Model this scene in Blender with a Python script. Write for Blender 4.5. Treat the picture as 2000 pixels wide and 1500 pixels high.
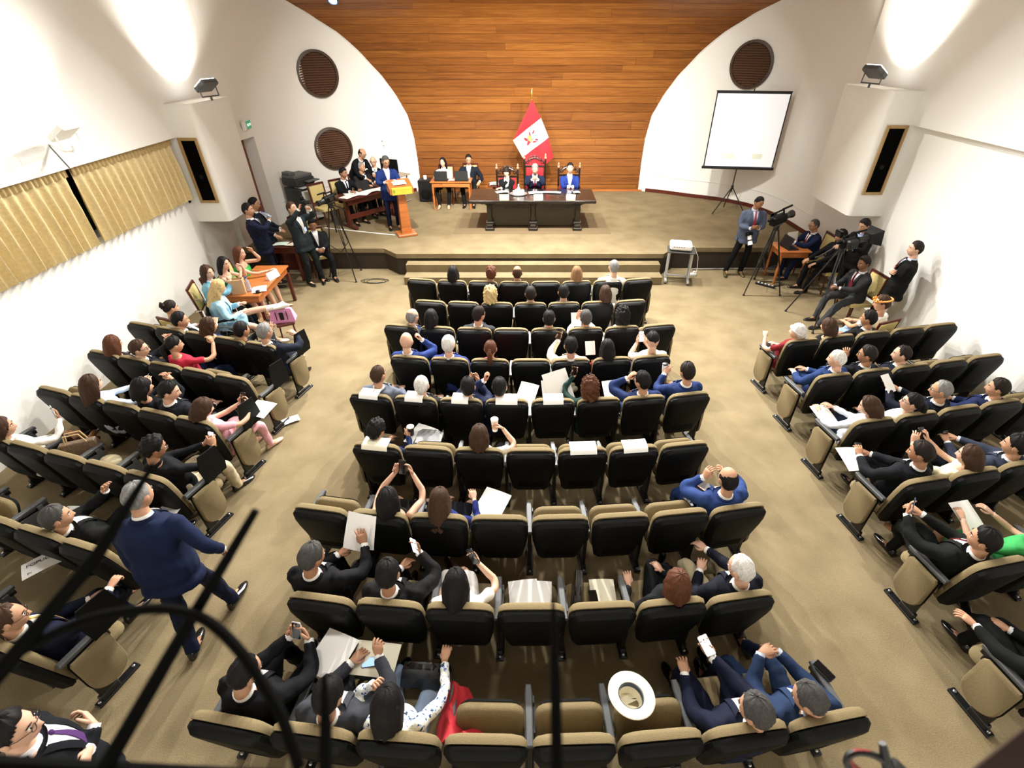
import bpy, math, random
import numpy as np
from mathutils import Vector, Matrix, Quaternion
random.seed(7)
R = math.radians
SC = bpy.context.scene
COL = SC.collection
for o in list(bpy.data.objects):
    bpy.data.objects.remove(o)

# ------------------------------------------------------------------ camera, light, exposure
cam_d = bpy.data.cameras.new('camera')
cam = bpy.data.objects.new('camera', cam_d); COL.objects.link(cam)
cam.location = (0, 0, 4.5)
cam.rotation_euler = (R(90 - 35.39), 0, 0)
cam_d.sensor_width = 36; cam_d.lens = 17.28; cam_d.shift_x = -0.0175
cam_d.clip_start = 0.02
cam_d.dof.use_dof = True; cam_d.dof.focus_distance = 6.0; cam_d.dof.aperture_fstop = 2.3
SC.camera = cam
w = bpy.data.worlds.new('world'); SC.world = w; w.use_nodes = True
w.node_tree.nodes['Background'].inputs[0].default_value = (1, .95, .88, 1)
w.node_tree.nodes['Background'].inputs[1].default_value = 0.05
vs = SC.view_settings
vs.view_transform = 'Standard'; vs.look = 'None'; vs.gamma = 1.0; vs.use_curve_mapping = False
vs.exposure = 0.9

def area(name, loc, rot, size, power, color=(1, .95, .86), shape='DISK', spread=math.pi):
    d = bpy.data.lights.new(name, 'AREA'); d.shape = shape; d.size = size; d.energy = power; d.color = color
    d.spread = spread
    o = bpy.data.objects.new(name, d); COL.objects.link(o); o.location = loc; o.rotation_euler = rot
    return o
CEIL = 6.3
LAMPS = [(-3.2, 7.4), (0, 7.0), (3.2, 7.4), (-3.2, 3.4), (0, 3.2), (3.2, 3.4)]
for x, y in LAMPS:
    area('ceiling_lamp_light', (x, y, CEIL - .16), (0, 0, 0), .5, 46 if y < 5 else 22, (1, .98, .92))
SPOTS_A = (-3.2, -1.6, 0, 1.6, 3.2)
for x in SPOTS_A:                    # unseen key lights added above the stage edge to leave row gaps shaded
    area('added_key_light', (x, 10.9, CEIL - .45), (R(-47), 0, R(-x * 4)), .24, 190, (1, .975, .91), spread=R(125))
SPOTS_S = (-2.1, -.7, .7, 2.1)
for x in SPOTS_S:                    # stage spots hung from the ceiling, aimed at the stage
    area('stage_spot_light', (x, 9.3, CEIL - .45), (R(50), 0, 0), .22, 84, (1, .96, .87), spread=R(92))

# ------------------------------------------------------------------ materials
MATS = {}
def mat(name, col, rough=.6, metal=0, kind=None, scale=40, amt=.25, bump=.15, spec=.5, emit=0, coat=0, trans=0):
    if name in MATS: return MATS[name]
    m = bpy.data.materials.new(name); m.use_nodes = True; MATS[name] = m
    nt = m.node_tree; b = nt.nodes['Principled BSDF']
    if len(col) == 3: col = (*col, 1)
    b.inputs['Base Color'].default_value = col
    b.inputs['Roughness'].default_value = rough; b.inputs['Metallic'].default_value = metal
    b.inputs['Specular IOR Level'].default_value = spec
    if coat: b.inputs['Coat Weight'].default_value = coat
    if trans: b.inputs['Transmission Weight'].default_value = trans
    if emit:
        b.inputs['Emission Color'].default_value = col; b.inputs['Emission Strength'].default_value = emit
    if kind:
        tc = nt.nodes.new('ShaderNodeTexCoord'); mp = nt.nodes.new('ShaderNodeMapping')
        nt.links.new(tc.outputs['Object'], mp.inputs[0])
        nz = nt.nodes.new('ShaderNodeTexNoise'); nz.inputs['Scale'].default_value = scale
        nz.inputs['Detail'].default_value = 4
        if kind == 'hair': mp.inputs['Scale'].default_value = (1, 1, .12)
        if kind == 'wood': mp.inputs['Scale'].default_value = (.06, 1, 1)
        if kind == 'woodz': mp.inputs['Scale'].default_value = (1, 1, .06)
        nt.links.new(mp.outputs[0], nz.inputs['Vector'])
        rp = nt.nodes.new('ShaderNodeMapRange')
        rp.inputs[1].default_value = .25; rp.inputs[2].default_value = .75
        rp.inputs[3].default_value = 1 - amt; rp.inputs[4].default_value = 1 + amt
        nt.links.new(nz.outputs[0], rp.inputs[0])
        mx = nt.nodes.new('ShaderNodeVectorMath'); mx.operation = 'SCALE'
        mx.inputs[0].default_value = col[:3]; nt.links.new(rp.outputs[0], mx.inputs['Scale'])
        nt.links.new(mx.outputs[0], b.inputs['Base Color'])
        if bump:
            bp = nt.nodes.new('ShaderNodeBump'); bp.inputs['Strength'].default_value = bump
            bp.inputs['Distance'].default_value = .01
            nt.links.new(nz.outputs[0], bp.inputs['Height']); nt.links.new(bp.outputs[0], b.inputs['Normal'])
    return m
def srgb(h):
    h = h.lstrip('#'); c = [int(h[i:i+2], 16) / 255 for i in (0, 2, 4)]
    return tuple(x / 12.92 if x <= .04045 else ((x + .055) / 1.055) ** 2.4 for x in c)
def cloth(h):
    if 'cloth_%s' % h in MATS: return MATS['cloth_%s' % h]
    c = srgb(h) if isinstance(h, str) else h
    lum = .2126 * c[0] + .7152 * c[1] + .0722 * c[2]; k = .5 if lum < .12 else (.8 if lum < .3 else 1)
    c = tuple((x * .85 + lum * .15) * k for x in c)
    return mat('cloth_%s' % h, c, .85, kind='noise', scale=9, amt=.16, bump=.5, spec=.2)
M_WALL = mat('white_plaster', (.80, .795, .76), .9, kind='noise', scale=55, amt=.025, bump=.12, spec=.2)
M_CEIL = mat('ceiling_wood', (.22, .12, .055), .7, kind='wood', scale=12, amt=.3)
M_BLACK = mat('black_plastic', (.0028, .0034, .0036), .55, kind='noise', scale=120, amt=.2, bump=.04, spec=.16)
M_DARK = mat('dark_metal', (.012, .012, .013), .38, .3)
M_STEEL = mat('steel', (.55, .55, .56), .3, .9)
M_CHROME = mat('chrome', (.8, .8, .8), .15, 1)
M_GREY = mat('grey_plastic', (.075, .08, .085), .5, kind='noise', scale=90, amt=.15, bump=.08)
M_TAN = mat('tan_fabric', (.195, .15, .08), .95, kind='noise', scale=160, amt=.14, bump=.3, spec=.15)
M_PAPER = mat('white_paper', (.86, .86, .84), .8)
M_BEIGEPAPER = mat('cream_paper', (.82, .78, .62), .8)
M_MAHOG = mat('mahogany', (.085, .016, .010), .3, kind='wood', scale=26, amt=.35, bump=.05)
M_ORANGEWOOD = mat('orange_wood', (.40, .125, .030), .35, kind='wood', scale=24, amt=.3, bump=.05)
M_EBONY = mat('ebony_wood', (.012, .0085, .006), .22, kind='wood', scale=24, amt=.3, bump=.04, coat=.3)
M_GLASS = mat('dark_glass', (.01, .015, .014), .08)
M_SCREENBLK = mat('black_screen', (.004, .004, .005), .12)
M_RED = mat('red_cloth', (.40, .008, .016), .8, kind='noise', scale=12, amt=.12, bump=.3)
M_GOLD = mat('gilt_brass', (.75, .48, .12), .3, .9)

# ------------------------------------------------------------------ mesh helpers
class MB:
    def __init__(self): self.v = []; self.f = []; self.m = []; self.mi = 0
    def add(self, V, F):
        n = len(self.v); self.v += [tuple(p) for p in V]
        self.f += [tuple(i + n for i in q) for q in F]; self.m += [self.mi] * len(F)
    def cbox(self, c, s, ch=.006, M=None):
        """box with chamfered edges"""
        h = [x / 2 for x in s]; ch = min(ch, *(x * .49 for x in h)); V = []; idx = {}
        for sx in (-1, 1):
            for sy in (-1, 1):
                for sz in (-1, 1):
                    sg = (sx, sy, sz)
                    for ax in range(3):
                        p = [sg[k] * (h[k] - (0 if k == ax else ch)) for k in range(3)]
                        idx[sg, ax] = len(V); V.append(Vector(p))
        F = []
        for ax in range(3):
            a, b = [k for k in range(3) if k != ax]
            for s_ in (-1, 1):
                q = []
                for (i, j) in ((-1, -1), (1, -1), (1, 1), (-1, 1)):
                    sg = [0, 0, 0]; sg[ax] = s_; sg[a] = i; sg[b] = j; q.append(idx[tuple(sg), ax])
                if (s_ == -1) ^ (ax == 1): q.reverse()
                F.append(q)
        for ax in range(3):
            a, b = [k for k in range(3) if k != ax]
            for i in (-1, 1):
                for j in (-1, 1):
                    s0 = [0] * 3; s1 = [0] * 3; s0[ax] = -1; s1[ax] = 1
                    for t in (s0, s1): t[a] = i; t[b] = j
                    q = [idx[tuple(s0), a], idx[tuple(s1), a], idx[tuple(s1), b], idx[tuple(s0), b]]
                    if (i * j == 1) ^ (ax == 1): q.reverse()
                    F.append(q)
        for sx in (-1, 1):
            for sy in (-1, 1):
                for sz in (-1, 1):
                    t = [idx[(sx, sy, sz), k] for k in range(3)]
                    if sx * sy * sz < 0: t.reverse()
                    F.append(t)
        c = Vector(c)
        if M is None: V = [p + c for p in V]
        else: V = [M @ p + c for p in V] if len(M) == 3 else [M @ (p + c) for p in V]
        self.add(V, F); return self
    def loft(self, rings, cap=True, closed=True):
        n = len(rings[0]); V = [p for r in rings for p in r]; F = []
        for i in range(len(rings) - 1):
            for j in range(n if closed else n - 1):
                k = (j + 1) % n
                F.append((i * n + j, i * n + k, (i + 1) * n + k, (i + 1) * n + j))
        if cap and closed:
            F.append(tuple(range(n - 1, -1, -1))); F.append(tuple((len(rings) - 1) * n + j for j in range(n)))
        self.add(V, F); return self
    def tube(self, pts, r, n=8, cap=True, flat=1.0, up=(0, 0, 1)):
        pts = [Vector(p) for p in pts]; k = len(pts)
        rr = r if hasattr(r, '__len__') else [r] * k
        rings = []; prev = None
        for i in range(k):
            d = (pts[min(i + 1, k - 1)] - pts[max(i - 1, 0)]).normalized()
            if prev is None:
                u = Vector(up)
                if abs(d.dot(u)) > .95: u = Vector((0, 1, 0)) if abs(d.y) < .9 else Vector((1, 0, 0))
                a = d.cross(u).normalized()
            else:
                a = (prev - d * prev.dot(d)).normalized()
            prev = a; b = d.cross(a)
            rings.append([pts[i] + (a * math.cos(t) + b * (math.sin(t) * flat)) * rr[i] for t in (2 * math.pi * j / n for j in range(n))])
        return self.loft(rings, cap)
    def lathe(self, prof, c=(0, 0, 0), n=20, M=None, cap=True):
        c = Vector(c); rings = []
        for r, z in prof:
            ring = [Vector((r * math.cos(2 * math.pi * j / n), r * math.sin(2 * math.pi * j / n), z)) for j in range(n)]
            rings.append([(M @ p if M is not None else p) + c for p in ring])
        return self.loft(rings, cap)
    def slab(self, outline, levels, fr):
        """outline (u,w) lofted through levels (depth, scale); fr(u,w,d)->3D"""
        cx = sum(p[0] for p in outline) / len(outline); cy = sum(p[1] for p in outline) / len(outline)
        hx = max(abs(p[0] - cx) for p in outline); hy = max(abs(p[1] - cy) for p in outline)
        rings = []
        for d, ins in levels:
            rings.append([Vector(fr(cx + (u - cx) * (1 - ins / hx), cy + (w_ - cy) * (1 - ins / hy), d)) for u, w_ in outline])
        return self.loft(rings)
    def sphere(self, c, r, n=12, m=8, M=None):
        c = Vector(c); r = r if hasattr(r, '__len__') else (r, r, r); rings = []
        for i in range(m + 1):
            t = math.pi * (i + .0) / m; t = min(max(t, .04), math.pi - .04)
            ring = [Vector((r[0] * math.sin(t) * math.cos(2 * math.pi * j / n), r[1] * math.sin(t) * math.sin(2 * math.pi * j / n), -r[2] * math.cos(t))) for j in range(n)]
            rings.append([(M @ p if M is not None else p) + c for p in ring])
        return self.loft(rings)
    def grid(self, fn, nu, nv, thick=0):
        P = [[Vector(fn(i / nu, j / nv)) for j in range(nv + 1)] for i in range(nu + 1)]
        if not thick:
            return self.loft(P, cap=False, closed=False)
        # closed thin sheet
        nrm = []
        for i in range(nu + 1):
            row = []
            for j in range(nv + 1):
                a = P[min(i + 1, nu)][j] - P[max(i - 1, 0)][j]; b = P[i][min(j + 1, nv)] - P[i][max(j - 1, 0)]
                n = a.cross(b); row.append(n.normalized() if n.length else Vector((0, 0, 1)))
            nrm.append(row)
        rings = []
        for i in range(nu + 1):
            rings.append([P[i][j] + nrm[i][j] * thick / 2 for j in range(nv + 1)] + [P[i][j] - nrm[i][j] * thick / 2 for j in range(nv, -1, -1)])
        return self.loft(rings)
    def mesh(self, name, mats, smooth=35):
        me = bpy.data.meshes.new(name); me.from_pydata(self.v, [], self.f)
        for m in (mats if isinstance(mats, (list, tuple)) else [mats]): me.materials.append(m)
        if any(self.m): me.polygons.foreach_set('material_index', self.m)
        if smooth:
            me.shade_smooth()
            if smooth < 180: me.set_sharp_from_angle(angle=R(smooth))
        me.update(); return me
    def build(self, name, mats, parent=None, smooth=35, loc=None, rotz=None):
        return link(name, self.mesh(name, mats, smooth), parent, loc, rotz)
def link(name, me, parent=None, loc=None, rotz=None):
    o = bpy.data.objects.new(name, me); COL.objects.link(o)
    if parent is not None: o.parent = parent
    if loc is not None: o.location = loc
    if rotz is not None: o.rotation_euler = (0, 0, rotz)
    return o
def tag(o, label, cat=None, group=None, kind=None):
    o['label'] = label
    if cat: o['category'] = cat
    if group: o['group'] = group
    if kind: o['kind'] = kind
    return o
def thing(name, label, cat, loc=(0, 0, 0), rotz=0, group=None):
    o = link(name, None, None, loc, rotz); return tag(o, label, cat, group)
def struct(o, label=None):
    o['kind'] = 'structure'
    if label: o['label'] = label
    return o
def copy_tree(o, parent=None):
    c = o.copy(); COL.objects.link(c); c.parent = parent
    for ch in o.children: copy_tree(ch, c)
    return c
def rz(a): return Matrix.Rotation(a, 3, 'Z')
def rx(a): return Matrix.Rotation(a, 3, 'X')
def ry(a): return Matrix.Rotation(a, 3, 'Y')
# ------------------------------------------------------------------ the room
STG = .5
def carpet(name, c1, c2):
    m = bpy.data.materials.new(name); m.use_nodes = True; nt = m.node_tree; b = nt.nodes['Principled BSDF']
    b.inputs['Roughness'].default_value = .95; b.inputs['Specular IOR Level'].default_value = .1
    tc = nt.nodes.new('ShaderNodeTexCoord')
    n1 = nt.nodes.new('ShaderNodeTexNoise'); n1.inputs['Scale'].default_value = 2.2; n1.inputs['Detail'].default_value = 5
    n2 = nt.nodes.new('ShaderNodeTexNoise'); n2.inputs['Scale'].default_value = 110; n2.inputs['Detail'].default_value = 3
    for n in (n1, n2): nt.links.new(tc.outputs['Object'], n.inputs['Vector'])
    ad = nt.nodes.new('ShaderNodeMath'); ad.operation = 'MULTIPLY_ADD'; ad.inputs[1].default_value = .55
    nt.links.new(n2.outputs[0], ad.inputs[0])
    m2 = nt.nodes.new('ShaderNodeMath'); m2.operation = 'MULTIPLY'; m2.inputs[1].default_value = .5
    nt.links.new(n1.outputs[0], m2.inputs[0]); nt.links.new(m2.outputs[0], ad.inputs[2])
    cr = nt.nodes.new('ShaderNodeValToRGB'); nt.links.new(ad.outputs[0], cr.inputs[0])
    cr.color_ramp.elements[0].position = .35; cr.color_ramp.elements[0].color = (*c1, 1)
    cr.color_ramp.elements[1].position = .72; cr.color_ramp.elements[1].color = (*c2, 1)
    nt.links.new(cr.outputs[0], b.inputs['Base Color'])
    bp = nt.nodes.new('ShaderNodeBump'); bp.inputs['Strength'].default_value = .35; bp.inputs['Distance'].default_value = .01
    nt.links.new(n2.outputs[0], bp.inputs['Height']); nt.links.new(bp.outputs[0], b.inputs['Normal'])
    return m
M_CARPET = carpet('tan_carpet', (.155, .118, .064), (.27, .214, .126))
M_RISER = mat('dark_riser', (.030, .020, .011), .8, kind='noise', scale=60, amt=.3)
WL, WLU, WR, WRU = -6.68, -6.5, 6.74, 6.62

mb = MB(); mb.cbox((0.1, 5.4, -.1), (15.2, 14.4, .2), .001)
struct(mb.build('floor', M_CARPET), 'tan carpet floor of the hall')
# stage platform
poly = [(-7.2, 11.0), (-3.35, 11.0), (-3.0, 10.66), (3.0, 10.66), (3.35, 11.05), (7.2, 11.05), (7.2, 16.6), (-7.2, 16.6)]
mb = MB(); mb.loft([[Vector((x, y, .40)) for x, y in poly], [Vector((x, y, STG)) for x, y in poly]])
st = struct(mb.build('stage_floor', M_CARPET), 'raised stage floor covered in tan carpet')
mb = MB(); p2 = [(x, y + (.03 if y < 12 else 0)) for x, y in poly]
mb.loft([[Vector((x, y, 0)) for x, y in p2], [Vector((x, y, .40)) for x, y in p2]])
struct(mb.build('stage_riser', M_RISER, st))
for k, (z, y0) in enumerate(((.333, 10.43), (.167, 10.12))):
    e = .0 if k == 0 else .0
    mb = MB(); pl = [(-2.76, y0), (2.9, y0), (2.9, 10.72), (-2.76, 10.72)]
    mb.loft([[Vector((x, y, max(z - .165, .001))) for x, y in pl], [Vector((x, y, z)) for x, y in pl]])
    mb.build('stage_step', M_CARPET, st)
mb = MB(); mb.cbox((0, 10.2, .012), (5.9, .02, .024), .004)
# side walls -------------------------------------------------------
def boxes(L):
    m = MB()
    for x0, x1, y0, y1, z0, z1 in L: m.cbox(((x0 + x1) / 2, (y0 + y1) / 2, (z0 + z1) / 2), (x1 - x0, y1 - y0, z1 - z0), .004)
    return m
struct(boxes([(-7.3, WL, -2, 11.9, -.1, 1.94), (-7.3, WLU, -2, 12.3, 2.96, 7), (-7.3, WL, 9.9, 11.9, 1.8, 3), (-7.3, WL, -2, -1, 1.8, 3)]).build('wall_left', M_WALL), 'white plaster wall on the left with high curtained window')
struct(boxes([(WR, 7.5, -2, 11.6, -.1, 3.3), (WRU, 7.5, -2, 11.6, 3.22, 7)]).build('wall_right', M_WALL), 'white plaster wall on the right with a ledge')
win = struct(boxes([(-7.1, -7.06, -1, 9.9, 1.94, 2.96)]).build('window_1', M_GLASS), 'dark high window behind the curtains')
fr = MB()
for y in np.arange(-1, 10, 1.35): fr.cbox((-7.02, y, 2.45), (.06, .05, 1.06), .004)
fr.cbox((-7.02, 4.45, 1.97), (.06, 10.9, .05), .004); fr.cbox((-7.02, 4.45, 2.93), (.06, 10.9, .05), .004)
fr.build('window_frame', M_DARK, win)
struct(boxes([(-7.5, 7.7, -2, 13.3, CEIL, CEIL + .2)]).build('ceiling', M_CEIL), 'brown wooden ceiling above the seats')
struct(boxes([(-7.5, 7.7, -2.2, -2, -.1, 6.4)]).build('wall_back', M_WALL), 'white wall behind the viewer')
# pillars carrying the loudspeakers
def pillar(name, sx, xw, xi, y0, y1, zb, zt):
    m = MB(); r = .10; pts = []
    # plan outline with a rounded inner front corner
    pts = [(xw, y0)]
    for k in range(6):
        a = math.pi / 2 * k / 5
        pts.append((xi + sx * (r - r * math.sin(a)), y0 + r - r * math.cos(a)))
    pts += [(xi, y1), (xw, y1)]
    m.loft([[Vector((x, y, z)) for x, y in pts] for z in (zb, zt)])
    return struct(m.build(name, M_WALL, smooth=30))
struct(pillar('wall_pillar_left', -1, -7.1, -6.03, 9.98, 11.3, 1.43, 3.50), 'white plaster pillar box on the left wall')
struct(pillar('wall_pillar_right', 1, 7.3, 6.10, 9.56, 11.1, 1.66, 3.73), 'white plaster pillar box on the right wall')
# curved front walls ------------------------------------------------
PLAN = [(2.9, 16.32), (3.61, 16.04), (4.2, 15.76), (4.74, 15.44), (5.55, 15.0), (6.2, 14.4), (6.55, 13.6), (6.68, 12.9), (6.75, 11.94), (6.9, 11.2)]
def spline(P, n=6):
    P = [Vector((*p, 0)) for p in P]; out = []
    for i in range(len(P) - 1):
        p0, p1, p2, p3 = P[max(i - 1, 0)], P[i], P[i + 1], P[min(i + 2, len(P) - 1)]
        for k in range(n):
            t = k / n
            out.append(.5 * ((2 * p1) + (p2 - p0) * t + (2 * p0 - 5 * p1 + 4 * p2 - p3) * t * t + (3 * p1 - p0 - 3 * p2 + p3) * t ** 3))
    out.append(P[-1]); return out
PLANL = [(2.9, 16.32), (3.55, 16.07), (4.2, 15.76), (4.74, 15.42), (5.5, 14.98), (6.02, 14.3), (6.3, 13.5), (6.42, 12.8), (6.50, 11.9), (6.56, 11.1)]
PL = spline(PLAN); PLL = spline(PLANL)
def plan_at(y, P=None):
    P = P or PL
    for a, b in zip(P, P[1:]):
        if b.y <= y <= a.y: return a.lerp(b, (a.y - y) / max(a.y - b.y, 1e-6)).x
    return P[-1].x
def curved(name, sx, pts, z0, z1):
    m = MB(); th_ = .12; nr = []
    for i, p in enumerate(pts):
        d = pts[min(i + 1, len(pts) - 1)] - pts[max(i - 1, 0)]
        nr.append(Vector((-d.y, d.x, 0)).normalized() * -1)
    inner = [Vector((sx * p.x, p.y, 0)) for p in pts]; outer = [Vector((sx * (p.x + abs(n.x) * th_), p.y + abs(n.y) * th_, 0)) for p, n in zip(pts, nr)]
    ring = lambda z: [v + Vector((0, 0, z)) for v in inner] + [v + Vector((0, 0, z)) for v in reversed(outer)]
    m.loft([ring(z0), ring(z1)]); return m
struct(curved('w', 1, PL, 0, 6.6).build('wall_front_right', M_WALL, smooth=50), 'curved white wall right of the stage')
DY0, DY1, DZ = 11.75, 12.68, 2.57       # door opening in the left curved wall
pa = [p for p in PLL if p.y >= DY1 + .02]; pa.append(Vector((plan_at(DY1, PLL), DY1, 0)))
pb = [Vector((plan_at(DY0, PLL), DY0, 0))] + [p for p in PLL if p.y < DY0]
pc = [Vector((plan_at(DY1 - k * .186, PLL), DY1 - k * .186, 0)) for k in range(6)]
m = curved('w', -1, pa, 0, 6.6); m2 = curved('w', -1, pb, 0, 6.6); m3 = curved('w', -1, pc, DZ, 6.6)
for q in (m2, m3): m.add(q.v, q.f)
struct(m.build('wall_front_left', M_WALL, smooth=50), 'curved white wall left of the stage with round vents')
# door set back behind a deep jamb
m = MB(); m.cbox((-6.80, 12.76, 1.5), (.72, .14, 2.3), .005); m.cbox((-6.86, 12.2, DZ + .06), (.76, 1.0, .12), .005)
struct(m.build('trim_1', M_WALL), 'deep white door jamb on the left')
dr = MB(); dr.cbox((-6.74, 12.2, 1.53), (.06, .96, 2.06), .006)
dro = struct(dr.build('door_1', mat('door_wood', (.17, .035, .014), .4, kind='woodz', scale=20, amt=.3)), 'reddish brown wooden door beside the stage')
dh = MB(); dh.tube([(-6.71, 12.3, 1.55), (-6.66, 12.3, 1.55), (-6.66, 12.4, 1.55)], .012); dh.cbox((-6.705, 12.3, 1.55), (.012, .05, .16), .003)
dh.build('door_handle', M_STEEL, dro)
# wooden shell: planks follow a profile that curls forward into the ceiling
WPROF = [(16.12, .46), (16.12, 1.4), (16.11, 2.0), (16.07, 2.6), (15.96, 3.15), (15.82, 3.62), (15.6, 4.1), (15.3, 4.6), (15.04, 4.92), (14.7, 5.16), (14.2, 5.36), (13.6, 5.5), (13.0, 5.58)]
def wprof(s):
    for (y0, z0), (y1, z1) in zip(WPROF, WPROF[1:]):
        L = math.hypot(y1 - y0, z1 - z0)
        if s <= L: return y0 + (y1 - y0) * s / L, z0 + (z1 - z0) * s / L
        s -= L
    return WPROF[-1]
WLEN = sum(math.hypot(b[0] - a[0], b[1] - a[1]) for a, b in zip(WPROF, WPROF[1:]))
def wood_wall():
    m = bpy.data.materials.new('warm_plank_wood'); m.use_nodes = True; nt = m.node_tree; b = nt.nodes['Principled BSDF']
    b.inputs['Roughness'].default_value = .42; b.inputs['Specular IOR Level'].default_value = .35
    tc = nt.nodes.new('ShaderNodeTexCoord'); mp = nt.nodes.new('ShaderNodeMapping'); mp.inputs['Scale'].default_value = (.35, 4, 9)
    oi = nt.nodes.new('ShaderNodeObjectInfo')
    va = nt.nodes.new('ShaderNodeVectorMath'); va.operation = 'ADD'
    vm = nt.nodes.new('ShaderNodeVectorMath'); vm.operation = 'SCALE'; vm.inputs[0].default_value = (37, 11, 5)
    nt.links.new(oi.outputs['Random'], vm.inputs['Scale']); nt.links.new(tc.outputs['Object'], va.inputs[0]); nt.links.new(vm.outputs[0], va.inputs[1])
    nt.links.new(va.outputs[0], mp.inputs[0])
    nz = nt.nodes.new('ShaderNodeTexNoise'); nz.inputs['Scale'].default_value = 3; nz.inputs['Detail'].default_value = 6; nz.inputs['Distortion'].default_value = 1.2
    nt.links.new(mp.outputs[0], nz.inputs['Vector'])
    ad = nt.nodes.new('ShaderNodeMath'); ad.operation = 'MULTIPLY_ADD'; ad.inputs[1].default_value = .75; nt.links.new(nz.outputs[0], ad.inputs[0])
    m2 = nt.nodes.new('ShaderNodeMath'); m2.operation = 'MULTIPLY'; m2.inputs[1].default_value = .20; nt.links.new(oi.outputs['Random'], m2.inputs[0]); nt.links.new(m2.outputs[0], ad.inputs[2])
    cr = nt.nodes.new('ShaderNodeValToRGB'); nt.links.new(ad.outputs[0], cr.inputs[0])
    cr.color_ramp.elements[0].position = .22; cr.color_ramp.elements[0].color = (.115, .036, .008, 1)
    cr.color_ramp.elements[1].position = .8; cr.color_ramp.elements[1].color = (.36, .145, .030, 1)
    e = cr.color_ramp.elements.new(.5); e.color = (.225, .078, .015, 1)
    nt.links.new(cr.outputs[0], b.inputs['Base Color'])
    return m
M_PLANK = wood_wall()
m = MB(); pr = [(y + .06, z) for y, z in WPROF]
m.loft([[Vector((x, y, z)) for y, z in pr] + [Vector((x, y + .1, z + .12)) for y, z in reversed(pr)] for x in (-7.3, 7.3)])
shell = struct(m.build('wall_stage', mat('plank_gap', (.03, .009, .003), .8)), 'warm brown wooden plank wall curving up behind the stage')
s = 0.03; row = 0; rnd = random.Random(3)
while s < WLEN - .1:
    h = .10 if s < .5 else (.185 if rnd.random() < .7 else .23)
    y0, z0 = wprof(s); y1, z1 = wprof(s + h - .011)
    hw = 3.9 if z0 < 2.4 else min(7.2, 3.9 + (z0 - 2.4) * 1.15)
    x = -hw - rnd.uniform(0, 1.2)
    out = Vector((0, -(z1 - z0), (y1 - y0))).normalized()
    while x < hw:
        L = rnd.uniform(3.2, 6.5); xa, xb = max(x, -hw), min(x + L, hw) - .004
        if xb - xa > .15:
            pd = rnd.uniform(-.002, .003); mm = MB(); cx = (xa + xb) / 2; cy, cz = (y0 + y1) / 2, (z0 + z1) / 2
            q = lambda yy, zz, d: [Vector((xx - cx, yy - cy, zz - cz)) + out * d for xx in (xa, xb)]
            a0, a1 = q(y0, z0, pd - .03), q(y0, z0, pd); b0, b1 = q(y1, z1, pd - .03), q(y1, z1, pd)
            mm.loft([[a0[0], b0[0], b1[0], a1[0]], [a0[1], b0[1], b1[1], a1[1]]])
            mm.build('plank', M_PLANK, shell, smooth=0, loc=(cx, cy, cz))
        x += L
    s += h; row += 1
# thin pale rim where plaster meets wood
def wy(z):
    for (y0, z0), (y1, z1) in zip(WPROF, WPROF[1:]):
        if z0 <= z <= z1: return y0 + (y1 - y0) * (z - z0) / max(z1 - z0, 1e-6)
    return WPROF[-1][0]
for n_, sx in (('trim_2', -1), ('trim_3', 1)):
    pts = [(sx * (plan_at(wy(z), PLL if sx < 0 else PL) - .01), wy(z) - .02, z) for z in np.linspace(.5, 5.3, 40)]
    struct(MB().tube(pts, .014, 6).build(n_, M_WALL), 'pale rim of the wood on the %s side' % ('left' if sx < 0 else 'right'))
# baseboards on the stage
for n_, sx, lo in (('baseboard_right', 1, 11.1), ('baseboard_left', -1, 12.95)):
    pts = [Vector((sx * (p.x - .012), p.y - .012, 0)) for p in (PLL if sx < 0 else PL) if p.y > lo and p.x > 3.5]
    m = MB(); m.loft([[v + Vector((0, 0, .5)) for v in pts] + [v + Vector((sx * .02, .02, .5)) for v in reversed(pts)], [v + Vector((0, 0, .60)) for v in pts] + [v + Vector((sx * .02, .02, .60)) for v in reversed(pts)]])
    struct(m.build(n_, M_MAHOG), 'dark wooden baseboard of the %s curved wall' % ('right' if sx > 0 else 'left'))
    pts = [(sx * (p.x - .008), p.y - .008, .98) for p in (PLL if sx < 0 else PL) if p.y > lo and p.x > 3.6]
    struct(MB().tube(pts, .007, 5).build('trim_%d' % (4 + (sx > 0)), M_WALL), 'thin cable duct along the %s curved wall' % ('right' if sx > 0 else 'left'))
m = MB(); m.cbox((0, 16.07, .525), (7.0, .03, .05), .004); struct(m.build('baseboard_stage', M_ORANGEWOOD), 'wooden strip at the foot of the plank wall')
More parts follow.
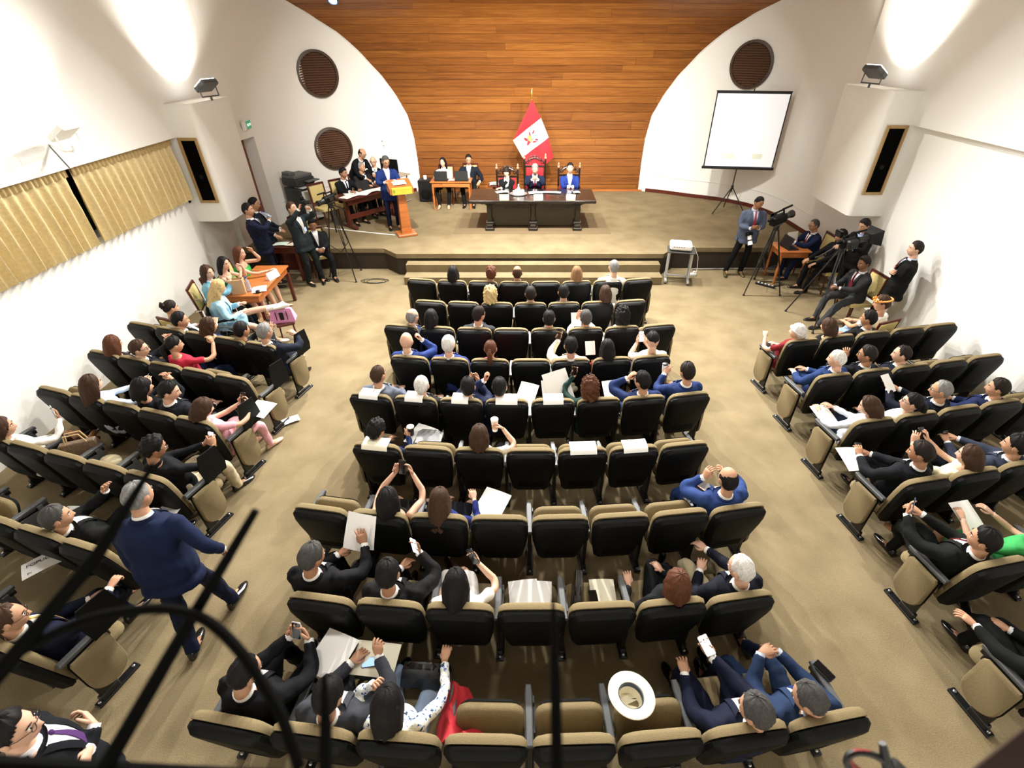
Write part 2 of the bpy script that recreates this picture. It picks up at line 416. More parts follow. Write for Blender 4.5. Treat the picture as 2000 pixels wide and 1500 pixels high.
# round louvred vents
def vent(sx, xx, z, label):
    Q = PLL if sx < 0 else PL
    for a, b in zip(Q, Q[1:]):
        if min(a.x, b.x) <= xx <= max(a.x, b.x):
            t = (xx - a.x) / (b.x - a.x); p = a.lerp(b, t); i_ = Q.index(a); d = (Q[min(i_ + 4, len(Q) - 1)] - Q[max(i_ - 3, 0)]).normalized(); break
    ax = Vector((sx * d.x, d.y, 0)); nrm = Vector((-sx * abs(d.y), -abs(d.x), 0))
    pp = Vector((sx * p.x, p.y, z)) + nrm * .05
    root = thing('round_vent', label, 'vent', pp, 0, 'round wall vents')
    def fr(u, w_, dd): return ax * u + Vector((0, 0, w_)) + nrm * dd
    rr = .53
    m = MB(); rings = []
    for r_, d_ in ((rr, -.2), (rr, .05), (rr - .06, .065), (rr - .075, .02), (rr - .075, 0)):
        rings.append([fr(r_ * math.cos(t), r_ * math.sin(t), d_) for t in np.linspace(0, 2 * math.pi, 40, endpoint=False)])
    m.loft(rings, cap=False).build('vent_frame', mat('vent_wood', (.055, .032, .020), .5, kind='noise', scale=20, amt=.2), root)
    m = MB(); m.loft([[fr((rr - .03) * math.cos(t), (rr - .03) * math.sin(t), d_) for t in np.linspace(0, 2 * math.pi, 32, endpoint=False)] for d_ in (.002, .008)])
    m.build('vent_back', mat('vent_dark', (.012, .006, .004), .9), root)
    for k in range(17):
        w0 = -.43 + k * .0538; hl = math.sqrt(max(.455 ** 2 - w0 ** 2, .01))
        m = MB(); m.loft([[fr(u, w0 + .012, .012), fr(u, w0 + .020, .015), fr(u, w0 - .012, .048), fr(u, w0 - .020, .045)] for u in (-hl, hl)])
        m.build('louvre', mat('louvre_wood', (.10, .045, .024), .5), root, smooth=0)
vent(-1, 5.50, 3.68, 'upper round louvred vent on the left curved wall')
vent(-1, 5.50, 1.92, 'lower round louvred vent on the left wall behind the long table')
vent(1, 5.66, 3.88, 'round louvred vent on the right wall above the projection screen')
# ceiling lamps (fixtures of the lights above)
for k, (x, y) in enumerate(LAMPS):
    t = thing('ceiling_lamp', 'round white ceiling lamp over the hall', 'lamp', (x, y, CEIL), 0, 'ceiling lamps over the seats')
    MB().lathe([(.30, 0), (.30, -.10), (.29, -.13), (.265, -.13), (.265, -.05), (.02, -.05)]).build('lamp_housing', M_PAPER, t)
def spot_fix(x, y, a, label, grp):
    t = thing('ceiling_spotlight', label, 'spotlight', (x, y, CEIL), 0, grp)
    MB().lathe([(.10, .22), (.14, .05), (.145, -.03), (.125, -.03), (.12, .06), (.02, .08)], (0, -.02 if a > 0 else .02, -.42), 16, rx(R(a))).build('lamp_housing', M_DARK, t)
    MB().tube([(0, 0, 0), (0, 0, -.25)], .02).build('lamp_bracket', M_DARK, t)
for x in SPOTS_S: spot_fix(x, 9.3, 50, 'black spotlight hanging from the ceiling aimed at stage', 'spotlights aimed at the stage')
for x in SPOTS_A: spot_fix(x, 10.9, -47, 'added black spotlight, out of view, aimed at seats', 'added spotlights aimed at the seats')  # housings for the added key lights
t = thing('recessed_downlight', 'small recessed downlight in the wooden ceiling', 'downlight', (-4.62, 14.6, 5.17))
MB().lathe([(.11, .02), (.125, -.03), (.10, -.035), (.095, .0), (.01, .0)], (0, 0, 0), 18, rx(R(-38))).build('lamp_ring', mat('blue_ring', (.05, .12, .3), .4), t)
MB().sphere((0, -.005, -.015), (.085, .085, .02), 14, 6, rx(R(-38))).build('bulb', mat('bulb_glow', (1, .97, .9), .5, emit=6), t)

# curtains
M_CURT = mat('mustard_curtain', (.62, .50, .27), .9, kind='noise', scale=30, amt=.12, bump=.2, spec=.1)
def curtain(y0, y1, label, seed):
    rnd = random.Random(seed); n = int((y1 - y0) / .16); L = y1 - y0
    ph = rnd.uniform(0, 6); t = thing('curtain', label, 'curtain', (WLU - .09, y0, 0), 0, 'curtains of the high window')
    def fn(u, v):
        z = 2.945 - v * 1.05
        env = .018 + .035 * min(v * 2.2, 1); yy = u * L
        a = 2 * math.pi * n * u + ph + .7 * math.sin(u * 9 + seed)
        dz = .012 * math.sin(a) * v
        return (env * math.sin(a) + .012 * math.sin(2.3 * a + 1) * v + .025 * v, yy + .018 * math.cos(a) * v + .02 * math.sin(u * 23 + seed) * v, z + dz)
    MB().grid(fn, n * 10, 12, .006).build('curtain_cloth', M_CURT, t, smooth=80)
    MB().grid(lambda u, v: (.030 + .016 * math.sin(2 * math.pi * n * 2 * u), u * L, 2.952 - v * .10), n * 14, 2, .005).build('pleat_heading', mat('curtain_heading', (.36, .26, .11), .9), t, smooth=80)
curtain(4.0, 7.40, 'mustard pleated curtain nearer the viewer on the left window', 2)
curtain(7.50, 9.88, 'mustard pleated curtain beside the left pillar loudspeaker', 5)
# ------------------------------------------------------------------ auditorium chairs
PITCH = .55
def back_frame(u, w_, d):
    # w along the reclined back from z=.38, d positive to the rear
    a = math.atan2(.115, .59); up = Vector((0, -math.sin(a), math.cos(a))); rear = Vector((0, -math.cos(a), -math.sin(a)))
    p = Vector((u, -.205, .355)) + up * w_ + rear * d; return p
def outline(k=1.0, top=.60):
    half = [(.175, -.06), (.20, -.03), (.238, .20), (.260, .40), (.262, top - .085), (.250, top - .04), (.215, top - .008), (.15, top)]
    return [(u * k, w_) for u, w_ in half] + [(-u * k, w_) for u, w_ in reversed(half)]
CH = {}
m = MB(); m.slab(outline(1, .597), [(-.012, .012), (.0, .0), (.030, .0), (.066, .035), (.072, .06)], back_frame)
CH['back_shell'] = m.mesh('back_shell', M_BLACK, 32)
m = MB()
for k in range(6): m.slab([(-.14, .045 + k * .017), (.14, .045 + k * .017), (.14, .051 + k * .017), (-.14, .051 + k * .017)], [(.068, 0), (.0745, .001)], back_frame)
CH['back_rib'] = m.mesh('back_rib', M_BLACK, 30)
m = MB(); m.slab(outline(.985, .612), [(-.012, .0), (-.045, .0), (-.066, .022), (-.074, .06)], back_frame)
CH['back_cushion'] = m.mesh('back_cushion', M_TAN, 50)
def rrect(hw, y0, y1, r=.06, n=4):
    pts = []
    for cx, cy, a0 in ((hw - r, y1 - r, 0), (-hw + r, y1 - r, 90), (-hw + r, y0 + r, 180), (hw - r, y0 + r, 270)):
        for k in range(n + 1):
            a = R(a0 + 90 * k / n); pts.append((cx + r * math.cos(a), cy + r * math.sin(a)))
    return pts
def seat_parts(ang, key):
    piv = Vector((0, -.17, .38)); Q = rx(ang)
    fr = lambda u, w_, d: piv + Q @ (Vector((u, w_, d)) - Vector((0, -.17, .38)))
    m = MB(); m.slab(rrect(.235, -.19, .255, .09), [(.365, .02), (.37, 0), (.405, 0), (.430, .02), (.437, .06)], fr); CH['seat_cushion' + key] = m.mesh('seat_cushion', M_TAN, 50)
    m = MB(); m.slab(rrect(.225, -.19, .262, .08), [(.325, .05), (.332, .02), (.37, 0)], fr); CH['seat_pan' + key] = m.mesh('seat_pan', M_BLACK, 40)
seat_parts(0, '_d'); seat_parts(R(68), '_u')
m = MB(); m.slab([(-.026, -.22), (.026, -.22), (.028, .10), (.020, .17), (-.020, .17), (-.028, .10)], [(.618, .004), (.624, 0), (.648, 0), (.656, .008)], lambda u, w_, d: (u, w_, d))
CH['armrest'] = m.mesh('armrest', M_GREY, 35)
m = MB(); m.cbox((0, -.12, .33), (.035, .12, .60), .008); m.cbox((0, -.02, .56), (.03, .30, .10), .008); m.cbox((0, .06, .585), (.028, .2, .05), .006)
CH['stand'] = m.mesh('stand', M_DARK, 30)
m = MB(); m.cbox((0, -.06, .012), (.07, .36, .024), .004); m.cbox((0, -.12, .05), (.05, .16, .07), .01)
CH['foot_plate'] = m.mesh('foot_plate', M_DARK, 30)
m = MB(); m.lathe([(.013, .0), (.013, .010), (.007, .014)], (0, 0, .024), 10)
CH['bolt'] = m.mesh('bolt', M_STEEL)
# folded tablet hanging at the armrest
m = MB(); m.slab([(-.10, .36), (.10, .36), (.12, .42), (.12, .58), (-.12, .60), (-.12, .42)], [(.0, .002), (.004, 0), (.012, 0)], lambda u, w_, d: (.030 + d, u, w_))
m.cbox((.034, .08, .60), (.014, .05, .06), .003)
CH['tablet'] = m.mesh('folded_tablet', M_GREY, 30)
m = MB(); m.slab([(-.16, -.10), (.10, -.12), (.14, -.06), (.14, .10), (.05, .15), (-.13, .15), (-.17, .10)], [(.0, .004), (.004, 0), (.014, 0), (.018, .004)], lambda u, w_, d: (u + .16, w_ + .16, .665 + d))
m.cbox((.01, .05, .655), (.03, .08, .03), .005)
CH['open_tablet'] = m.mesh('open_tablet', mat('tablet_grey', (.16, .16, .165), .5), 30)
m = MB(); m.slab([(-.13, .40), (.13, .40), (.15, .50), (.12, .74), (-.10, .76), (-.15, .60)], [(.0, .003), (.004, 0), (.014, 0)], lambda u, w_, d: (.03 + d, u + .15, w_ + .20))
CH['raised_tablet'] = m.mesh('raised_tablet', M_BLACK, 30)
# tan end panel: straight top, rounded bottom
pts = [(-.15, .60), (.10, .60), (.125, .57)] + [(-.02 + .145 * math.cos(a), .285 + .15 * math.sin(a)) for a in np.linspace(0, -math.pi, 12)] + [(-.165, .57)]
m = MB(); m.slab(pts, [(.0, .006), (.006, 0), (.030, 0), (.040, .012)], lambda u, w_, d: (d, u - .02, w_)); CH['end_panel'] = m.mesh('end_panel', M_TAN, 40)
m = MB(); m.slab(pts, [(.0, .0), (.008, 0)], lambda u, w_, d: (d - .010, (u) * 1.05 - .02, .42 + (w_ - .42) * 1.04)); CH['end_panel_shell'] = m.mesh('end_panel_shell', M_BLACK, 40)
def flip(me, name):
    c = me.copy(); c.name = name; n = len(c.vertices); a = np.empty(n * 3, 'f'); c.vertices.foreach_get('co', a); a[0::3] *= -1; c.vertices.foreach_set('co', a); c.flip_normals(); return c
for k in ('end_panel', 'end_panel_shell', 'tablet', 'open_tablet'): CH[k + '_m'] = flip(CH[k], CH[k].name)
SEATS = {}
ORD = ['first', 'second', 'third', 'fourth', 'fifth', 'sixth', 'seventh', 'eighth', 'ninth']
def chair(block, r, i, n, x, y, rot, occupied, extras=(), ends='LR', pitch=PITCH):
    o = Vector((x, y, 0)) - rz(rot) @ Vector((0, -.265, 0))
    bn = {'C': 'centre', 'L': 'left', 'R': 'right'}[block]
    side = 'left'
    root = thing('auditorium_chair', '%s tan seat, %s from the left, %s row of the %s block' % ('occupied' if occupied else 'empty', ORD[i], ORD[r], bn), 'chair', o, rot, 'auditorium chairs of the %s block' % bn)
    sk = '_d' if occupied or 'down' in extras else '_u'
    for k in ('back_shell', 'back_rib', 'back_cushion', 'seat_cushion' + sk, 'seat_pan' + sk):
        link(CH[k].name.split('.')[0], CH[k], root)
    def side_unit(sx, end):
        X = sx * pitch / 2
        for k in ('armrest', 'stand', 'foot_plate'): link(k, CH[k], root, (X, 0, 0))
        for y_ in (-.21, .09): link('bolt', CH['bolt'], root, (X, y_, 0))
        if sx < 0:
            if 'open' in extras: link('open_tablet', CH['open_tablet'], root, (X, 0, 0))
            else: link('folded_tablet', CH['tablet'], root, (X, 0, 0))
        if 'raised' in extras and sx > 0: link('raised_tablet', CH['raised_tablet'], root, (X, 0, 0))
        if end:
            for k in ('end_panel', 'end_panel_shell'):
                link(k, CH[k + ('_m' if sx < 0 else '')], root, (X + sx * .022, 0, 0))
    side_unit(-1, (i == 0 and block != 'R') if block != 'R' else i == 0)
    if i == n - 1: side_unit(1, True)
    SEATS[block, r, i] = (root, o, rot)
    return root
C_Y = [8.13, 7.29, 6.43, 5.58, 4.69, 3.83, 2.94, 2.09, 1.22]
OCC_C = {0: (1, 2, 3, 5, 6), 1: (2, 3, 4, 5), 2: (0, 1, 2, 4, 5, 6), 3: (0, 1, 2, 4, 5, 6), 4: (0, 1, 2, 3, 5, 6, 7), 5: (0, 2), 6: (1, 2, 7), 7: (0, 1, 2, 5, 6), 8: (0, 1, 2, 6, 7)}
EXTRA = {('C', 7, 3): ('down',), ('C', 7, 4): ('down',), ('C', 6, 7): ('open',), ('C', 5, 1): ('open',), ('C', 6, 3): ('down',), ('L', 2, 4): ('raised',), ('L', 3, 3): ('down',), ('L', 3, 1): ('down',), ('L', 3, 2): ('down',), ('L', 1, 4): ('down', 'raised'), ('L', 0, 4): ('raised',), ('L', 3, 4): ('raised',), ('L', 4, 2): ('down',), ('L', 5, 4): ('raised',)}
for r, y0 in enumerate(C_Y):
    n = 8 if r % 2 == 0 else 7; p = .552 if n == 8 else .547
    for i in range(n):
        x = (i - (n - 1) / 2) * p + (.0 if n == 8 else .01)
        chair('C', r, i, n, x, y0 + .031 * x * x + .004 * x, math.atan(.085 * x + .005), i in OCC_C[r], EXTRA.get(('C', r, i), ()), pitch=p)
OCC_L = {0: (1, 2, 3, 4), 1: (0, 1, 2), 2: (1, 2, 3, 4), 3: (0, 4), 4: (3,), 5: (4,), 6: (4,)}
for r, y0 in enumerate((6.0, 5.18, 4.32, 3.46, 2.64, 1.80)):
    for i in range(5):
        if r >= 4 and i < (1 if r == 4 else 3): continue
        x = -5.85 + .512 * i
        chair('L', r, i, 5, x, y0 - .285 * (x + 3.8), R(-16.5), i in OCC_L[r], EXTRA.get(('L', r, i), ()), pitch=.532)
OCC_R = {0: (0, 1, 2), 1: (0, 1, 2), 2: (0, 1, 2, 3), 3: (0, 1, 2), 4: (0, 1), 5: (0,)}
for r, (y0, n) in enumerate(((6.11, 5), (5.22, 5), (4.32, 5), (3.41, 4), (2.48, 3), (1.57, 2))):
    for i in range(n):
        x = 3.9 + .575 * i
        chair('R', r, i, n, x, y0 + .2 * (x - 3.9), R(11.3), i in OCC_R[r], EXTRA.get(('R', r, i), ()), pitch=.575)
# ------------------------------------------------------------------ people
SKIN = {'light': (.60, .36, .25), 'mid': (.47, .255, .155), 'tan': (.36, .18, .10), 'dark': (.22, .105, .058)}
for k, c in SKIN.items():
    m_ = mat('skin_' + k, c, .55, kind='noise', scale=14, amt=.08, bump=.03, spec=.35)
    m_.node_tree.nodes['Principled BSDF'].inputs['Subsurface Weight'].default_value = .08
    m_.node_tree.nodes['Principled BSDF'].inputs['Subsurface Radius'].default_value = (.02, .008, .004)
HAIRC = {'black': (.006, .005, .005), 'dark': (.014, .009, .007), 'brown': (.045, .022, .012), 'auburn': (.085, .030, .014), 'light': (.20, .11, .05), 'blonde': (.50, .37, .17), 'grey': (.20, .195, .19), 'greydark': (.055, .052, .05), 'white': (.62, .60, .57)}
def hair_mat(k): return mat('hair_' + k, HAIRC[k], .62, kind='hair', scale=90, amt=.35, bump=.35, spec=.18)
M_EYEW = mat('eye_white', (.7, .68, .65), .3); M_EYED = mat('eye_dark', (.012, .008, .006), .2)
M_LIP = {k: mat('lip_' + k, (c[0] * .85, c[1] * .55, c[2] * .55), .45) for k, c in SKIN.items()}
M_SHOE = mat('black_leather', (.008, .007, .007), .22, spec=.6)

def bump1(d, s): return math.exp(-(d / s) ** 2)
NPH, NTH = 26, 36
def head_surface(fem=False, fat=1.0):
    """rows from top to chin; returns grid of (pos, az)"""
    G = []
    for i in range(NPH + 1):
        ph = math.pi * i / NPH; row = []
        for j in range(NTH):
            az = 2 * math.pi * j / NTH          # 0 = front (+y)
            sx, cy, cz = math.sin(ph) * math.sin(az), math.sin(ph) * math.cos(az), math.cos(ph)
            x, y, z = .076 * fat * sx, .097 * cy, .117 * cz
            low = max(0, -z / .117)
            x *= 1 - (.34 if fem else .26) * low ** 1.6
            if y > 0:
                y *= .95 + .05 * low; y += .012 * low
            else:
                y *= 1.03 - .38 * low ** 1.3
            f = max(0, cy) ** 1.2
            if f > 0:
                nz_ = 0
                if -.045 < z < .03: nz_ = .024 * max(0, min(1, (.03 - z) / .062)) * bump1(x, .0125)
                if z <= -.032: nz_ *= max(0, 1 - (-.032 - z) / .013)
                y += f * (nz_ + .004 * bump1(z - .030, .012) * bump1(abs(x) - .03, .025) - .0085 * bump1(z - .008, .013) * bump1(abs(x) - .031, .015)
                          + .005 * bump1(z + .062, .009) * bump1(x, .022) + .008 * bump1(z + .102, .018) * bump1(x, .022) - .003 * bump1(z + .080, .008) * bump1(x, .03)
                          + .004 * bump1(z + .02, .02) * bump1(abs(x) - .045, .018))
            row.append((Vector((x, y, z)), az))
        G.append(row)
    return G
def hairline(az, style):
    a = abs((math.degrees(az) + 180) % 360 - 180)
    keys = {'short': [(0, .076), (28, .078), (45, .060), (62, .036), (75, -.005), (88, -.015), (97, .020), (108, -.04), (130, -.080), (180, -.088)],
            'recede': [(0, .088), (22, .094), (40, .092), (58, .055), (72, .005), (88, -.012), (97, .02), (108, -.04), (130, -.080), (180, -.088)],
            'long': [(0, .082), (22, .072), (45, .036), (60, -.02), (75, -.06), (100, -.085), (180, -.085)],
            'fringe': [(0, .030), (30, .026), (48, .010), (60, -.03), (75, -.06), (100, -.085), (180, -.085)],
            'up': [(0, .066), (30, .060), (50, .04), (70, .015), (88, .004), (100, .0), (115, -.03), (180, -.06)],
            'cap': [(0, .052), (60, .040), (90, .025), (120, .012), (180, .0)],
            'scarf': [(0, .060), (40, .048), (70, .01), (90, -.03), (110, -.06), (180, -.075)]}
    K = keys[style]
    for (a0, z0), (a1, z1) in zip(K, K[1:]):
        if a <= a1: return z0 + (z1 - z0) * (a - a0) / (a1 - a0)
    return K[-1][1]
def hair_mesh(style, G, rnd, length=.25):
    """returns MB in head space"""
    base = {'bald': None, 'fringebald': 'recede', 'short': 'short', 'crop': 'short', 'recede': 'recede', 'curly': 'long', 'curlyshort': 'short', 'long': 'long', 'wavy': 'long', 'bob': 'fringe', 'bun': 'up', 'pony': 'up', 'cap': 'cap', 'scarf': 'scarf', 'longfringe': 'fringe'}[style]
    if base is None: return None
    t0 = {'short': .013, 'crop': .007, 'recede': .010, 'fringebald': .009, 'curly': .034, 'curlyshort': .020, 'long': .016, 'wavy': .020, 'bob': .020, 'bun': .013, 'pony': .013, 'cap': .012, 'scarf': .016, 'longfringe': .017}[style]
    amp = {'curly': .014, 'curlyshort': .009, 'wavy': .006}.get(style, .0025)
    inm = [[False] * NTH for _ in G]; off = [[0] * NTH for _ in G]
    ph = [rnd.uniform(0, 6) for _ in range(6)]
    for i, row in enumerate(G):
        for j, (p, az) in enumerate(row):
            d = p.z - hairline(az, base)
            ok = d > -.004
            lim = .060 + .038 * max(0, -p.y / .09)
            if style == 'fringebald' and p.z > lim: ok = False
            if style == 'fringebald' and p.z > lim - .012: d = min(d, lim - p.z)
            inm[i][j] = ok
            e = max(0, min(1, (d + .004) / .034)) ** .6
            n = math.sin(p.x * 190 + ph[0]) * math.sin(p.z * 150 + ph[1]) + math.sin(p.y * 170 + ph[2] + p.x * 60) * .7
            if style not in ('curly', 'curlyshort', 'wavy'): n = math.sin(az * 9 + ph[3] + p.z * 25) + .6 * math.sin(az * 17 + ph[4])
            lift = t0 * (1 + (.5 if base in ('short',) else .1) * max(0, p.z / .117) * (1 if style not in ('crop', 'cap') else 0))
            off[i][j] = -.003 + e * (lift + amp * n)
    m = MB(); idx = {}; V = []
    def vid(i, j):
        if (i, j) not in idx:
            p, az = G[i][j]; nrm = Vector((p.x / .0058, p.y / .0094, p.z / .0137)).normalized()
            idx[i, j] = len(V); V.append(p + nrm * off[i][j])
        return idx[i, j]
    F = []
    for i in range(len(G) - 1):
        for j in range(NTH):
            k = (j + 1) % NTH
            if inm[i][j] and inm[i][k] and inm[i + 1][j] and inm[i + 1][k]:
                q = [vid(i, j), vid(i + 1, j), vid(i + 1, k), vid(i, k)]
                if i == 0: q = [q[0], q[1], q[2]]
                F.append(q)
    m.add(V, F)
    if style in ('long', 'wavy', 'bob', 'longfringe', 'curly'):
        L = {'bob': .13, 'curly': .13}.get(style, length); n = 26; rings = []; lv = 9
        wv = .012 if style in ('wavy', 'curly') else .004
        for s in range(lv + 1):
            t = s / lv; z = .045 - (L + .045) * t; ring = []
            a0 = R(62 + 22 * min(1, t * 1.5))
            flare = .93 + .23 * math.sin(min(t * 4.0, 1.57)) - .16 * max(0, t - .55)
            rx_, ry_ = (.090 * flare, .106 * flare)
            yo = -.004 - .020 * max(0, t - .3)
            for q in range(n):
                a = a0 + (2 * math.pi - 2 * a0) * q / (n - 1)
                w_ = wv * math.sin(a * 7 + s * (1.3 if wv > .005 else .25) + ph[0]) + .003 * math.sin(a * 19 + ph[1])
                ring.append(Vector(((rx_ + w_) * math.sin(a), (ry_ + w_) * math.cos(a) + yo, z + (.012 * math.sin(a * 11 + ph[2]) if s == lv else 0))))
            for q in range(n - 1, -1, -1):
                a = a0 + (2 * math.pi - 2 * a0) * q / (n - 1); k = .76 - .30 * max(0, t - .4)
                ring.append(Vector((rx_ * k * math.sin(a), ry_ * k * math.cos(a) + yo - .004, z + .004)))
            rings.append(ring)
        m.loft(rings)
    if style == 'bun':
        m.sphere((0, -.098, .055), (.048, .042, .045), 14, 10)
        for q in range(7):
            a = q * .9 + ph[0]; m.sphere((.036 * math.cos(a), -.104 + .012 * math.sin(3 * a), .055 + .036 * math.sin(a)), .020, 8, 6)
    if style == 'pony':
        m.sphere((0, -.105, .02), (.026, .026, .026), 10, 8)
        m.tube([(0, -.11, .02), (0, -.14, -.01), (.005, -.145, -.07), (.012, -.13, -.14), (.01, -.125, -.20)], [.020, .032, .034, .028, .008], 10)
    if style == 'cap':
        m.grid(lambda u, v: (.068 * math.sin((u - .5) * 2.5), .088 * math.cos((u - .5) * 2.2) + .005 + .055 * v * math.cos((u - .5) * 2.6), .056 - .022 * v - .02 * abs(u - .5)), 10, 3, .006)
    if style == 'scarf':
        m.tube([(.088 * math.sin(a), .100 * math.cos(a), .062 - .09 * (1 - math.cos(a)) / 2) for a in np.linspace(0, 2 * math.pi, 24)], .014, 8)
        m.tube([(.055, -.09, -.04), (.05, -.115, -.09), (.045, -.11, -.15)], [.02, .022, .006], 8)
    return m

def ik(S, T, l1, l2, pole):
    S, T, pole = Vector(S), Vector(T), Vector(pole); d = T - S; L = d.length
    if L > (l1 + l2) * .995: T = S + d.normalized() * (l1 + l2) * .995; d = T - S; L = d.length
    L = max(L, abs(l1 - l2) + .02)
    a = (l1 * l1 - l2 * l2 + L * L) / (2 * L); h = math.sqrt(max(l1 * l1 - a * a, 0))
    u = d.normalized(); pv = pole - u * pole.dot(u)
    pv = pv.normalized() if pv.length > 1e-4 else Vector((0, 0, -1))
    return S + u * a + pv * h, T
def smooth_path(P, rad, n=4):
    """catmull-rom through points with radii"""
    P = [Vector(p) for p in P]; o = []; ro = []
    for i in range(len(P) - 1):
        p0, p1, p2, p3 = P[max(i - 1, 0)], P[i], P[i + 1], P[min(i + 2, len(P) - 1)]
        for k in range(n):
            t = k / n
            o.append(.5 * ((2 * p1) + (p2 - p0) * t + (2 * p0 - 5 * p1 + 4 * p2 - p3) * t * t + (3 * p1 - p0 - 3 * p2 + p3) * t ** 3))
            ro.append(rad[i] + (rad[i + 1] - rad[i]) * t)
    o.append(P[-1]); ro.append(rad[-1]); return o, ro
def limb(m, A, B, C, r, n=10, soft=.06):
    """tapered limb bent at B; r=(root, mid, joint, mid, end)"""
    A, B, C = Vector(A), Vector(B), Vector(C)
    P = [A, A.lerp(B, .5), B.lerp(A, soft / max((B - A).length, .01)), B.lerp(C, soft / max((C - B).length, .01)), B.lerp(C, .5), C]
    pts, rr = smooth_path(P, (r[0], r[1], r[2], r[2], r[3], r[4]), 3)
    m.tube(pts, rr, n)
def hand(m, W, fdir, pnorm, side, curl=.5, spread=.0, scale=1.0, thumb=.0):
    y = Vector(fdir).normalized(); z = -Vector(pnorm); z = (z - y * z.dot(y)).normalized(); x = y.cross(z)
    def T(px, py, pz): return Vector(W) + (x * (px * side) + y * py + z * pz) * scale
    rings = []
    for py, a, b in ((-.015, .025, .020), (.015, .029, .017), (.045, .039, .016), (.075, .043, .0145), (.098, .040, .012)):
        rings.append([T(a * math.cos(t), py, b * math.sin(t)) for t in np.linspace(0, 2 * math.pi, 12, endpoint=False)])
    if side > 0: rings = [list(reversed(r_)) for r_ in rings]
    m.loft(rings)
    for k, (fx, L, rr) in enumerate(((-.030, .070, .0090), (-.0105, .078, .0092), (.0095, .072, .0090), (.029, .056, .0078))):
        c = curl * (1 + .12 * k); ang = .12 + c * .35; p = Vector((fx, .092, 0)); pts = [Vector((fx * .95, .075, 0)), p.copy()]
        for q in range(3):
            seg = L * (.44, .32, .24)[q]
            p = p + Vector((fx * spread * 8 * seg / L * .3, math.cos(ang) * seg, -math.sin(ang) * seg)); pts.append(p.copy()); ang += c * .75
        m.tube([T(*q) for q in pts], [rr * scale * s_ for s_ in (1, 1.05, .98, .92, .62)], 6)
    th = [(-.022, .018, -.004), (-.043, .045, -.012 - .01 * thumb), (-.052 + .02 * thumb, .075, -.018 - .018 * thumb), (-.050 + .035 * thumb, .098, -.020 - .022 * thumb)]
    m.tube([T(*q) for q in th], [r_ * scale for r_ in (.014, .0125, .0105, .0065)], 6)
    return T
def floral():
    m = bpy.data.materials.new('cloth_floral'); m.use_nodes = True; MATS['cloth_floral'] = m; nt = m.node_tree; b = nt.nodes['Principled BSDF']; b.inputs['Roughness'].default_value = .85
    tc = nt.nodes.new('ShaderNodeTexCoord'); vo = nt.nodes.new('ShaderNodeTexNoise'); vo.inputs['Scale'].default_value = 42; vo.inputs['Detail'].default_value = 2
    nt.links.new(tc.outputs['Object'], vo.inputs['Vector']); cr = nt.nodes.new('ShaderNodeValToRGB'); cr.color_ramp.interpolation = 'CONSTANT'
    E = cr.color_ramp.elements; E[0].position = 0; E[0].color = (.02, .03, .05, 1); E[1].position = .38; E[1].color = (.25, .38, .75, 1)
    for p, c in ((.43, (.82, .84, .86, 1)), (.57, (.62, .66, .30, 1)), (.61, (.82, .84, .86, 1)), (.66, (.45, .40, .62, 1))):
        e = E.new(p); e.color = c
    nt.links.new(vo.outputs[0], cr.inputs[0]); nt.links.new(cr.outputs[0], b.inputs['Base Color'])
floral()
BAKE = []
def remeshed(m, name, material, parent, vox, wr=.004, seed=0):
    o = m.build(name, material, parent, smooth=0)
    md = o.modifiers.new('remesh', 'REMESH'); md.mode = 'VOXEL'; md.voxel_size = vox; md.use_smooth_shade = True
    sm = o.modifiers.new('smooth', 'SMOOTH'); sm.iterations = 3; sm.factor = .5
    BAKE.append((o, wr, seed)); return o
def bake_all():
    dg = bpy.context.evaluated_depsgraph_get()
    for o, wr, seed in BAKE:
        me = bpy.data.meshes.new_from_object(o.evaluated_get(dg)); old = o.data
        o.modifiers.clear(); nm = old.name; o.data = me; bpy.data.meshes.remove(old); me.name = nm
        n = len(me.vertices); co = np.empty(n * 3, 'f'); me.vertices.foreach_get('co', co); co = co.reshape(-1, 3)
        no = np.empty(n * 3, 'f'); me.vertex_normals.foreach_get('vector', no); no = no.reshape(-1, 3)
        rs = np.random.RandomState(seed); d = np.zeros(n, 'f')
        for q in range(4):
            k = rs.normal(size=3); k = k / np.linalg.norm(k) * rs.uniform(35, 75); d += np.sin(co @ k + rs.uniform(0, 6) + 1.5 * np.sin(co @ rs.normal(size=3) * 14))
        co = co + no * (d * wr * .5)[:, None]
        me.vertices.foreach_set('co', co.astype('f').ravel()); me.update()
        me.polygons.foreach_set('use_smooth', [True] * len(me.polygons))
PEOPLE = []
def sgn_pow(c, e): return math.copysign(abs(c) ** e, c)

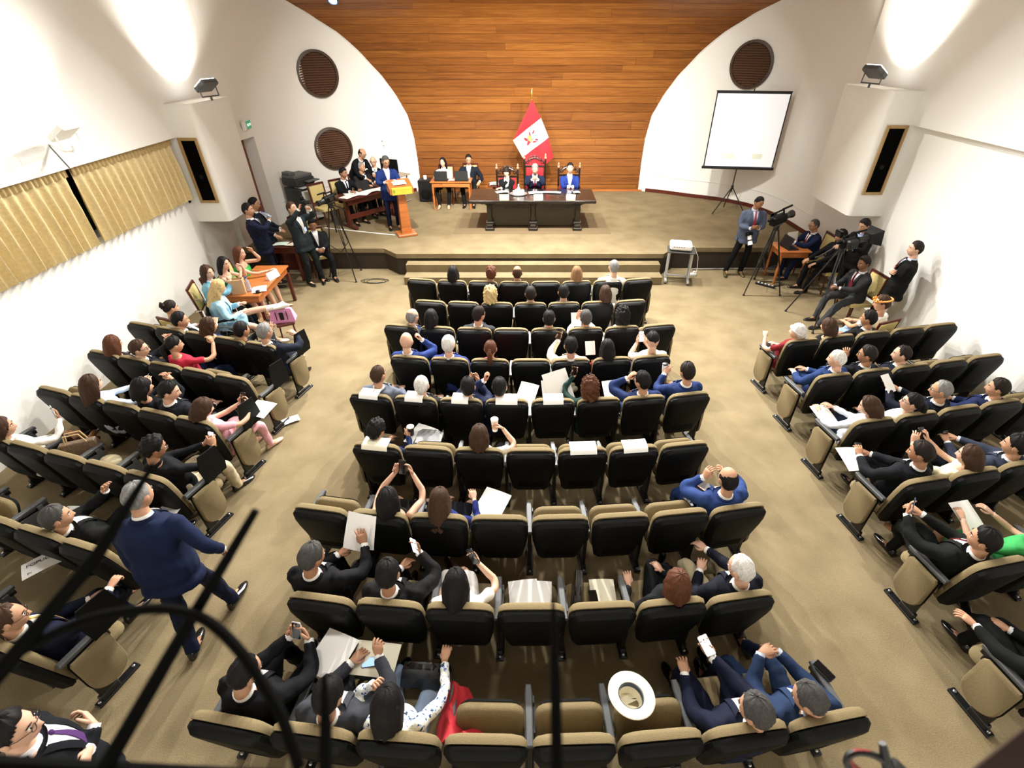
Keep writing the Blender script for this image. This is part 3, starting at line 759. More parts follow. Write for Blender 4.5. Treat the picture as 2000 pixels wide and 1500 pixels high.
def person(label, at, rot=0, z=0, pose='sit', lean=-10, side=0, twist=0, yaw=0, pitch=8, roll=0, scale=1.0, fat=1.0,
           skin='mid', hair='short', hc='black', hlen=.25, fem=False, top='suit', tc='#14161c', shirt='#e8e8e6', tie=None,
           bottom='trousers', bc=None, shoes='black', hands='lap', rh=None, lh=None, rcurl=None, lcurl=None, rdir=None, ldir=None, rn=None, ln=None,
           relb=None, lelb=None, feet=None, knees=None, cross=None, glasses=False, lod=1, group='people', hairmat=None, headband=False, seat=.47, hipy=-.06, beard=False, mask=None, arms_r=1.0, legs=None):
    """one person; local frame: origin on the floor, facing +y. rh/lh are wrist targets in that frame."""
    seed = len(PEOPLE) * 13 + 5; rnd = random.Random(seed); sc = scale
    sit = pose == 'sit'
    root_mb = MB(); S = root_mb
    zp = (seat + .085) if sit else .93 * sc
    P0 = Vector((0, hipy if sit else 0, zp))
    # ---- spine
    ln_, sd_, tw_ = R(lean), R(side), R(twist)
    def spine(t):
        n = 14; p = P0.copy(); tt = abs(t); sg = 1 if t >= 0 else -1
        for k in range(n):
            f = (k + .5) / n * tt / .5 * sg
            a = ln_ * (.55 + .75 * f) if sit else ln_ * (1.0 if sg > 0 else .4); b = sd_ * (.5 + .8 * f)
            d = Vector((math.sin(b), math.sin(a) * math.cos(b), math.cos(a) * math.cos(b))); p = p + d * (sg * tt * sc * (.92 if sit else 1) / n)
        f = t / .5; a = ln_ * (.55 + .75 * f) if sit else ln_; b = sd_ * (.5 + .8 * f)
        up = Vector((math.sin(b), math.sin(a) * math.cos(b), math.cos(a) * math.cos(b)))
        yw = tw_ * max(0, f); rt = Vector((math.cos(yw), math.sin(yw), 0)); rt = (rt - up * rt.dot(up)).normalized(); fw = up.cross(rt)
        return p, up, rt, fw
    wf = .90 if fem else 1.0
    sec = [(-.11, .165, .125), (-.05, .182, .14), (.04, .178, .138), (.13, .160 if not fem else .140, .125), (.23, .168 if not fem else .150, .128), (.33, .182 if not fem else .162, .128 if not fem else .135), (.40, .180 if not fem else .158, .115), (.445, .155, .092), (.485, .095, .072), (.515, .062, .060)]
    def ring(t, a, b, off=0, n=18, e=.82):
        p, up, rt, fw = spine(t)
        g = fat if t < .40 else 1 + (fat - 1) * .3
        return [p + rt * (sgn_pow(math.cos(q), e) * (a * wf * g * sc + off)) + fw * (sgn_pow(math.sin(q), e) * (b * g * sc + off)) for q in np.linspace(0, 2 * math.pi, n, endpoint=False)]
    def torso(m, t0, t1, off):
        S_ = [s for s in sec if t0 - .001 <= s[0] <= t1 + .001]; m.loft([ring(*s, off=off) for s in S_])
    # ---- joints
    shp, shu, shr, shf = spine(.425)
    shw = (.186 if not fem else .158) * sc * (1 + (fat - 1) * .4)
    sh = {1: shp + shr * shw, -1: shp - shr * shw}
    hip = {s: P0 + Vector((.088 * sc * s, 0, -.01)) for s in (1, -1)}
    H = {1: rh, -1: lh}; HD = {1: rdir, -1: ldir}; HN = {1: rn, -1: ln}; HC = {1: rcurl, -1: lcurl}; EL = {1: relb, -1: lelb}
    ch, cu, cr_, cf = spine(.30)
    topz = seat + .16 if sit else 0
    defaults = {'lap': lambda s: ((.085 * s, .27, topz + .055), (-.35 * s, .9, -.1), (0, 0, -1), .55),
                'clasp': lambda s: ((.055 * s, .24, topz + .08), (-.75 * s, .6, -.1), (-.3 * s, -.4, -.6), .9),
                'arm': lambda s: ((.27 * s, .12, .68), (0, 1, -.12), (0, 0, -1), .6),
                'phone': lambda s: ((.062 * s, .26, .86), (-.35 * s, .45, .8), (-.55 * s, -.8, .2), .8),
                'cross': lambda s: ((-.07 * s, .19 if s > 0 else .15, (.80 if sit else 1.19 * sc)), (-.9 * s, -.25, .25), (0, -1, 0), .9),
                'down': lambda s: ((.23 * s, .05, .80 * sc), (0, .1, -1), (-s, 0, 0), .5),
                'knee': lambda s: ((.13 * s, .32, topz + .05), (0, .9, -.35), (0, 0, -1), .5)}
    hp = {1: hands, -1: hands} if isinstance(hands, str) else {1: hands[0], -1: hands[1]}
    upper, fore = .285 * sc, .25 * sc; wr = {}; el = {}; HT = {}
    for s in (1, -1):
        d = defaults.get(hp[s], defaults['lap'])(s)
        T = Vector(H[s]) if H[s] else Vector(d[0])
        pole = Vector(EL[s]) if EL[s] else Vector((.75 * s, -.45, -.8))
        e, wt = ik(sh[s], T, upper, fore, pole); el[s], wr[s] = e, wt
        fd = Vector(HD[s]) if HD[s] else (Vector(d[1]) if not H[s] else (wt - e))
        pn = Vector(HN[s]) if HN[s] else Vector(d[2])
        HT[s] = (fd.normalized(), pn, HC[s] if HC[s] is not None else d[3])
    # ---- head
    nb, nu, nr_, nf = spine(.50)
    Hm = rz(R(yaw)) @ rx(-R(pitch)) @ ry(R(roll))
    up_h = Hm @ Vector((0, 0, 1)); fw_h = Hm @ Vector((0, 1, 0))
    hs = sc ** .5 * (1.01 if fem else 1.06)
    hc_pos = nb + (nu * .45 + Vector((0, 0, .55))) * (.062 * sc) + up_h * .106 * hs + fw_h * .014 + Vector((0, .006, 0))
    def HP(p): return hc_pos + Hm @ (Vector(p) * hs)
    G = head_surface(fem, 1 + (fat - 1) * .5)
    # body mesh: 0 skin 1 lips 2 eye white 3 dark 4 brow
    V = [HP(p) for row in G for p, _ in row]; n = NTH; F = []; FM = []
    for i in range(NPH):
        for j in range(n):
            k = (j + 1) % n; F.append((i * n + j, (i + 1) * n + j, (i + 1) * n + k, i * n + k))
            p = G[i][j][0]; FM.append(1 if (p.y > .05 and -.071 < p.z < -.052 and abs(p.x) < .024) else 0)
    o0 = len(S.v); S.v += [tuple(v) for v in V]; S.f += [tuple(a + o0 for a in q) for q in F]; S.m += FM
    for s in (1, -1):
        S.mi = 0; S.sphere(HP((.077 * s, -.006, -.004)), (.011 * hs, .021 * hs, .031 * hs), 8, 6, Hm @ rz(R(-18 * s)) @ rx(R(-8)))
        if lod:
            S.mi = 2; S.sphere(HP((.031 * s, .0775, .009)), (.0145 * hs, .008 * hs, .0062 * hs), 8, 6, Hm)
            S.mi = 3; S.sphere(HP((.031 * s, .0830, .009)), (.0060 * hs, .0045 * hs, .0058 * hs), 8, 6, Hm)
            S.mi = 4; S.tube([HP((.014 * s, .0895, .028)), HP((.031 * s, .088, .034)), HP((.050 * s, .077, .029))], [.003, .0042, .0022], 5)
    S.mi = 0
    S.tube([nb - nu * .05, nb + nu * .02, hc_pos - up_h * .05 - fw_h * .02], [.062 * sc, .056 * sc, .052 * sc] if not fem else [.052, .046, .044], 12)
    bare_arm = {'sleeveless': 0, 'tee': .3}.get(top)
    S.loft([ring(*q, off=-.018) for q in sec])
    for s in (1, -1):
        cov = 1.0 if top in ('sleeveless', 'tee', 'dress') else .72
        limb(S, sh[s], el[s], wr[s], [r_ * sc * arms_r * (cov if k_ < 4 else 1) for k_, r_ in enumerate((.050, .043, .037, .035, .024) if not fem else (.042, .037, .032, .030, .021))], 8)
        HT[s] = (*HT[s], hand(S, wr[s], HT[s][0], HT[s][1], s, HT[s][2], .15, (.98 if not fem else .88) * sc, thumb=min(HT[s][2], 1)))
    # ---- legs
    kn, an = {}, {}
    for s in (1, -1):
        if sit:
            ft = Vector(feet[0 if s > 0 else 1]) if feet else Vector((.13 * s, .43, .0))
            A = ft + Vector((0, 0, .085)); pole = Vector((.25 * s, .6, 1)) if not knees else Vector(knees[0 if s > 0 else 1])
        else:
            ft = Vector(feet[0 if s > 0 else 1]) if feet else Vector((.11 * s, .02, 0)); A = ft + Vector((0, -.03, .085)); pole = Vector((.1 * s, 1, .1))
        kn[s], an[s] = ik(hip[s], A, .43 * sc, .425 * sc, pole)
    if cross:                                   # one knee over the other
        s = cross; kn[s] = Vector((-.02 * s, .36, seat + .17)); an[s] = Vector((-.20 * s, .52, seat - .12))
    for s in (1, -1):
        bare = bottom in ('skirt', 'dress', 'shorts')
        limb(S, hip[s], kn[s], an[s], [r_ * sc * (1 if bare else .72) for r_ in ((.080, .072, .054, .052, .036))], 10, .07)
        S.tube([an[s], an[s] + Vector((0, .04, -.035)), an[s] + Vector((0, .12, -.06))], [.036, .036, .028], 8)
    skm = MATS['skin_' + skin]
    root = S.build('person', [skm, M_LIP[skin], M_EYEW, M_EYED, hair_mat('dark' if hc in ('white', 'blonde', 'light') else hc)], None, 180)
    root.location = (*at[:2], z) if len(at) == 2 else at; root.rotation_euler = (0, 0, rot)
    tag(root, label, 'person', group)
    # ---- hair
    hm = hair_mesh(hair, G, rnd, hlen)
    if hm:
        q = MB(); q.add([HP(p) for p in hm.v], hm.f)
        nm = {'cap': 'cap', 'scarf': 'headscarf'}.get(hair, 'hair')
        q.build(nm, hairmat or hair_mat(hc), root, 60)
    if headband:
        q = MB(); q.tube([HP((.092 * math.sin(a), .112 * math.cos(a), .058 - .012 * math.cos(a))) for a in np.linspace(0, 2 * math.pi, 22)], .013, 8)
        for a in np.linspace(0, 2 * math.pi, 16): q.sphere(HP((.098 * math.sin(a), .118 * math.cos(a), .066)), .014, 6, 5)
        q.build('headband', mat('orange_headband', (.75, .30, .06), .7, kind='noise', scale=60, amt=.6), root)
    if beard:
        q = MB(); q.grid(lambda u, v: HP((.058 * math.sin((u - .5) * 2.6) * (1 - .25 * v), .052 + .038 * math.cos((u - .5) * 2.6), -.068 - .045 * v)), 8, 3, .01); q.build('beard', hair_mat(hc), root)
    if glasses:
        q = MB()
        for s in (1, -1):
            q.tube([HP((.032 * s + .021 * math.cos(a), .100 - .006 * abs(math.cos(a)) , .008 + .016 * math.sin(a))) for a in np.linspace(0, 2 * math.pi, 14)], .0022, 5)
            q.tube([HP((.052 * s, .094, .012)), HP((.078 * s, .045, .012)), HP((.080 * s, -.01, .008))], .0022, 5)
        q.tube([HP((-.011, .101, .010)), HP((.011, .101, .010))], .0022, 5); q.build('glasses', M_DARK, root)
    # ---- garments
    vox = .021 if lod == 1 else (.017 if lod == 2 else .026)
    tcl = cloth(tc)
    gname = {'suit': 'jacket', 'shirt': 'shirt', 'tee': 'shirt', 'sleeveless': 'top', 'sweater': 'sweater', 'blouse': 'blouse', 'dress': 'dress'}[top]
    q = MB()
    off = .020 if top == 'suit' else .008
    t_lo = (-.11 if sit else -.20) if top in ('suit', 'dress') else -.08
    ss = list(sec)
    if top == 'suit' and not sit: ss = [(-.20, .190, .150), (-.15, .19, .148)] + ss
    tt = .486 if top != 'sleeveless' else .42
    q.loft([ring(*a_, off=off) for a_ in ss if a_[0] <= tt])
    for s in (1, -1):
        if top == 'suit': rr = (.072, .066, .057, .051, .042)
        else: rr = (.058, .051, .044, .041, .034)
        if fem: rr = [x * .9 for x in rr]
        rr = [x * sc * arms_r for x in rr]
        root_sh = sh[s] - shr * (s * .035)
        if top in ('tee', 'dress'):
            q.tube([root_sh, sh[s], sh[s].lerp(el[s], .62)], [rr[0], rr[0] * .98, rr[1] * 1.02], 12)
        elif top != 'sleeveless':
            q.tube([root_sh, sh[s].lerp(el[s], .12)], [rr[0] * .98, rr[0]], 12)
            cu_ = wr[s].lerp(el[s], .06 if top != 'sweater' else .04)
            limb(q, sh[s], el[s], cu_, rr, 12)
    if top == 'dress':
        # skirt part follows the thighs
        K = (kn[1] + kn[-1]) / 2
        if sit:
            hw0 = abs(kn[1].x - kn[-1].x) / 2 + .085
            for f, a_, b_ in ((0, .17, .10),): pass
            q.loft([[Vector((P0.x + (K.x - P0.x) * f + sgn_pow(math.cos(t), .7) * a_, P0.y + (K.y - P0.y) * f, P0.z + (K.z - P0.z) * f + sgn_pow(math.sin(t), .7) * b_)) for t in np.linspace(0, 2 * math.pi, 18, endpoint=False)] for f, a_, b_ in ((-.15, .16, .10), (.2, .185, .105), (.6, hw0 + .01, .095), (.95, hw0, .085))])
    g1 = remeshed(q, gname, tcl, root, vox, .0035 if top == 'suit' else .0045, seed)
    if bottom == 'trousers' or bottom == 'skirt':
        q = MB(); bcl = cloth(bc or tc)
        q.loft([ring(*a_, off=.004) for a_ in sec if a_[0] <= .14])
        if bottom == 'trousers':
            for s in (1, -1):
                rr = [x * sc for x in ((.092, .084, .068, .062, .054) if not fem else (.088, .078, .060, .054, .046))]
                limb(q, hip[s] + Vector((-.015 * s, 0, 0)), kn[s], an[s] + (an[s] - kn[s]).normalized() * .04, rr, 12, .07)
            remeshed(q, 'trousers', bcl, root, vox, .0045, seed + 3)
        else:
            if sit:
                K = (kn[1] + kn[-1]) / 2; hw0 = abs(kn[1].x - kn[-1].x) / 2 + .085
                q.loft([[Vector((P0.x + (K.x - P0.x) * f + sgn_pow(math.cos(t), .7) * a_, P0.y + (K.y - P0.y) * f, P0.z + (K.z - P0.z) * f + sgn_pow(math.sin(t), .7) * b_)) for t in np.linspace(0, 2 * math.pi, 18, endpoint=False)] for f, a_, b_ in ((-.15, .16, .10), (.2, .185, .105), (.55, hw0 + .01, .095), (.85, hw0, .085))])
            else:
                q.loft([[P0 + Vector((math.cos(t) * a_, math.sin(t) * b_, z_)) for t in np.linspace(0, 2 * math.pi, 18, endpoint=False)] for z_, a_, b_ in ((0, .19, .145), (-.2, .19, .145), (-.42, .17, .13))])
            remeshed(q, 'skirt', bcl, root, vox, .003, seed + 3)
    # ---- suit details
    def front(t, x, off_):
        S_ = [s for s in sec]
        for a_, b_ in zip(S_, S_[1:]):
            if a_[0] <= t <= b_[0]:
                f = (t - a_[0]) / (b_[0] - a_[0]); A_, B_ = a_[1] + (b_[1] - a_[1]) * f, a_[2] + (b_[2] - a_[2]) * f; break
        else: A_, B_ = S_[-1][1], S_[-1][2]
        g = fat if t < .40 else 1 + (fat - 1) * .3
        A_ = A_ * wf * g * sc + off; B_ = B_ * g * sc + off; p, up, rt, fw = spine(t)
        yy = B_ * max(0, 1 - (abs(x) / A_) ** 2.44) ** (1 / 2.44)
        return p + rt * x + fw * (yy + off_)
    if top == 'suit':
        q = MB(); lo = .17
        q.grid(lambda u, v: front(.492 - (.492 - lo) * v, (u - .5) * 2 * (.062 * (1 - v) ** 1.1 + .006), .007), 6, 8, .004)
        q.build('shirt_front', cloth(shirt), root, 60)
        q = MB(); cr = []
        for t, a_, e in ((.468, .083, 0), (.50, .071, .0), (.532, .063, .0), (.530, .056, 0)):
            p, up, rt, fw = spine(t)
            cr.append([p + rt * (a_ * sc * math.cos(k)) + fw * (a_ * .98 * sc * math.sin(k)) + up * (-.022 * max(0, math.sin(k)) * sc) for k in np.linspace(0, 2 * math.pi, 20, endpoint=False)])
        q.loft(cr, cap=False).build('shirt_collar', cloth(shirt), root, 60)
        for s in (1, -1):
            d = (wr[s] - el[s]).normalized(); q = MB(); q.tube([wr[s] - d * .03, wr[s] + d * .004], [.034 * sc, .033 * sc], 10); q.build('cuff', cloth(shirt), root, 60)
        q = MB(); cr = []
        for t, a_, b_ in ((.445, .125, .095), (.478, .094, .082), (.512, .078, .074), (.508, .070, .066)):
            p, up, rt, fw = spine(t)
            cr.append([p + rt * (a_ * sc * math.cos(k)) + fw * (b_ * sc * math.sin(k)) for k in np.linspace(math.pi * .92, math.pi * 2.08, 16)])
        q.loft(cr, cap=False, closed=False).build('jacket_collar', tcl, root, 40)
        for s in (1, -1):
            q = MB(); q.grid(lambda u, v: front(.49 - (.49 - lo + .01) * v, s * ((.060 * (1 - v) ** 1.1 + .004) + u * .045 * math.sin(math.pi * min(1, .25 + v * .75)) ** .6), .012), 3, 8, .006)
            q.build('lapel', tcl, root, 40)
        if tie:
            q = MB(); q.grid(lambda u, v: front(.478 - .30 * v, (u - .5) * (.020 + .045 * min(1, v * 1.4)), .013), 3, 9, .005)
            p = front(.484, 0, .012); q.sphere(p, (.017, .014, .018), 8, 6); q.build('tie', cloth(tie), root, 50)
    elif top in ('shirt', 'sweater'):
        q = MB(); cr = []
        for t, a_ in ((.470, .080), (.50, .068), (.525, .061), (.523, .055)):
            p, up, rt, fw = spine(t)
            cr.append([p + rt * (a_ * wf * sc * math.cos(k)) + fw * (a_ * wf * .95 * sc * math.sin(k)) + up * (-.015 * max(0, math.sin(k))) for k in np.linspace(0, 2 * math.pi, 18, endpoint=False)])
        q.loft(cr, cap=False).build('collar', cloth(shirt if top == 'sweater' else tc), root, 60)
    # ---- shoes
    if shoes:
        sm = M_SHOE if shoes == 'black' else mat('shoe_%s' % shoes, srgb(shoes), .4)
        for s in (1, -1):
            A = an[s]; dn = (A - kn[s]).normalized()
            if cross == s: fw = Vector((-.35 * s, .75, .25)).normalized()
            else: fw = (rz(R(-8 * s)) @ Vector((0, 1, 0)))
            if legs and s in legs: fw = Vector(legs[s]).normalized()
            up = -dn; up = (up - fw * up.dot(fw)).normalized(); rt = fw.cross(up)
            q = MB(); B = A - up * .045; k_ = sc * (.9 if fem else 1)
            rings = []
            for y_, a_, h0, h1 in ((-.075, .020, -.035, .02), (-.06, .032, -.04, .055), (-.01, .036, -.04, .055), (.05, .038, -.04, .035), (.12, .045, -.04, .012), (.18, .040, -.04, .0), (.215, .022, -.036, -.012), (.225, .008, -.03, -.018)):
                rings.append([B + (fw * y_ + rt * (a_ * math.cos(t)) + up * ((h0 + h1) / 2 + (h1 - h0) / 2 * sgn_pow(math.sin(t), .8))) * k_ for t in np.linspace(0, 2 * math.pi, 12, endpoint=False)])
            q.loft(rings).build('shoe', sm, root, 50)
    M4 = Matrix.Translation(root.location) @ Matrix.Rotation(rot, 4, 'Z')
    info = dict(root=root, M=M4, hand={s: HT[s] for s in HT}, wrist=wr, head=hc_pos, Hm=Hm, spine=spine, el=el, kn=kn, front=front)
    PEOPLE.append(info); return info
SITS = {('C', 0, 1): (-0.01, -0.05), ('C', 0, 2): (0.04, -0.05), ('C', 0, 3): (0.05, -0.02), ('C', 0, 5): (0.01, -0.03), ('C', 0, 6): (0.01, -0.05), ('C', 1, 2): (-0.05, -0.05), ('C', 1, 3): (-0.0, -0.05), ('C', 1, 4): (0.0, -0.02), ('C', 1, 5): (0.04, -0.05), ('C', 2, 0): (0.01, -0.05), ('C', 2, 1): (0.02, -0.05), ('C', 2, 4): (0.01, -0.05), ('C', 2, 5): (0.01, -0.05), ('C', 2, 6): (0.03, 0.01), ('C', 3, 0): (-0.05, -0.0), ('C', 3, 1): (-0.01, -0.04), ('C', 3, 2): (-0.02, -0.05), ('C', 3, 4): (-0.01, -0.05), ('C', 3, 5): (-0.02, -0.05), ('C', 3, 6): (0.03, 0.02), ('C', 4, 0): (-0.03, 0.07), ('C', 4, 1): (0.03, -0.05), ('C', 4, 2): (0.02, -0.05), ('C', 4, 3): (-0.01, -0.05), ('C', 4, 5): (0.0, -0.05), ('C', 4, 6): (0.05, -0.02), ('C', 4, 7): (0.06, 0.06), ('C', 5, 0): (-0.02, -0.05), ('C', 5, 2): (-0.0, -0.05), ('C', 6, 1): (0.01, -0.05), ('C', 6, 2): (-0.02, -0.05), ('C', 6, 7): (0.02, 0.04), ('C', 7, 0): (-0.13, 0.07), ('C', 7, 1): (-0.05, 0.01), ('C', 7, 2): (-0.04, -0.04), ('C', 7, 5): (-0.01, 0.04), ('C', 7, 6): (0.07, 0.01), ('C', 8, 0): (-0.08, 0.01), ('C', 8, 2): (-0.08, -0.03), ('C', 8, 6): (0.01, -0.05), ('C', 8, 7): (-0.04, -0.05), ('L', 0, 1): (0.13, -0.04), ('L', 0, 2): (0.13, -0.05), ('L', 0, 3): (0.13, -0.05), ('L', 0, 4): (0.12, -0.05), ('L', 1, 0): (0.13, -0.05), ('L', 1, 1): (0.05, -0.05), ('L', 1, 2): (-0.13, 0.09), ('L', 2, 1): (0.13, -0.05), ('L', 2, 2): (0.07, 0.09), ('L', 2, 3): (0.02, 0.09), ('L', 2, 4): (0.03, -0.05), ('L', 3, 0): (0.13, -0.04), ('L', 3, 4): (-0.03, 0.09), ('L', 4, 3): (0.06, 0.08), ('L', 5, 4): (0.07, 0.05), ('R', 0, 0): (-0.09, -0.01), ('R', 0, 1): (-0.06, -0.05), ('R', 0, 2): (0.04, 0.0), ('R', 1, 0): (0.08, 0.04), ('R', 1, 1): (0.13, 0.06), ('R', 1, 2): (0.02, -0.02), ('R', 2, 0): (0.1, -0.05), ('R', 2, 1): (0.12, 0.02), ('R', 2, 2): (0.07, 0.08), ('R', 2, 3): (0.13, 0.02), ('R', 3, 0): (0.12, 0.08), ('R', 3, 1): (0.07, -0.03), ('R', 4, 0): (-0.03, 0.09)}   # how far each sitter has shifted on the seat
UPRIGHT = {('C', 3, 0), ('C', 3, 1), ('C', 3, 4), ('C', 4, 0), ('C', 4, 7), ('C', 4, 6), ('C', 0, 6), ('C', 2, 2), ('L', 1, 2), ('L', 2, 3), ('L', 2, 1), ('L', 3, 4), ('L', 0, 4), ('C', 3, 6), ('R', 1, 0), ('R', 3, 0), ('C', 7, 0), ('C', 7, 1), ('C', 6, 7)}
def seated(key, label, dx=0, dy=0, drot=0, **kw):
    ax_, ay_ = SITS.get(key, (0, 0)); dx += ax_; dy += ay_ - .02; dy -= .035 if key in UPRIGHT else 0; kw.setdefault('seat', .415 if key in UPRIGHT else .355); kw['lean'] = kw.get('lean', -10) - 2
    root, o, rot = SEATS[key]
    p = o + rz(rot) @ Vector((dx, dy, 0))
    kw.setdefault('group', 'audience in the %s block' % {'C': 'centre', 'L': 'left', 'R': 'right'}[key[0]])
    for h_ in ('rh', 'lh'):
        if kw.get(h_): kw[h_] = (kw[h_][0], kw[h_][1] - .02, kw[h_][2] - .10)
    q_ = person(label, (p.x, p.y), rot + R(drot), **kw); q_['dz'] = .10; q_['M0'] = q_['M'] @ Matrix.Translation((0, -.02, -.10)); return q_
# ------------------------------------------------------------------ furniture and equipment
def place(o, M):
    o.matrix_world = M; return o
def frame_at(p, x, y):
    x = Vector(x).normalized(); y = Vector(y); y = (y - x * y.dot(x)).normalized(); z = x.cross(y)
    return Matrix(((x.x, y.x, z.x, p[0]), (x.y, y.y, z.y, p[1]), (x.z, y.z, z.z, p[2]), (0, 0, 0, 1)))
def euler_at(p, rx_=0, ry_=0, rz_=0):
    return Matrix.Translation(Vector(p)) @ (Matrix.Rotation(rz_, 4, 'Z') @ Matrix.Rotation(ry_, 4, 'Y') @ Matrix.Rotation(rx_, 4, 'X'))
def paper(label, M, w=.21, h=.297, m=None, bend=.012, group=None, cat='paper', name='paper_sheet'):
    mb = MB(); mb.grid(lambda u, v: ((u - .5) * w, (v - .5) * h, bend * math.sin(u * 2.6) + bend * .6 * math.sin(v * 3 + 1)), 6, 6, .0016)
    return place(tag(mb.build(name, m or M_PAPER, None, 60), label, cat, group), M)
def text_mesh(txt, size, m, parent, M, name='lettering'):
    c = bpy.data.curves.new('t', 'FONT'); c.body = txt; c.size = size; c.align_x = 'CENTER'; c.align_y = 'CENTER'; c.extrude = .0006
    o = bpy.data.objects.new('t', c); COL.objects.link(o); bpy.context.view_layer.update()
    me = bpy.data.meshes.new_from_object(o.evaluated_get(bpy.context.evaluated_depsgraph_get())); bpy.data.objects.remove(o)
    me.materials.clear(); me.materials.append(m); t = link(name, me, parent); t.matrix_local = M; t['kind'] = 'stuff'; return t
def phone(label, M, screen=None, back='#101012', face=1):
    t = thing('smartphone', label, 'phone', group='smartphones')
    m = MB(); m.slab(rrect(.036, -.075, .075, .010, 3), [(-.004, .002), (-.003, 0), (.003, 0), (.004, .002)], lambda u, w_, d: (u, w_, d)); m.build('phone_case', mat('phone_' + back, srgb(back), .35), t)
    m = MB(); m.slab(rrect(.033, -.070, .070, .008, 3), [(.0035 * face, 0), (.0046 * face, .0005)], lambda u, w_, d: (u, w_, d)); m.build('screen', screen or M_SCREENBLK, t)
    m = MB(); m.slab(rrect(.011, .035, .066, .005, 3), [(-.0035 * face, 0), (-.0055 * face, .001)], lambda u, w_, d: (u - .018, w_, d)); m.build('camera_bump', M_DARK, t)
    return place(t, M)
M_SCRW = mat('lit_white_screen', (.85, .9, .95), .3, emit=.9)
M_SCRB = mat('lit_blue_screen', (.25, .4, .85), .3, emit=.8)
def hold_phone(P, side, label, screen=None, back='#101012', both=False):
    s = 1 if side == 'r' else -1; T = P['hand'][s][3]; o = T(0, 0, 0)
    x = T(1, 0, 0) - o; y = T(0, 1, 0) - o; z = T(0, 0, 1) - o
    c = T(-.012, .098, -.030)
    if both: c = (T(-.01, .10, -.03) + P['hand'][-s][3](-.01, .10, -.03)) / 2; x = Vector((1, 0, 0)); y = Vector((0, .35, .9))
    z = -z.normalized()
    if both: z = Vector((0, -.9, .35))
    y = y.normalized(); x = y.cross(z).normalized(); z = x.cross(y)
    M = Matrix(((x.x, y.x, z.x, c.x), (x.y, y.y, z.y, c.y), (x.z, y.z, z.z, c.z), (0, 0, 0, 1)))
    return phone(label, P['M'] @ M, screen, back)
def loc_paper(P, p, n, up, label, w=.21, h=.297, **kw):
    """sheet at local point p with normal n"""
    z = Vector(n).normalized(); y = Vector(up); y = (y - z * y.dot(z)).normalized(); x = y.cross(z)
    M = Matrix(((x.x, y.x, z.x, p[0]), (x.y, y.y, z.y, p[1]), (x.z, y.z, z.z, p[2]), (0, 0, 0, 1)))
    return paper(label, P.get('M0', P['M']) @ M, w, h, **kw)
def seat_M(key, p, rot=0, rx_=0, ry_=0):
    r_, o, a = SEATS[key]; return Matrix.Translation(o) @ Matrix.Rotation(a, 4, 'Z') @ euler_at(p, rx_, ry_, rot)

# president's table
t = thing('conference_table', 'long black polished table at the centre of the stage', 'table', (.06, 12.58, STG))
m = MB(); m.cbox((0, 0, .755), (3.04, 1.12, .07), .012); m.build('table_top', M_EBONY, t)
m = MB(); m.cbox((0, -.03, .695), (2.5, .8, .05), .01); m.build('apron', M_EBONY, t)
m = MB(); m.cbox((.04, -.12, .38), (2.1, .05, .60), .008); m.build('front_panel', M_EBONY, t)
for x in (-1.06, .02, 1.12):
    m = MB(); m.cbox((x, -.16, .40), (.13, .14, .58), .02); m.cbox((x, -.19, .64), (.19, .22, .06), .015); m.cbox((x, -.20, .18), (.20, .20, .06), .02); m.cbox((x, -.21, .11), (.16, .20, .07), .03); m.cbox((x, -.22, .04), (.23, .30, .08), .025)
    m.build('carved_leg', M_EBONY, t)
    m = MB(); m.cbox((x, -.02, .04), (.16, .5, .06), .02); m.build('leg_foot', M_EBONY, t)
# carved armchairs
def throne(x, y, h, label):
    t = thing('carved_chair', label, 'chair', (x, y, STG), math.pi, 'carved chairs behind the table')
    m = MB(); m.slab(rrect(.27, -.24, .24, .05), [(.40, .01), (.41, 0), (.46, 0), (.475, .02)], lambda u, w_, d: (u, w_, d)); m.build('seat', M_RED, t)
    for sx in (-1, 1):
        m = MB(); m.tube([(sx * .27, -.24, 0), (sx * .27, -.25, .45), (sx * .28, -.30, h)], [.025, .028, .024], 8); m.build('back_post', M_EBONY, t)
        m = MB(); m.lathe([(.012, 0), (.034, .02), (.036, .05), (.018, .075), (.026, .10), (.012, .135), (.004, .15)], (sx * .28, -.30, h), 12); m.build('finial', mat('finial_gilt', (.30, .17, .11), .4), t)
        m = MB(); m.tube([(sx * .27, .22, 0), (sx * .27, .22, .42)], .026, 8); m.build('leg', M_EBONY, t)
        m = MB(); m.tube([(sx * .28, -.27, .68), (sx * .29, 0, .70), (sx * .29, .24, .68)], .024, 8); m.tube([(sx * .29, .22, .42), (sx * .29, .22, .68)], .02, 8); m.build('armrest', M_EBONY, t)
    m = MB(); m.cbox((0, -.275, .45 + (h - .65) / 2), (.46, .05, h - .66), .015, None); m.build('back_panel', M_RED, t)
    m = MB(); m.cbox((0, -.29, h - .17), (.50, .035, .05), .01)
    for k in range(7):                                  # pierced crest of scrolls
        a = -1 + k / 3; c = Vector((a * .20, -.29, h - .06 + .11 * (1 - a * a)))
        m.tube([c + Vector((.045 * math.cos(q), 0, .045 * math.sin(q))) for q in np.linspace(0, 2 * math.pi, 11)], .011, 5)
    m.tube([(a * .27, -.29, h - .12 + .16 * (1 - a * a)) for a in np.linspace(-1, 1, 11)], .014, 6); m.build('crest', M_EBONY, t)
throne(-.60, 13.56, 1.10, 'carved dark chair behind the woman at the stage table')
throne(.13, 13.66, 1.33, 'tallest carved dark chair in the middle behind the stage table')
throne(1.04, 13.62, 1.12, 'carved dark chair behind the man in bright blue at stage table')
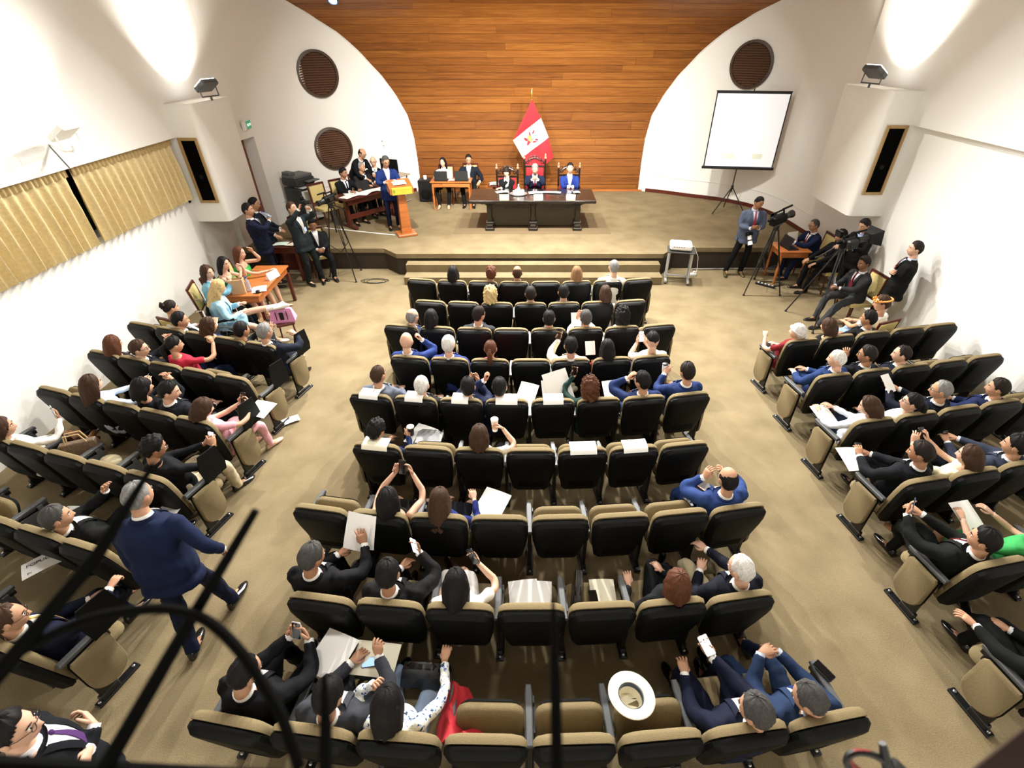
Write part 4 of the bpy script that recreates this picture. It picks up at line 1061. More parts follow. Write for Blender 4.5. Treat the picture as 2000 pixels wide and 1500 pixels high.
# table things
for x, l, c in ((-.62, 'cream name plate in front of the woman at the stage table', M_BEIGEPAPER), (.20, 'white name plate in the middle of the stage table', M_PAPER), (.98, 'pale name plate in front of the man in bright blue', M_BEIGEPAPER)):
    m = MB(); m.loft([[Vector((u, -.035, 0)), Vector((u, .035, 0)), Vector((u, .004, .10)), Vector((u, -.004, .10))] for u in (-.11, .11)])
    tag(m.build('name_plate', c, None, 0, (x, 12.19, 1.291)), l, 'name plate', 'name plates on the stage table')
paper('white papers lying before the woman at the stage table', euler_at((-.70, 12.80, 1.296), 0, 0, .3), .30, .22)
paper('white document under the hands of the grey haired chairman', euler_at((.14, 12.72, 1.298), 0, 0, .05), .34, .26)
paper('white document spread to the right of the chairman', euler_at((.52, 12.76, 1.296), 0, 0, -.15), .50, .20)
paper('small white notebook before the man in bright blue', euler_at((1.16, 12.78, 1.296), 0, 0, .1), .16, .22)
t = thing('tea_tray', 'tray with white cups and jug on the stage table', 'tray', (-.28, 12.62, 1.292))
MB().lathe([(.02, 0), (.20, 0), (.215, .018), (.20, .014), (.02, .008)], n=24).build('tray', M_STEEL, t)
for x, y in ((-.10, -.02), (.10, .03), (.05, -.10), (-.05, .10)): MB().lathe([(.022, .01), (.036, .03), (.042, .085), (.038, .085), (.033, .035), (.01, .02)], (x, y, 0), 14).build('cup', M_PAPER, t)
MB().lathe([(.03, .01), (.045, .05), (.04, .13), (.018, .17), (.014, .22), (.02, .23)], (0, 0, 0), 14).build('jug', M_PAPER, t)
# thin darker brown sheet on the stage floor under the table
m = MB(); m.cbox((.05, 12.65, STG + .004), (3.9, 1.25, .008), .002); tag(m.build('floor_patch', mat('brown_floor_patch', (.17, .118, .062), .95, kind='noise', scale=90, amt=.2)), 'darker brown floor patch under the stage table', 'floor_patch')
# flag on a pole
t = thing('flag_stand', 'red and white national flag with crest on a brass pole', 'flag', (.05, 15.2, STG))
MB().lathe([(.16, 0), (.16, .03), (.05, .06), (.03, .10)], n=20).build('pole_base', M_GOLD, t)
MB().tube([(0, 0, .05), (0, 0, 2.62)], .016, 10).build('pole', M_GOLD, t)
MB().lathe([(.012, 0), (.03, .03), (.014, .06), (.032, .10), (.022, .16), (.004, .24)], (0, 0, 2.60), 12).build('finial', M_GOLD, t)
def flag_pt(a, b):      # a along the fly (downwards diagonal), b across
    # quad corners in front view (x,z): apex, left, bottom-left, right
    A, B, C, D = Vector((0, 2.58)), Vector((-.54, 1.56)), Vector((-.12, .72)), Vector((.62, 1.02))
    top = A.lerp(B, b); bot = D.lerp(C, b); p = top.lerp(bot, a)
    y = -.06 - .045 * math.sin(b * 9 + a * 2) * (.3 + a) - .05 * a
    return Vector((p.x, y, p.y))
def fl(a0, a1, off=0): return lambda u, v: flag_pt(a0 + (a1 - a0) * u, v) + Vector((0, off, 0))
# stripes run across, as the cloth hangs diagonally
A, B, C, D = None, None, None, None
def hang(u, v):
    """u along hoist stripe direction 0..1 (red, white, red), v across the cloth"""
    L0, L1, L2, L3 = Vector((.0, 2.58)), Vector((-.52, 1.60)), Vector((-.26, 1.16)), Vector((-.02, .62))
    R0, R1, R2, R3 = Vector((.03, 2.56)), Vector((.25, 2.15)), Vector((.47, 1.67)), Vector((.62, 1.16))
    k = u * 3; i = min(int(k), 2); f = k - i
    l = (L0, L1, L2, L3)[i].lerp((L0, L1, L2, L3)[i + 1], f); r_ = (R0, R1, R2, R3)[i].lerp((R0, R1, R2, R3)[i + 1], f)
    p = l.lerp(r_, v); return Vector((p.x, -.07 - .035 * math.sin(v * 8 + u * 3) * u - .02 * math.sin(u * 9), p.y))
MB().grid(lambda u, v: hang(u / 3, v), 6, 14, .006).build('red_field', M_RED, t, 80)
MB().grid(lambda u, v: hang(1 / 3 + u / 3, v), 6, 14, .006).build('white_field', M_PAPER, t, 80)
MB().grid(lambda u, v: hang(2 / 3 + u / 3, v), 6, 14, .006).build('red_field', M_RED, t, 80)
cr = link('crest', None, t)
def emblem(name, pts, m, z=0):
    q = MB(); P3 = [hang(.5, .5) + Vector((x, -.035 - z, y)) for x, y in pts]; q.loft([P3, [p + Vector((0, .004, 0)) for p in P3]]); q.build(name, m, cr, 0)
leaf = lambda cx, cy, a, L=.10, W=.028: [(cx + math.cos(a) * L * s_ - math.sin(a) * W * w_, cy + math.sin(a) * L * s_ + math.cos(a) * W * w_) for s_, w_ in ((-1, 0), (-.4, 1), (.3, .9), (1, 0), (.3, -.9), (-.4, -1))]
circ = lambda cx, cy, rx_, ry_, a=0, n=14: [(cx + rx_ * math.cos(t_) * math.cos(a) - ry_ * math.sin(t_) * math.sin(a), cy + rx_ * math.cos(t_) * math.sin(a) + ry_ * math.sin(t_) * math.cos(a)) for t_ in np.linspace(0, 2 * math.pi, n, endpoint=False)]
M_CREST = mat('crest_red', (.42, .01, .03), .8); M_GREEN = mat('crest_green', (.05, .4, .22), .8); M_YEL = mat('crest_yellow', (.75, .48, .08), .7); M_CBLUE = mat('crest_blue', (.35, .5, .75), .8)
for cx, cy, a in ((-.15, -.02, 2.6), (-.08, -.12, 4.2)): emblem('crest_leaf', leaf(cx, cy, a, .075, .035), M_CREST)
for cx, cy, a in ((-.04, .12, 1.9), (.06, .17, 1.2), (.10, -.08, .1), (.16, -.03, -.2)): emblem('crest_flag', leaf(cx, cy, a, .075, .022), M_CREST)
emblem('crest_field', circ(-.04, .0, .085, .045, 1.9), M_YEL, .003); emblem('crest_rim', circ(-.04, .0, .10, .058, 1.9), M_CREST, .001)
emblem('crest_shield', circ(.04, .08, .045, .035), M_CBLUE, .002); emblem('crest_wreath', circ(.13, .12, .045, .052), M_GREEN, .002); emblem('wreath_centre', circ(.13, .12, .028, .034), M_PAPER, .004); emblem('crest_sprig', leaf(.05, -.01, .8, .04, .02), M_GREEN, .003)

# small clerk desk left of the table
def desk(name, label, loc, rot, w, d, h, m, drawer=True, cat='desk', legm=None, turned=True, panel=False):
    t = thing(name, label, cat, loc, rot)
    q = MB(); q.cbox((0, 0, h - .015), (w, d, .03), .008); q.build('desk_top', m, t)
    q = MB(); q.cbox((0, 0, h - .09), (w - .08, d - .08, .12), .006); q.build('apron', m, t)
    for sx in (-1, 1):
        for sy in (-1, 1):
            q = MB()
            if turned: q.lathe([(.022, 0), (.028, .04), (.016, .07), (.028, .16), (.030, .34), (.018, .40), (.030, .46), (.030, h - .14)], (sx * (w / 2 - .06), sy * (d / 2 - .06), 0), 10)
            else: q.cbox((sx * (w / 2 - .05), sy * (d / 2 - .05), (h - .14) / 2), (.06, .06, h - .14), .006)
            q.build('leg', legm or m, t)
    if panel:
        q = MB(); q.cbox((0, d / 2 - .07, h * .45), (w - .14, .02, h * .6), .004); q.build('modesty_panel', m, t)
    if drawer:
        q = MB(); q.cbox((0, -d / 2 + .035, h - .09), (w * .4, .015, .09), .004); dr_ = q.build('drawer', m, t)
        q = MB(); q.sphere((0, -d / 2 + .018, h - .09), .012, 8, 6); q.build('knob', M_GOLD, dr_)
    return t
desk('clerk_desk', 'orange wooden desk with turned legs left of the stage table', (-2.16, 14.28, STG), 0, 1.12, .52, .75, M_ORANGEWOOD)
def laptop(label, M, open_=100):
    t = thing('laptop', label, 'laptop', group='open laptops')
    q = MB(); q.cbox((0, 0, .009), (.36, .25, .018), .004); q.build('laptop_base', M_DARK, t)
    Q = Matrix.Translation((0, .125, .016)) @ Matrix.Rotation(R(open_ - 90), 4, 'X')
    q = MB(); q.cbox((0, 0, .12), (.36, .010, .24), .003, None); q.v = [tuple(Q @ Vector(p) - Vector((0, 0, 0))) for p in q.v]; q.build('laptop_lid', M_DARK, t)
    q = MB(); q.cbox((0, -.007, .12), (.335, .004, .21), .001); q.v = [tuple(Q @ Vector(p)) for p in q.v]; q.build('screen', M_SCRB, t)
    q = MB(); q.cbox((0, -.0, .0195), (.30, .11, .003), .001); q.build('keyboard', M_BLACK, t)
    return place(t, M)
laptop('black laptop before the woman in white at the clerk desk', euler_at((-2.42, 14.22, 1.252), 0, 0, math.pi))
laptop('black laptop before the man at the clerk desk', euler_at((-1.86, 14.22, 1.252), 0, 0, math.pi))
paper('papers between the two laptops on the clerk desk', euler_at((-2.14, 14.2, 1.256)), .16, .2)
t = thing('speaker_box', 'black box loudspeaker on the stage floor by the clerk desk', 'loudspeaker', (-3.02, 15.05, STG))
q = MB(); q.cbox((0, 0, .30), (.42, .40, .60), .02); q.build('cabinet', M_DARK, t)
q = MB(); q.lathe([(.14, 0), (.15, .012), (.13, .018), (.02, .006)], (0, -.20, .22), 20, rx(R(90))); q.build('speaker_cone', M_BLACK, t)
tag(MB().lathe([(.03, 0), (.045, .01), (.05, .10), (.045, .10), (.04, .015), (.01, .012)], (-3.02, 14.98, STG + .602), 14).build('paper_cup', M_PAPER), 'white cup on the black loudspeaker box', 'cup')
t = thing('side_stand', 'small stand with papers behind the stage table', 'stand', (-.98, 14.2, STG))
q = MB(); q.cbox((0, 0, .62), (.34, .3, .03), .006); q.build('stand_top', M_MAHOG, t); q = MB(); q.cbox((0, 0, .31), (.08, .08, .60), .01); q.cbox((0, 0, .02), (.28, .28, .04), .01); q.build('stand_post', M_MAHOG, t)
for k in range(3): paper(['lowest','middle','topmost'][k] + ' sheet of the paper pile behind the stage table', euler_at((-.98, 14.2, 1.14 + k * .022), 0, 0, .2 * k), .24, .2)

# long table at the left of the stage
LT = (-4.12, 13.02); LA = R(50)
t = thing('long_table', 'mahogany long table covered with papers left on the stage', 'table', (*LT, STG), LA)
q = MB(); q.cbox((0, 0, .745), (1.75, .66, .035), .01); q.build('table_top', M_MAHOG, t)
q = MB(); q.cbox((0, -.20, .66), (1.45, .03, .14), .005); q.build('apron', M_MAHOG, t)
for sx in (-.68, .68):
    q = MB(); q.cbox((sx, 0, .37), (.09, .12, .70), .015); q.cbox((sx, 0, .04), (.10, .60, .07), .02); q.cbox((sx, 0, .69), (.10, .5, .06), .015); q.build('trestle_leg', M_MAHOG, t)
q = MB(); q.cbox((0, 0, .25), (1.36, .05, .12), .01); q.build('stretcher', M_MAHOG, t)
MT = Matrix.Translation((*LT, STG + .766)) @ Matrix.Rotation(LA, 4, 'Z')
for k, (x, y, a, w_, h_) in enumerate(((-.62, -.12, .2, .42, .3), (-.42, .10, -.3, .36, .3), (-.20, -.14, .5, .42, .34), (.05, -.10, -.1, .44, .3), (.28, -.16, .3, .36, .28))):
    paper(['white document nearest the left end of the long table', 'open file under the young man\'s hands on the long table', 'folded newspaper page in the middle of the long table', 'white papers beside the red cup on the long table', 'white papers at the podium end of the long table'][k], MT @ euler_at((x, y, .004 + .003 * k), 0, 0, a), w_, h_)
t = thing('red_cup', 'red and white paper cup on the long table', 'cup'); place(t, MT @ Matrix.Translation((.02, .12, 0)))
MB().lathe([(.03, 0), (.038, .10), (.034, .10), (.028, .012), (.01, .01)], n=14).build('cup_body', mat('red_gloss', (.6, .02, .02), .4), t); MB().lathe([(.0345, .04), (.0372, .07)], n=14).build('cup_band', M_PAPER, t)
laptop('black laptop before the older man at the long table', MT @ euler_at((-.05, .17, .002), 0, 0, math.pi), 115)
tag(place(MB().cbox((0, 0, .012), (.05, .16, .024), .006).build('desk_microphone_base', M_DARK), MT @ Matrix.Translation((.30, .18, 0))), 'black desk microphone base on the long table', 'microphone')
# second table end with a monitor behind the speaker
t = thing('side_table', 'pale topped side table against the left curved wall', 'table', (-4.0, 15.0, STG), R(-28))
q = MB(); q.cbox((0, 0, .74), (1.0, .55, .03), .006); q.build('table_top', mat('pale_laminate', (.33, .25, .19), .5), t)
for sx in (-1, 1):
    q = MB(); q.tube([(sx * .42, .2, .72), (sx * .42, -.05, .03), (sx * .42, .22, .02), (sx * .42, -.28, .02)], .02, 8); q.build('leg', M_STEEL, t)
t = thing('monitor', 'black computer monitor on the side table behind the speaker', 'monitor', (-3.93, 14.72, STG + .756), R(-20))
q = MB(); q.cbox((0, 0, .26), (.56, .04, .36), .01); q.build('monitor_body', M_BLACK, t); q = MB(); q.cbox((0, .04, .06), (.06, .03, .14), .006); q.cbox((0, .05, .008), (.22, .18, .016), .006); q.build('monitor_stand', M_BLACK, t)
# podium
PD = (-3.03, 11.98); PA = R(-156 + 180)
t = thing('podium', 'wooden podium with a gilt sign in front of the speaker', 'podium', (*PD, STG), PA)
q = MB(); q.cbox((0, 0, .03), (.46, .42, .06), .012); q.build('podium_base', M_ORANGEWOOD, t)
q = MB(); q.loft([[Vector((sx * a, sy * b, z)) for sx, sy in ((-1, -1), (1, -1), (1, 1), (-1, 1))] for z, a, b in ((.05, .12, .11), (1.02, .085, .08))]); q.build('podium_column', M_ORANGEWOOD, t, 20)
q = MB(); q.loft([[Vector((x, -.20, z)) for x, z in ((-.27, 1.0), (.27, 1.0), (.27, 1.13), (-.27, 1.13))], [Vector((x, .24, z)) for x, z in ((-.27, 1.0), (.27, 1.0), (.27, 1.24), (-.27, 1.24))]]); q.build('podium_desk', M_ORANGEWOOD, t, 20)
sg = MB().cbox((0, -.225, 1.075), (.46, .02, .16), .004).build('sign_plate', mat('gilt_sign', (.72, .52, .06), .35, .3), t)
SM = Matrix.Translation((.045, -.2365, 1.10)) @ Matrix.Rotation(R(90), 4, 'X')
M_SIGNTXT = mat('sign_ink', (.33, .30, .02), .6)
text_mesh('CONGRESO REPÚBLICA', .031, M_SIGNTXT, sg, SM); text_mesh('DEL PERÚ', .027, M_SIGNTXT, sg, Matrix.Translation((.045, -.2365, 1.05)) @ Matrix.Rotation(R(90), 4, 'X'))
q = MB(); q.loft([[Vector((-.185 + x * .8, y, 1.075 + z * .8)) for x, z in ((-.035, .05), (-.04, -.01), (0, -.065), (.04, -.01), (.035, .05))] for y in (-.2352, -.2375)]); q.build('sign_emblem', mat('sign_green', (.20, .25, .03), .6), sg)
paper('speech notes lying on the podium', Matrix.Translation((*PD, STG)) @ Matrix.Rotation(PA, 4, 'Z') @ euler_at((0, .02, 1.20), R(14)), .3, .22)
# copier
t = thing('photocopier', 'large dark grey photocopier standing by the left wall', 'copier', (-5.88, 13.20, STG), R(62))
q = MB(); q.cbox((0, 0, .42), (.56, .60, .84), .02); q.build('copier_body', mat('copier_dark', (.018, .02, .02), .5), t)
q = MB(); q.cbox((.0, -.302, .42), (.50, .02, .74), .01); q.build('copier_front', mat('copier_pale', (.62, .62, .60), .5), t)
q = MB(); q.cbox((0, .02, .98), (.58, .56, .18), .03); q.build('scanner_unit', mat('copier_dark', (.02, .022, .022), .5), t)
q = MB(); q.cbox((0, .03, 1.10), (.56, .48, .08), .03); q.cbox((-.18, .10, 1.17), (.18, .30, .08), .03); q.build('document_feeder', M_GREY, t)
q = MB(); q.cbox((.10, -.36, 1.0), (.36, .16, .03), .008, None); q.build('control_panel', M_GREY, t)
q = MB(); q.cbox((0, -.20, .86), (.46, .30, .015), .004); q.build('output_tray', mat('copier_pale', (.6, .6, .6), .5), t)
# exit sign and thermostat
t = thing('exit_sign', 'green exit sign above the left door', 'sign', (-6.39, 12.46, 2.84), R(90 + 8))
q = MB(); q.cbox((0, .03, .0), (.40, .07, .17), .008); q.build('sign_box', M_PAPER, t)
q = MB(); q.cbox((.05, -.008, .0), (.28, .012, .15), .003); pl_ = q.build('sign_face', mat('exit_green', (.01, .22, .10), .5, emit=.4), t)
text_mesh('SALIDA', .075, mat('sign_white', (.9, .95, .9), .5, emit=.6), pl_, Matrix.Translation((.05, -.0155, -.002)) @ Matrix.Rotation(R(90), 4, 'X'))
t = thing('wall_sensor', 'small white sensor box on the curved wall behind the speaker', 'sensor', (-4.26, 15.70, 1.96), R(-32))
MB().cbox((0, -.01, 0), (.10, .05, .18), .012).build('sensor_box', M_PAPER, t); MB().sphere((0, -.037, .03), (.02, .008, .014), 10, 6).build('sensor_eye', M_DARK, t)
# cream upholstered chairs
M_CREAM = mat('cream_upholstery', (.60, .48, .20), .9, kind='noise', scale=40, amt=.1)
def cream_chair(label, x, y, rot, z=0):
    t = thing('upholstered_chair', label, 'chair', (x, y, z), rot, 'cream upholstered chairs')
    q = MB(); q.slab(rrect(.22, -.21, .22, .04), [(.40, .01), (.41, 0), (.46, 0), (.47, .02)], lambda u, w_, d: (u, w_, d)); q.build('seat', M_CREAM, t)
    for sx in (-1, 1):
        q = MB(); q.tube([(sx * .21, -.20, 0), (sx * .21, -.21, .45), (sx * .215, -.28, .98)], .019, 6); q.build('back_post', M_MAHOG, t)
        q = MB(); q.tube([(sx * .20, .19, 0), (sx * .20, .19, .41)], [.015, .02], 6); q.build('leg', M_MAHOG, t)
    q = MB(); q.cbox((0, -.28, .965), (.45, .03, .05), .01); q.build('back_rail', M_MAHOG, t); q = MB(); q.cbox((0, -.225, .53), (.42, .025, .04), .008); q.build('back_rail', M_MAHOG, t)
    q = MB(); fr_ = lambda u, w_, d: (u, -.225 - (w_ - .53) * .125 + d, w_); q.slab([(-.185, .56), (.185, .56), (.185, .93), (-.185, .93)], [(-.022, .01), (-.018, 0), (.018, 0), (.024, .012)], fr_); q.build('back_cushion', M_CREAM, t)
    return t
cream_chair('empty cream chair beside the photocopier on the stage', -5.15, 12.72, R(-128), STG)
cream_chair('cream chair of the young man at the long table', -4.78, 13.16, R(-132), STG)
cream_chair('cream chair of the older man at the long table', -4.48, 13.80, R(-132), STG)
cream_chair('cream chair of the bald man behind the long table', -4.22, 14.08, R(-150), STG)
cream_chair('cream chair of the woman at the clerk desk', -2.40, 14.75, math.pi, STG)
cream_chair('cream chair of the man at the clerk desk', -1.72, 14.95, math.pi, STG)
# projector cart and projector
t = thing('projector_cart', 'grey steel cart with dark top in front of the stage', 'cart', (3.28, 10.36, 0), R(-12))
M_CART = mat('cart_grey', (.42, .43, .42), .45)
q = MB(); q.cbox((0, 0, .70), (.58, .42, .025), .005); q.build('cart_top', mat('cart_dark', (.035, .035, .032), .5), t)
for sx in (-1, 1):
    q = MB(); q.cbox((sx * .24, 0, .06), (.05, .52, .05), .006); q.build('foot_bar', M_CART, t)
    for sy in (-.10, .10):
        q = MB(); q.cbox((sx * .24, sy, .38), (.045, .05, .62), .006); q.build('post', M_CART, t)
    for sy in (-.22, .22):
        q = MB(); q.lathe([(.018, 0), (.024, .015), (.018, .035)], (sx * .24, sy, 0), 10); q.build('caster', M_DARK, t)
q = MB(); q.cbox((0, .0, .66), (.48, .05, .04), .004); q.cbox((0, 0, .12), (.48, .03, .03), .004); q.build('cross_bar', M_CART, t)
t = thing('projector', 'white projector standing on the grey cart', 'projector', (3.26, 10.38, .7125), R(-12))
q = MB(); q.cbox((0, 0, .085), (.46, .36, .125), .03); q.build('projector_body', M_PAPER, t)
q = MB(); q.lathe([(.05, 0), (.055, .03), (.04, .035), (.01, .03)], (.10, .18, .09), 16, rx(R(-90))); q.build('lens', M_GLASS, t)
for k in range(5): MB().cbox((-.14 + k * .05, -.181, .10), (.028, .004, .012), .001).build('port', M_DARK, t)
for sx in (-.17, .17):
    for sy in (-.12, .12): MB().lathe([(.016, 0), (.016, .03)], (sx, sy, 0), 8).build('projector_foot', M_DARK, t)
tag(MB().tube([(3.46, 10.46, .76), (3.60, 10.52, .72), (3.76, 10.6, .45), (3.80, 10.62, .12), (3.76, 10.6, .06), (3.72, 10.58, .05)], .007, 6).build('power_cable', M_PAPER), 'white cable hanging from the projector', 'cable')
t = thing('power_strip', 'white power socket block on the floor by the cart', 'power strip', (3.72, 10.62, 0), R(10)); MB().cbox((0, 0, .03), (.16, .08, .06), .01).build('socket_block', M_PAPER, t); MB().cbox((.03, 0, .085), (.05, .05, .05), .01).build('plug', M_PAPER, t)
# projection screen
t = thing('projection_screen', 'white tripod projection screen on the right of the stage', 'screen', (5.42, 13.75, STG), R(-8))
q = MB(); q.cbox((0, 0, 2.02), (1.74, .012, 1.70), .003); q.build('screen_border', M_DARK, t)
q = MB(); q.cbox((0, -.008, 2.02), (1.68, .006, 1.64), .001); scr = q.build('screen_cloth', mat('screen_white_glow', (.80, .82, .86), .8, emit=.22), t)  # emission in the cloth material makes it look brightly lit
for x, z_, w_, h_ in ((-.30, 1.45, .30, .14), (.42, 1.45, .24, .12)): MB().cbox((x, -.0115, z_), (w_, .001, h_), .0003).build('projected_patch', mat('screen_patch', (.80, .84, .70), .8, emit=.08), scr)
q = MB(); q.tube([(-.90, 0, 1.16), (.90, 0, 1.16)], .035, 10); q.build('roller_case', M_DARK, t)
q = MB(); q.cbox((0, .01, 2.885), (1.76, .03, .035), .006); q.build('top_bar', M_DARK, t)
q = MB(); q.tube([(0, .05, .55), (0, .05, 2.95)], .015, 8); q.build('pole', M_DARK, t)
q = MB(); q.lathe([(.03, 0), (.035, .05), (.03, .10)], (0, .05, .62), 10); q.build('hub', M_DARK, t)
for a in (90, 210, 330):
    d = Vector((math.cos(R(a)), math.sin(R(a)), 0)); q = MB(); q.tube([Vector((0, .05, .68)), Vector((0, .05, .015)) + d * .50], .014, 6); q.tube([Vector((0, .05, .35)), Vector((0, .05, .34)) + d * .255], .008, 5); q.build('leg', M_DARK, t)
# wall loudspeakers in the pillars
def wall_speaker(label, x0, x1, y, z0, z1):
    t = thing('wall_loudspeaker', label, 'loudspeaker', ((x0 + x1) / 2, y, (z0 + z1) / 2), 0, 'framed pillar loudspeakers'); w_, h_ = x1 - x0, z1 - z0
    M_FR = mat('oak_frame', (.36, .23, .09), .5, kind='woodz', scale=25, amt=.2)
    for sx in (-1, 1): MB().cbox((sx * (w_ / 2 - .025), -.015, 0), (.05, .03, h_), .006).build('frame_side', M_FR, t)
    for sz in (-1, 1): MB().cbox((0, -.0148, sz * (h_ / 2 - .025)), (w_ - .1, .03, .05), .006).build('frame_rail', M_FR, t)
    MB().cbox((0, .002, 0), (w_ - .08, .01, h_ - .08), .002).build('grille_cloth', mat('grille_black', (.001, .001, .0012), .9, spec=.05), t)
    MB().sphere((.0, -.005, -.1), (.04, .006, .04), 12, 6).build('tweeter', M_BLACK, t)
wall_speaker('framed black loudspeaker in the left pillar', -6.48, -6.12, 9.978, 1.80, 2.96)
wall_speaker('framed black loudspeaker in the right pillar', 6.20, 6.58, 9.555, 2.06, 3.22)
# flood lamps with their own light
def flood(label, loc, rot, aim, power, house=M_GREY, size=.30):
    t = thing('flood_lamp', label, 'lamp', loc, rot, 'wall washing flood lamps')
    Q = rx(aim)
    q = MB(); q.cbox((0, 0, 0), (.36, .10, .28), .02, Q); q.build('lamp_housing', house, t)
    q = MB(); q.cbox(Q @ Vector((0, .055, 0)), (.31, .012, .23), .004, Q); q.build('lamp_glass', mat('lamp_glass', (1, .97, .9), .4, emit=10), t)
    q = MB(); q.tube([(-.20, 0, 0), (-.20, -.02, -.17), (.20, -.02, -.17), (.20, 0, 0)], .012, 6); q.tube([(0, -.02, -.17), (0, -.02, -.24)], .02, 8); q.build('lamp_bracket', house, t)
    d = Q @ Vector((0, 1, 0)); d = rz(rot) @ d; p = Vector(loc) + d * .075
    l = bpy.data.lights.new('flood_light', 'AREA'); l.shape = 'RECTANGLE'; l.size = .28; l.size_y = .2; l.energy = power; l.color = (1, .96, .86); l.spread = R(110)
    o = bpy.data.objects.new('flood_light', l); COL.objects.link(o); o.location = p; o.rotation_euler = d.to_track_quat('-Z', 'Y').to_euler()
flood('grey flood lamp standing on the left pillar', (-5.95, 10.55, 3.74), R(75), R(58), 40)
flood('grey flood lamp standing on the right pillar', (6.05, 10.2, 3.97), R(-75), R(58), 40)
flood('white flood lamp on the left wall above the curtains', (-6.18, 7.25, 3.46), R(95), R(56), 20, M_PAPER)
MB_ = MB().tube([(-6.49, 7.3, 3.30), (-6.3, 7.25, 3.22), (-6.18, 7.25, 3.22)], .02, 8); tag(MB_.build('lamp_bracket_arm', M_PAPER), 'white bracket arm holding the left wall lamp', 'bracket')
tag(MB().tube([(-6.493, 7.28, 3.28), (-6.493, 7.36, 3.1), (-6.493, 7.42, 2.97)], .006, 5).build('lamp_cable', M_GREY), 'thin cable running down from the left wall lamp', 'cable')
# left officials' table and women
t = desk('council_table', 'orange wooden table of the four women by the left wall', (-5.12, 8.66, 0), R(2), .64, 1.42, .75, M_ORANGEWOOD, False, 'table', M_MAHOG, False)
t = thing('water_bottle', 'clear plastic water bottle with blue cap on womens table', 'bottle', (-5.02, 8.16, .751))
q = MB(); q.lathe([(.030, 0), (.034, .01), (.033, .10), (.035, .14), (.030, .19), (.014, .23), (.013, .25)], n=14); q.build('bottle_body', mat('bottle_plastic', (.55, .68, .85), .1, trans=.7), t); MB().lathe([(.016, .25), (.016, .275), (.004, .278)], n=12).build('bottle_cap', mat('cap_blue', (.02, .04, .3), .4), t)
t = thing('paper_bag', 'tan paper bag standing on the womens table', 'bag', (-5.16, 8.08, .751), R(15))
q = MB(); q.loft([[Vector((sx * a, sy * b, z)) for sx, sy in ((-1, -1), (1, -1), (1, 1), (-1, 1))] for z, a, b in ((0, .11, .06), (.26, .115, .065), (.265, .105, .055), (.02, .10, .05))]); q.build('bag_body', mat('kraft_paper', (.50, .32, .17), .85), t, 20)
for sy in (-1, 1): MB().tube([(-.04, sy * .06, .25), (-.035, sy * .062, .31), (.035, sy * .062, .31), (.04, sy * .06, .25)], .004, 5).build('bag_handle', mat('kraft_paper', (.50, .32, .17), .85), t)
paper('white sheet near the front corner of the womens table', euler_at((-4.88, 8.22, .754), 0, 0, .4), .24, .30)
t = thing('folded_card', 'folded white name card on the womens table', 'card', (-4.86, 8.75, .751), R(70)); MB().loft([[Vector((u, -.05, 0)), Vector((u, .05, 0)), Vector((u, .003, .13)), Vector((u, -.003, .13))] for u in (-.13, .13)]).build('card_body', mat('pinkish_paper', (.85, .75, .85), .8), t, 0)
tag(MB().cbox((-4.84, 8.08, .775), (.06, .06, .05), .006).build('recorder_box', M_DARK), 'small black box on the corner of the womens table', 'recorder')
for (x, y, r_, l) in ((-5.62, 8.0, -72, 'cream chair by the wall under the woman in light blue'), (-5.60, 8.42, -82, 'cream chair of the dark haired woman at the table'), (-5.52, 8.92, -86, 'cream chair of the woman in green at the table'), (-5.25, 11.35, -150, 'cream chair behind the photographer')):
    cream_chair(l, x, y, R(r_))
cream_chair('plain cream chair of the woman with a bun', -5.42, 6.92, R(-20)); cream_chair('cream chair of the seated man behind the TV camera', 6.08, 8.40, R(95)); cream_chair('cream chair of the man with glasses near the right desk', 6.37, 9.84, R(90)); cream_chair('cream chair of the man at the right desk', 6.28, 10.55, R(92)); cream_chair('cream chair of the person with a headband', 5.34, 6.86, R(22)); cream_chair('cream chair of the man seated behind the photographer', -4.76, 10.76, R(-150))
# small mahogany desk by the two standing men
desk('reading_desk', 'dark mahogany desk with papers beside the standing men', (-5.32, 10.52, 0), R(0), .62, .46, .78, M_MAHOG, False, 'desk', None, False, True)
paper('greenish white papers on the mahogany desk', euler_at((-5.42, 10.50, .784), 0, 0, .1), .3, .24, mat('greenish_paper', (.68, .82, .74), .8)); paper('second bundle of papers on the mahogany desk', euler_at((-5.16, 10.46, .786), 0, 0, -.3), .2, .24, M_BEIGEPAPER)
# right desk
desk('press_desk', 'small orange wooden desk by the right stage corner', (5.66, 10.42, 0), R(0), .66, .62, .75, M_ORANGEWOOD)
laptop('black laptop on the right press desk', euler_at((5.60, 10.38, .752), 0, 0, R(98)), 110)
t = thing('folder', 'open beige folder standing on the right press desk', 'folder', (5.72, 10.62, .752), R(20)); MB().loft([[Vector((u, -.06, 0)), Vector((u, -.055, .0)), Vector((u, .0, .26)), Vector((u, -.005, .26))] for u in (-.14, .14)]).build('folder_back', M_BEIGEPAPER, t, 0); MB().cbox((0, -.01, .006), (.28, .16, .01), .002).build('folder_base', M_BEIGEPAPER, t)
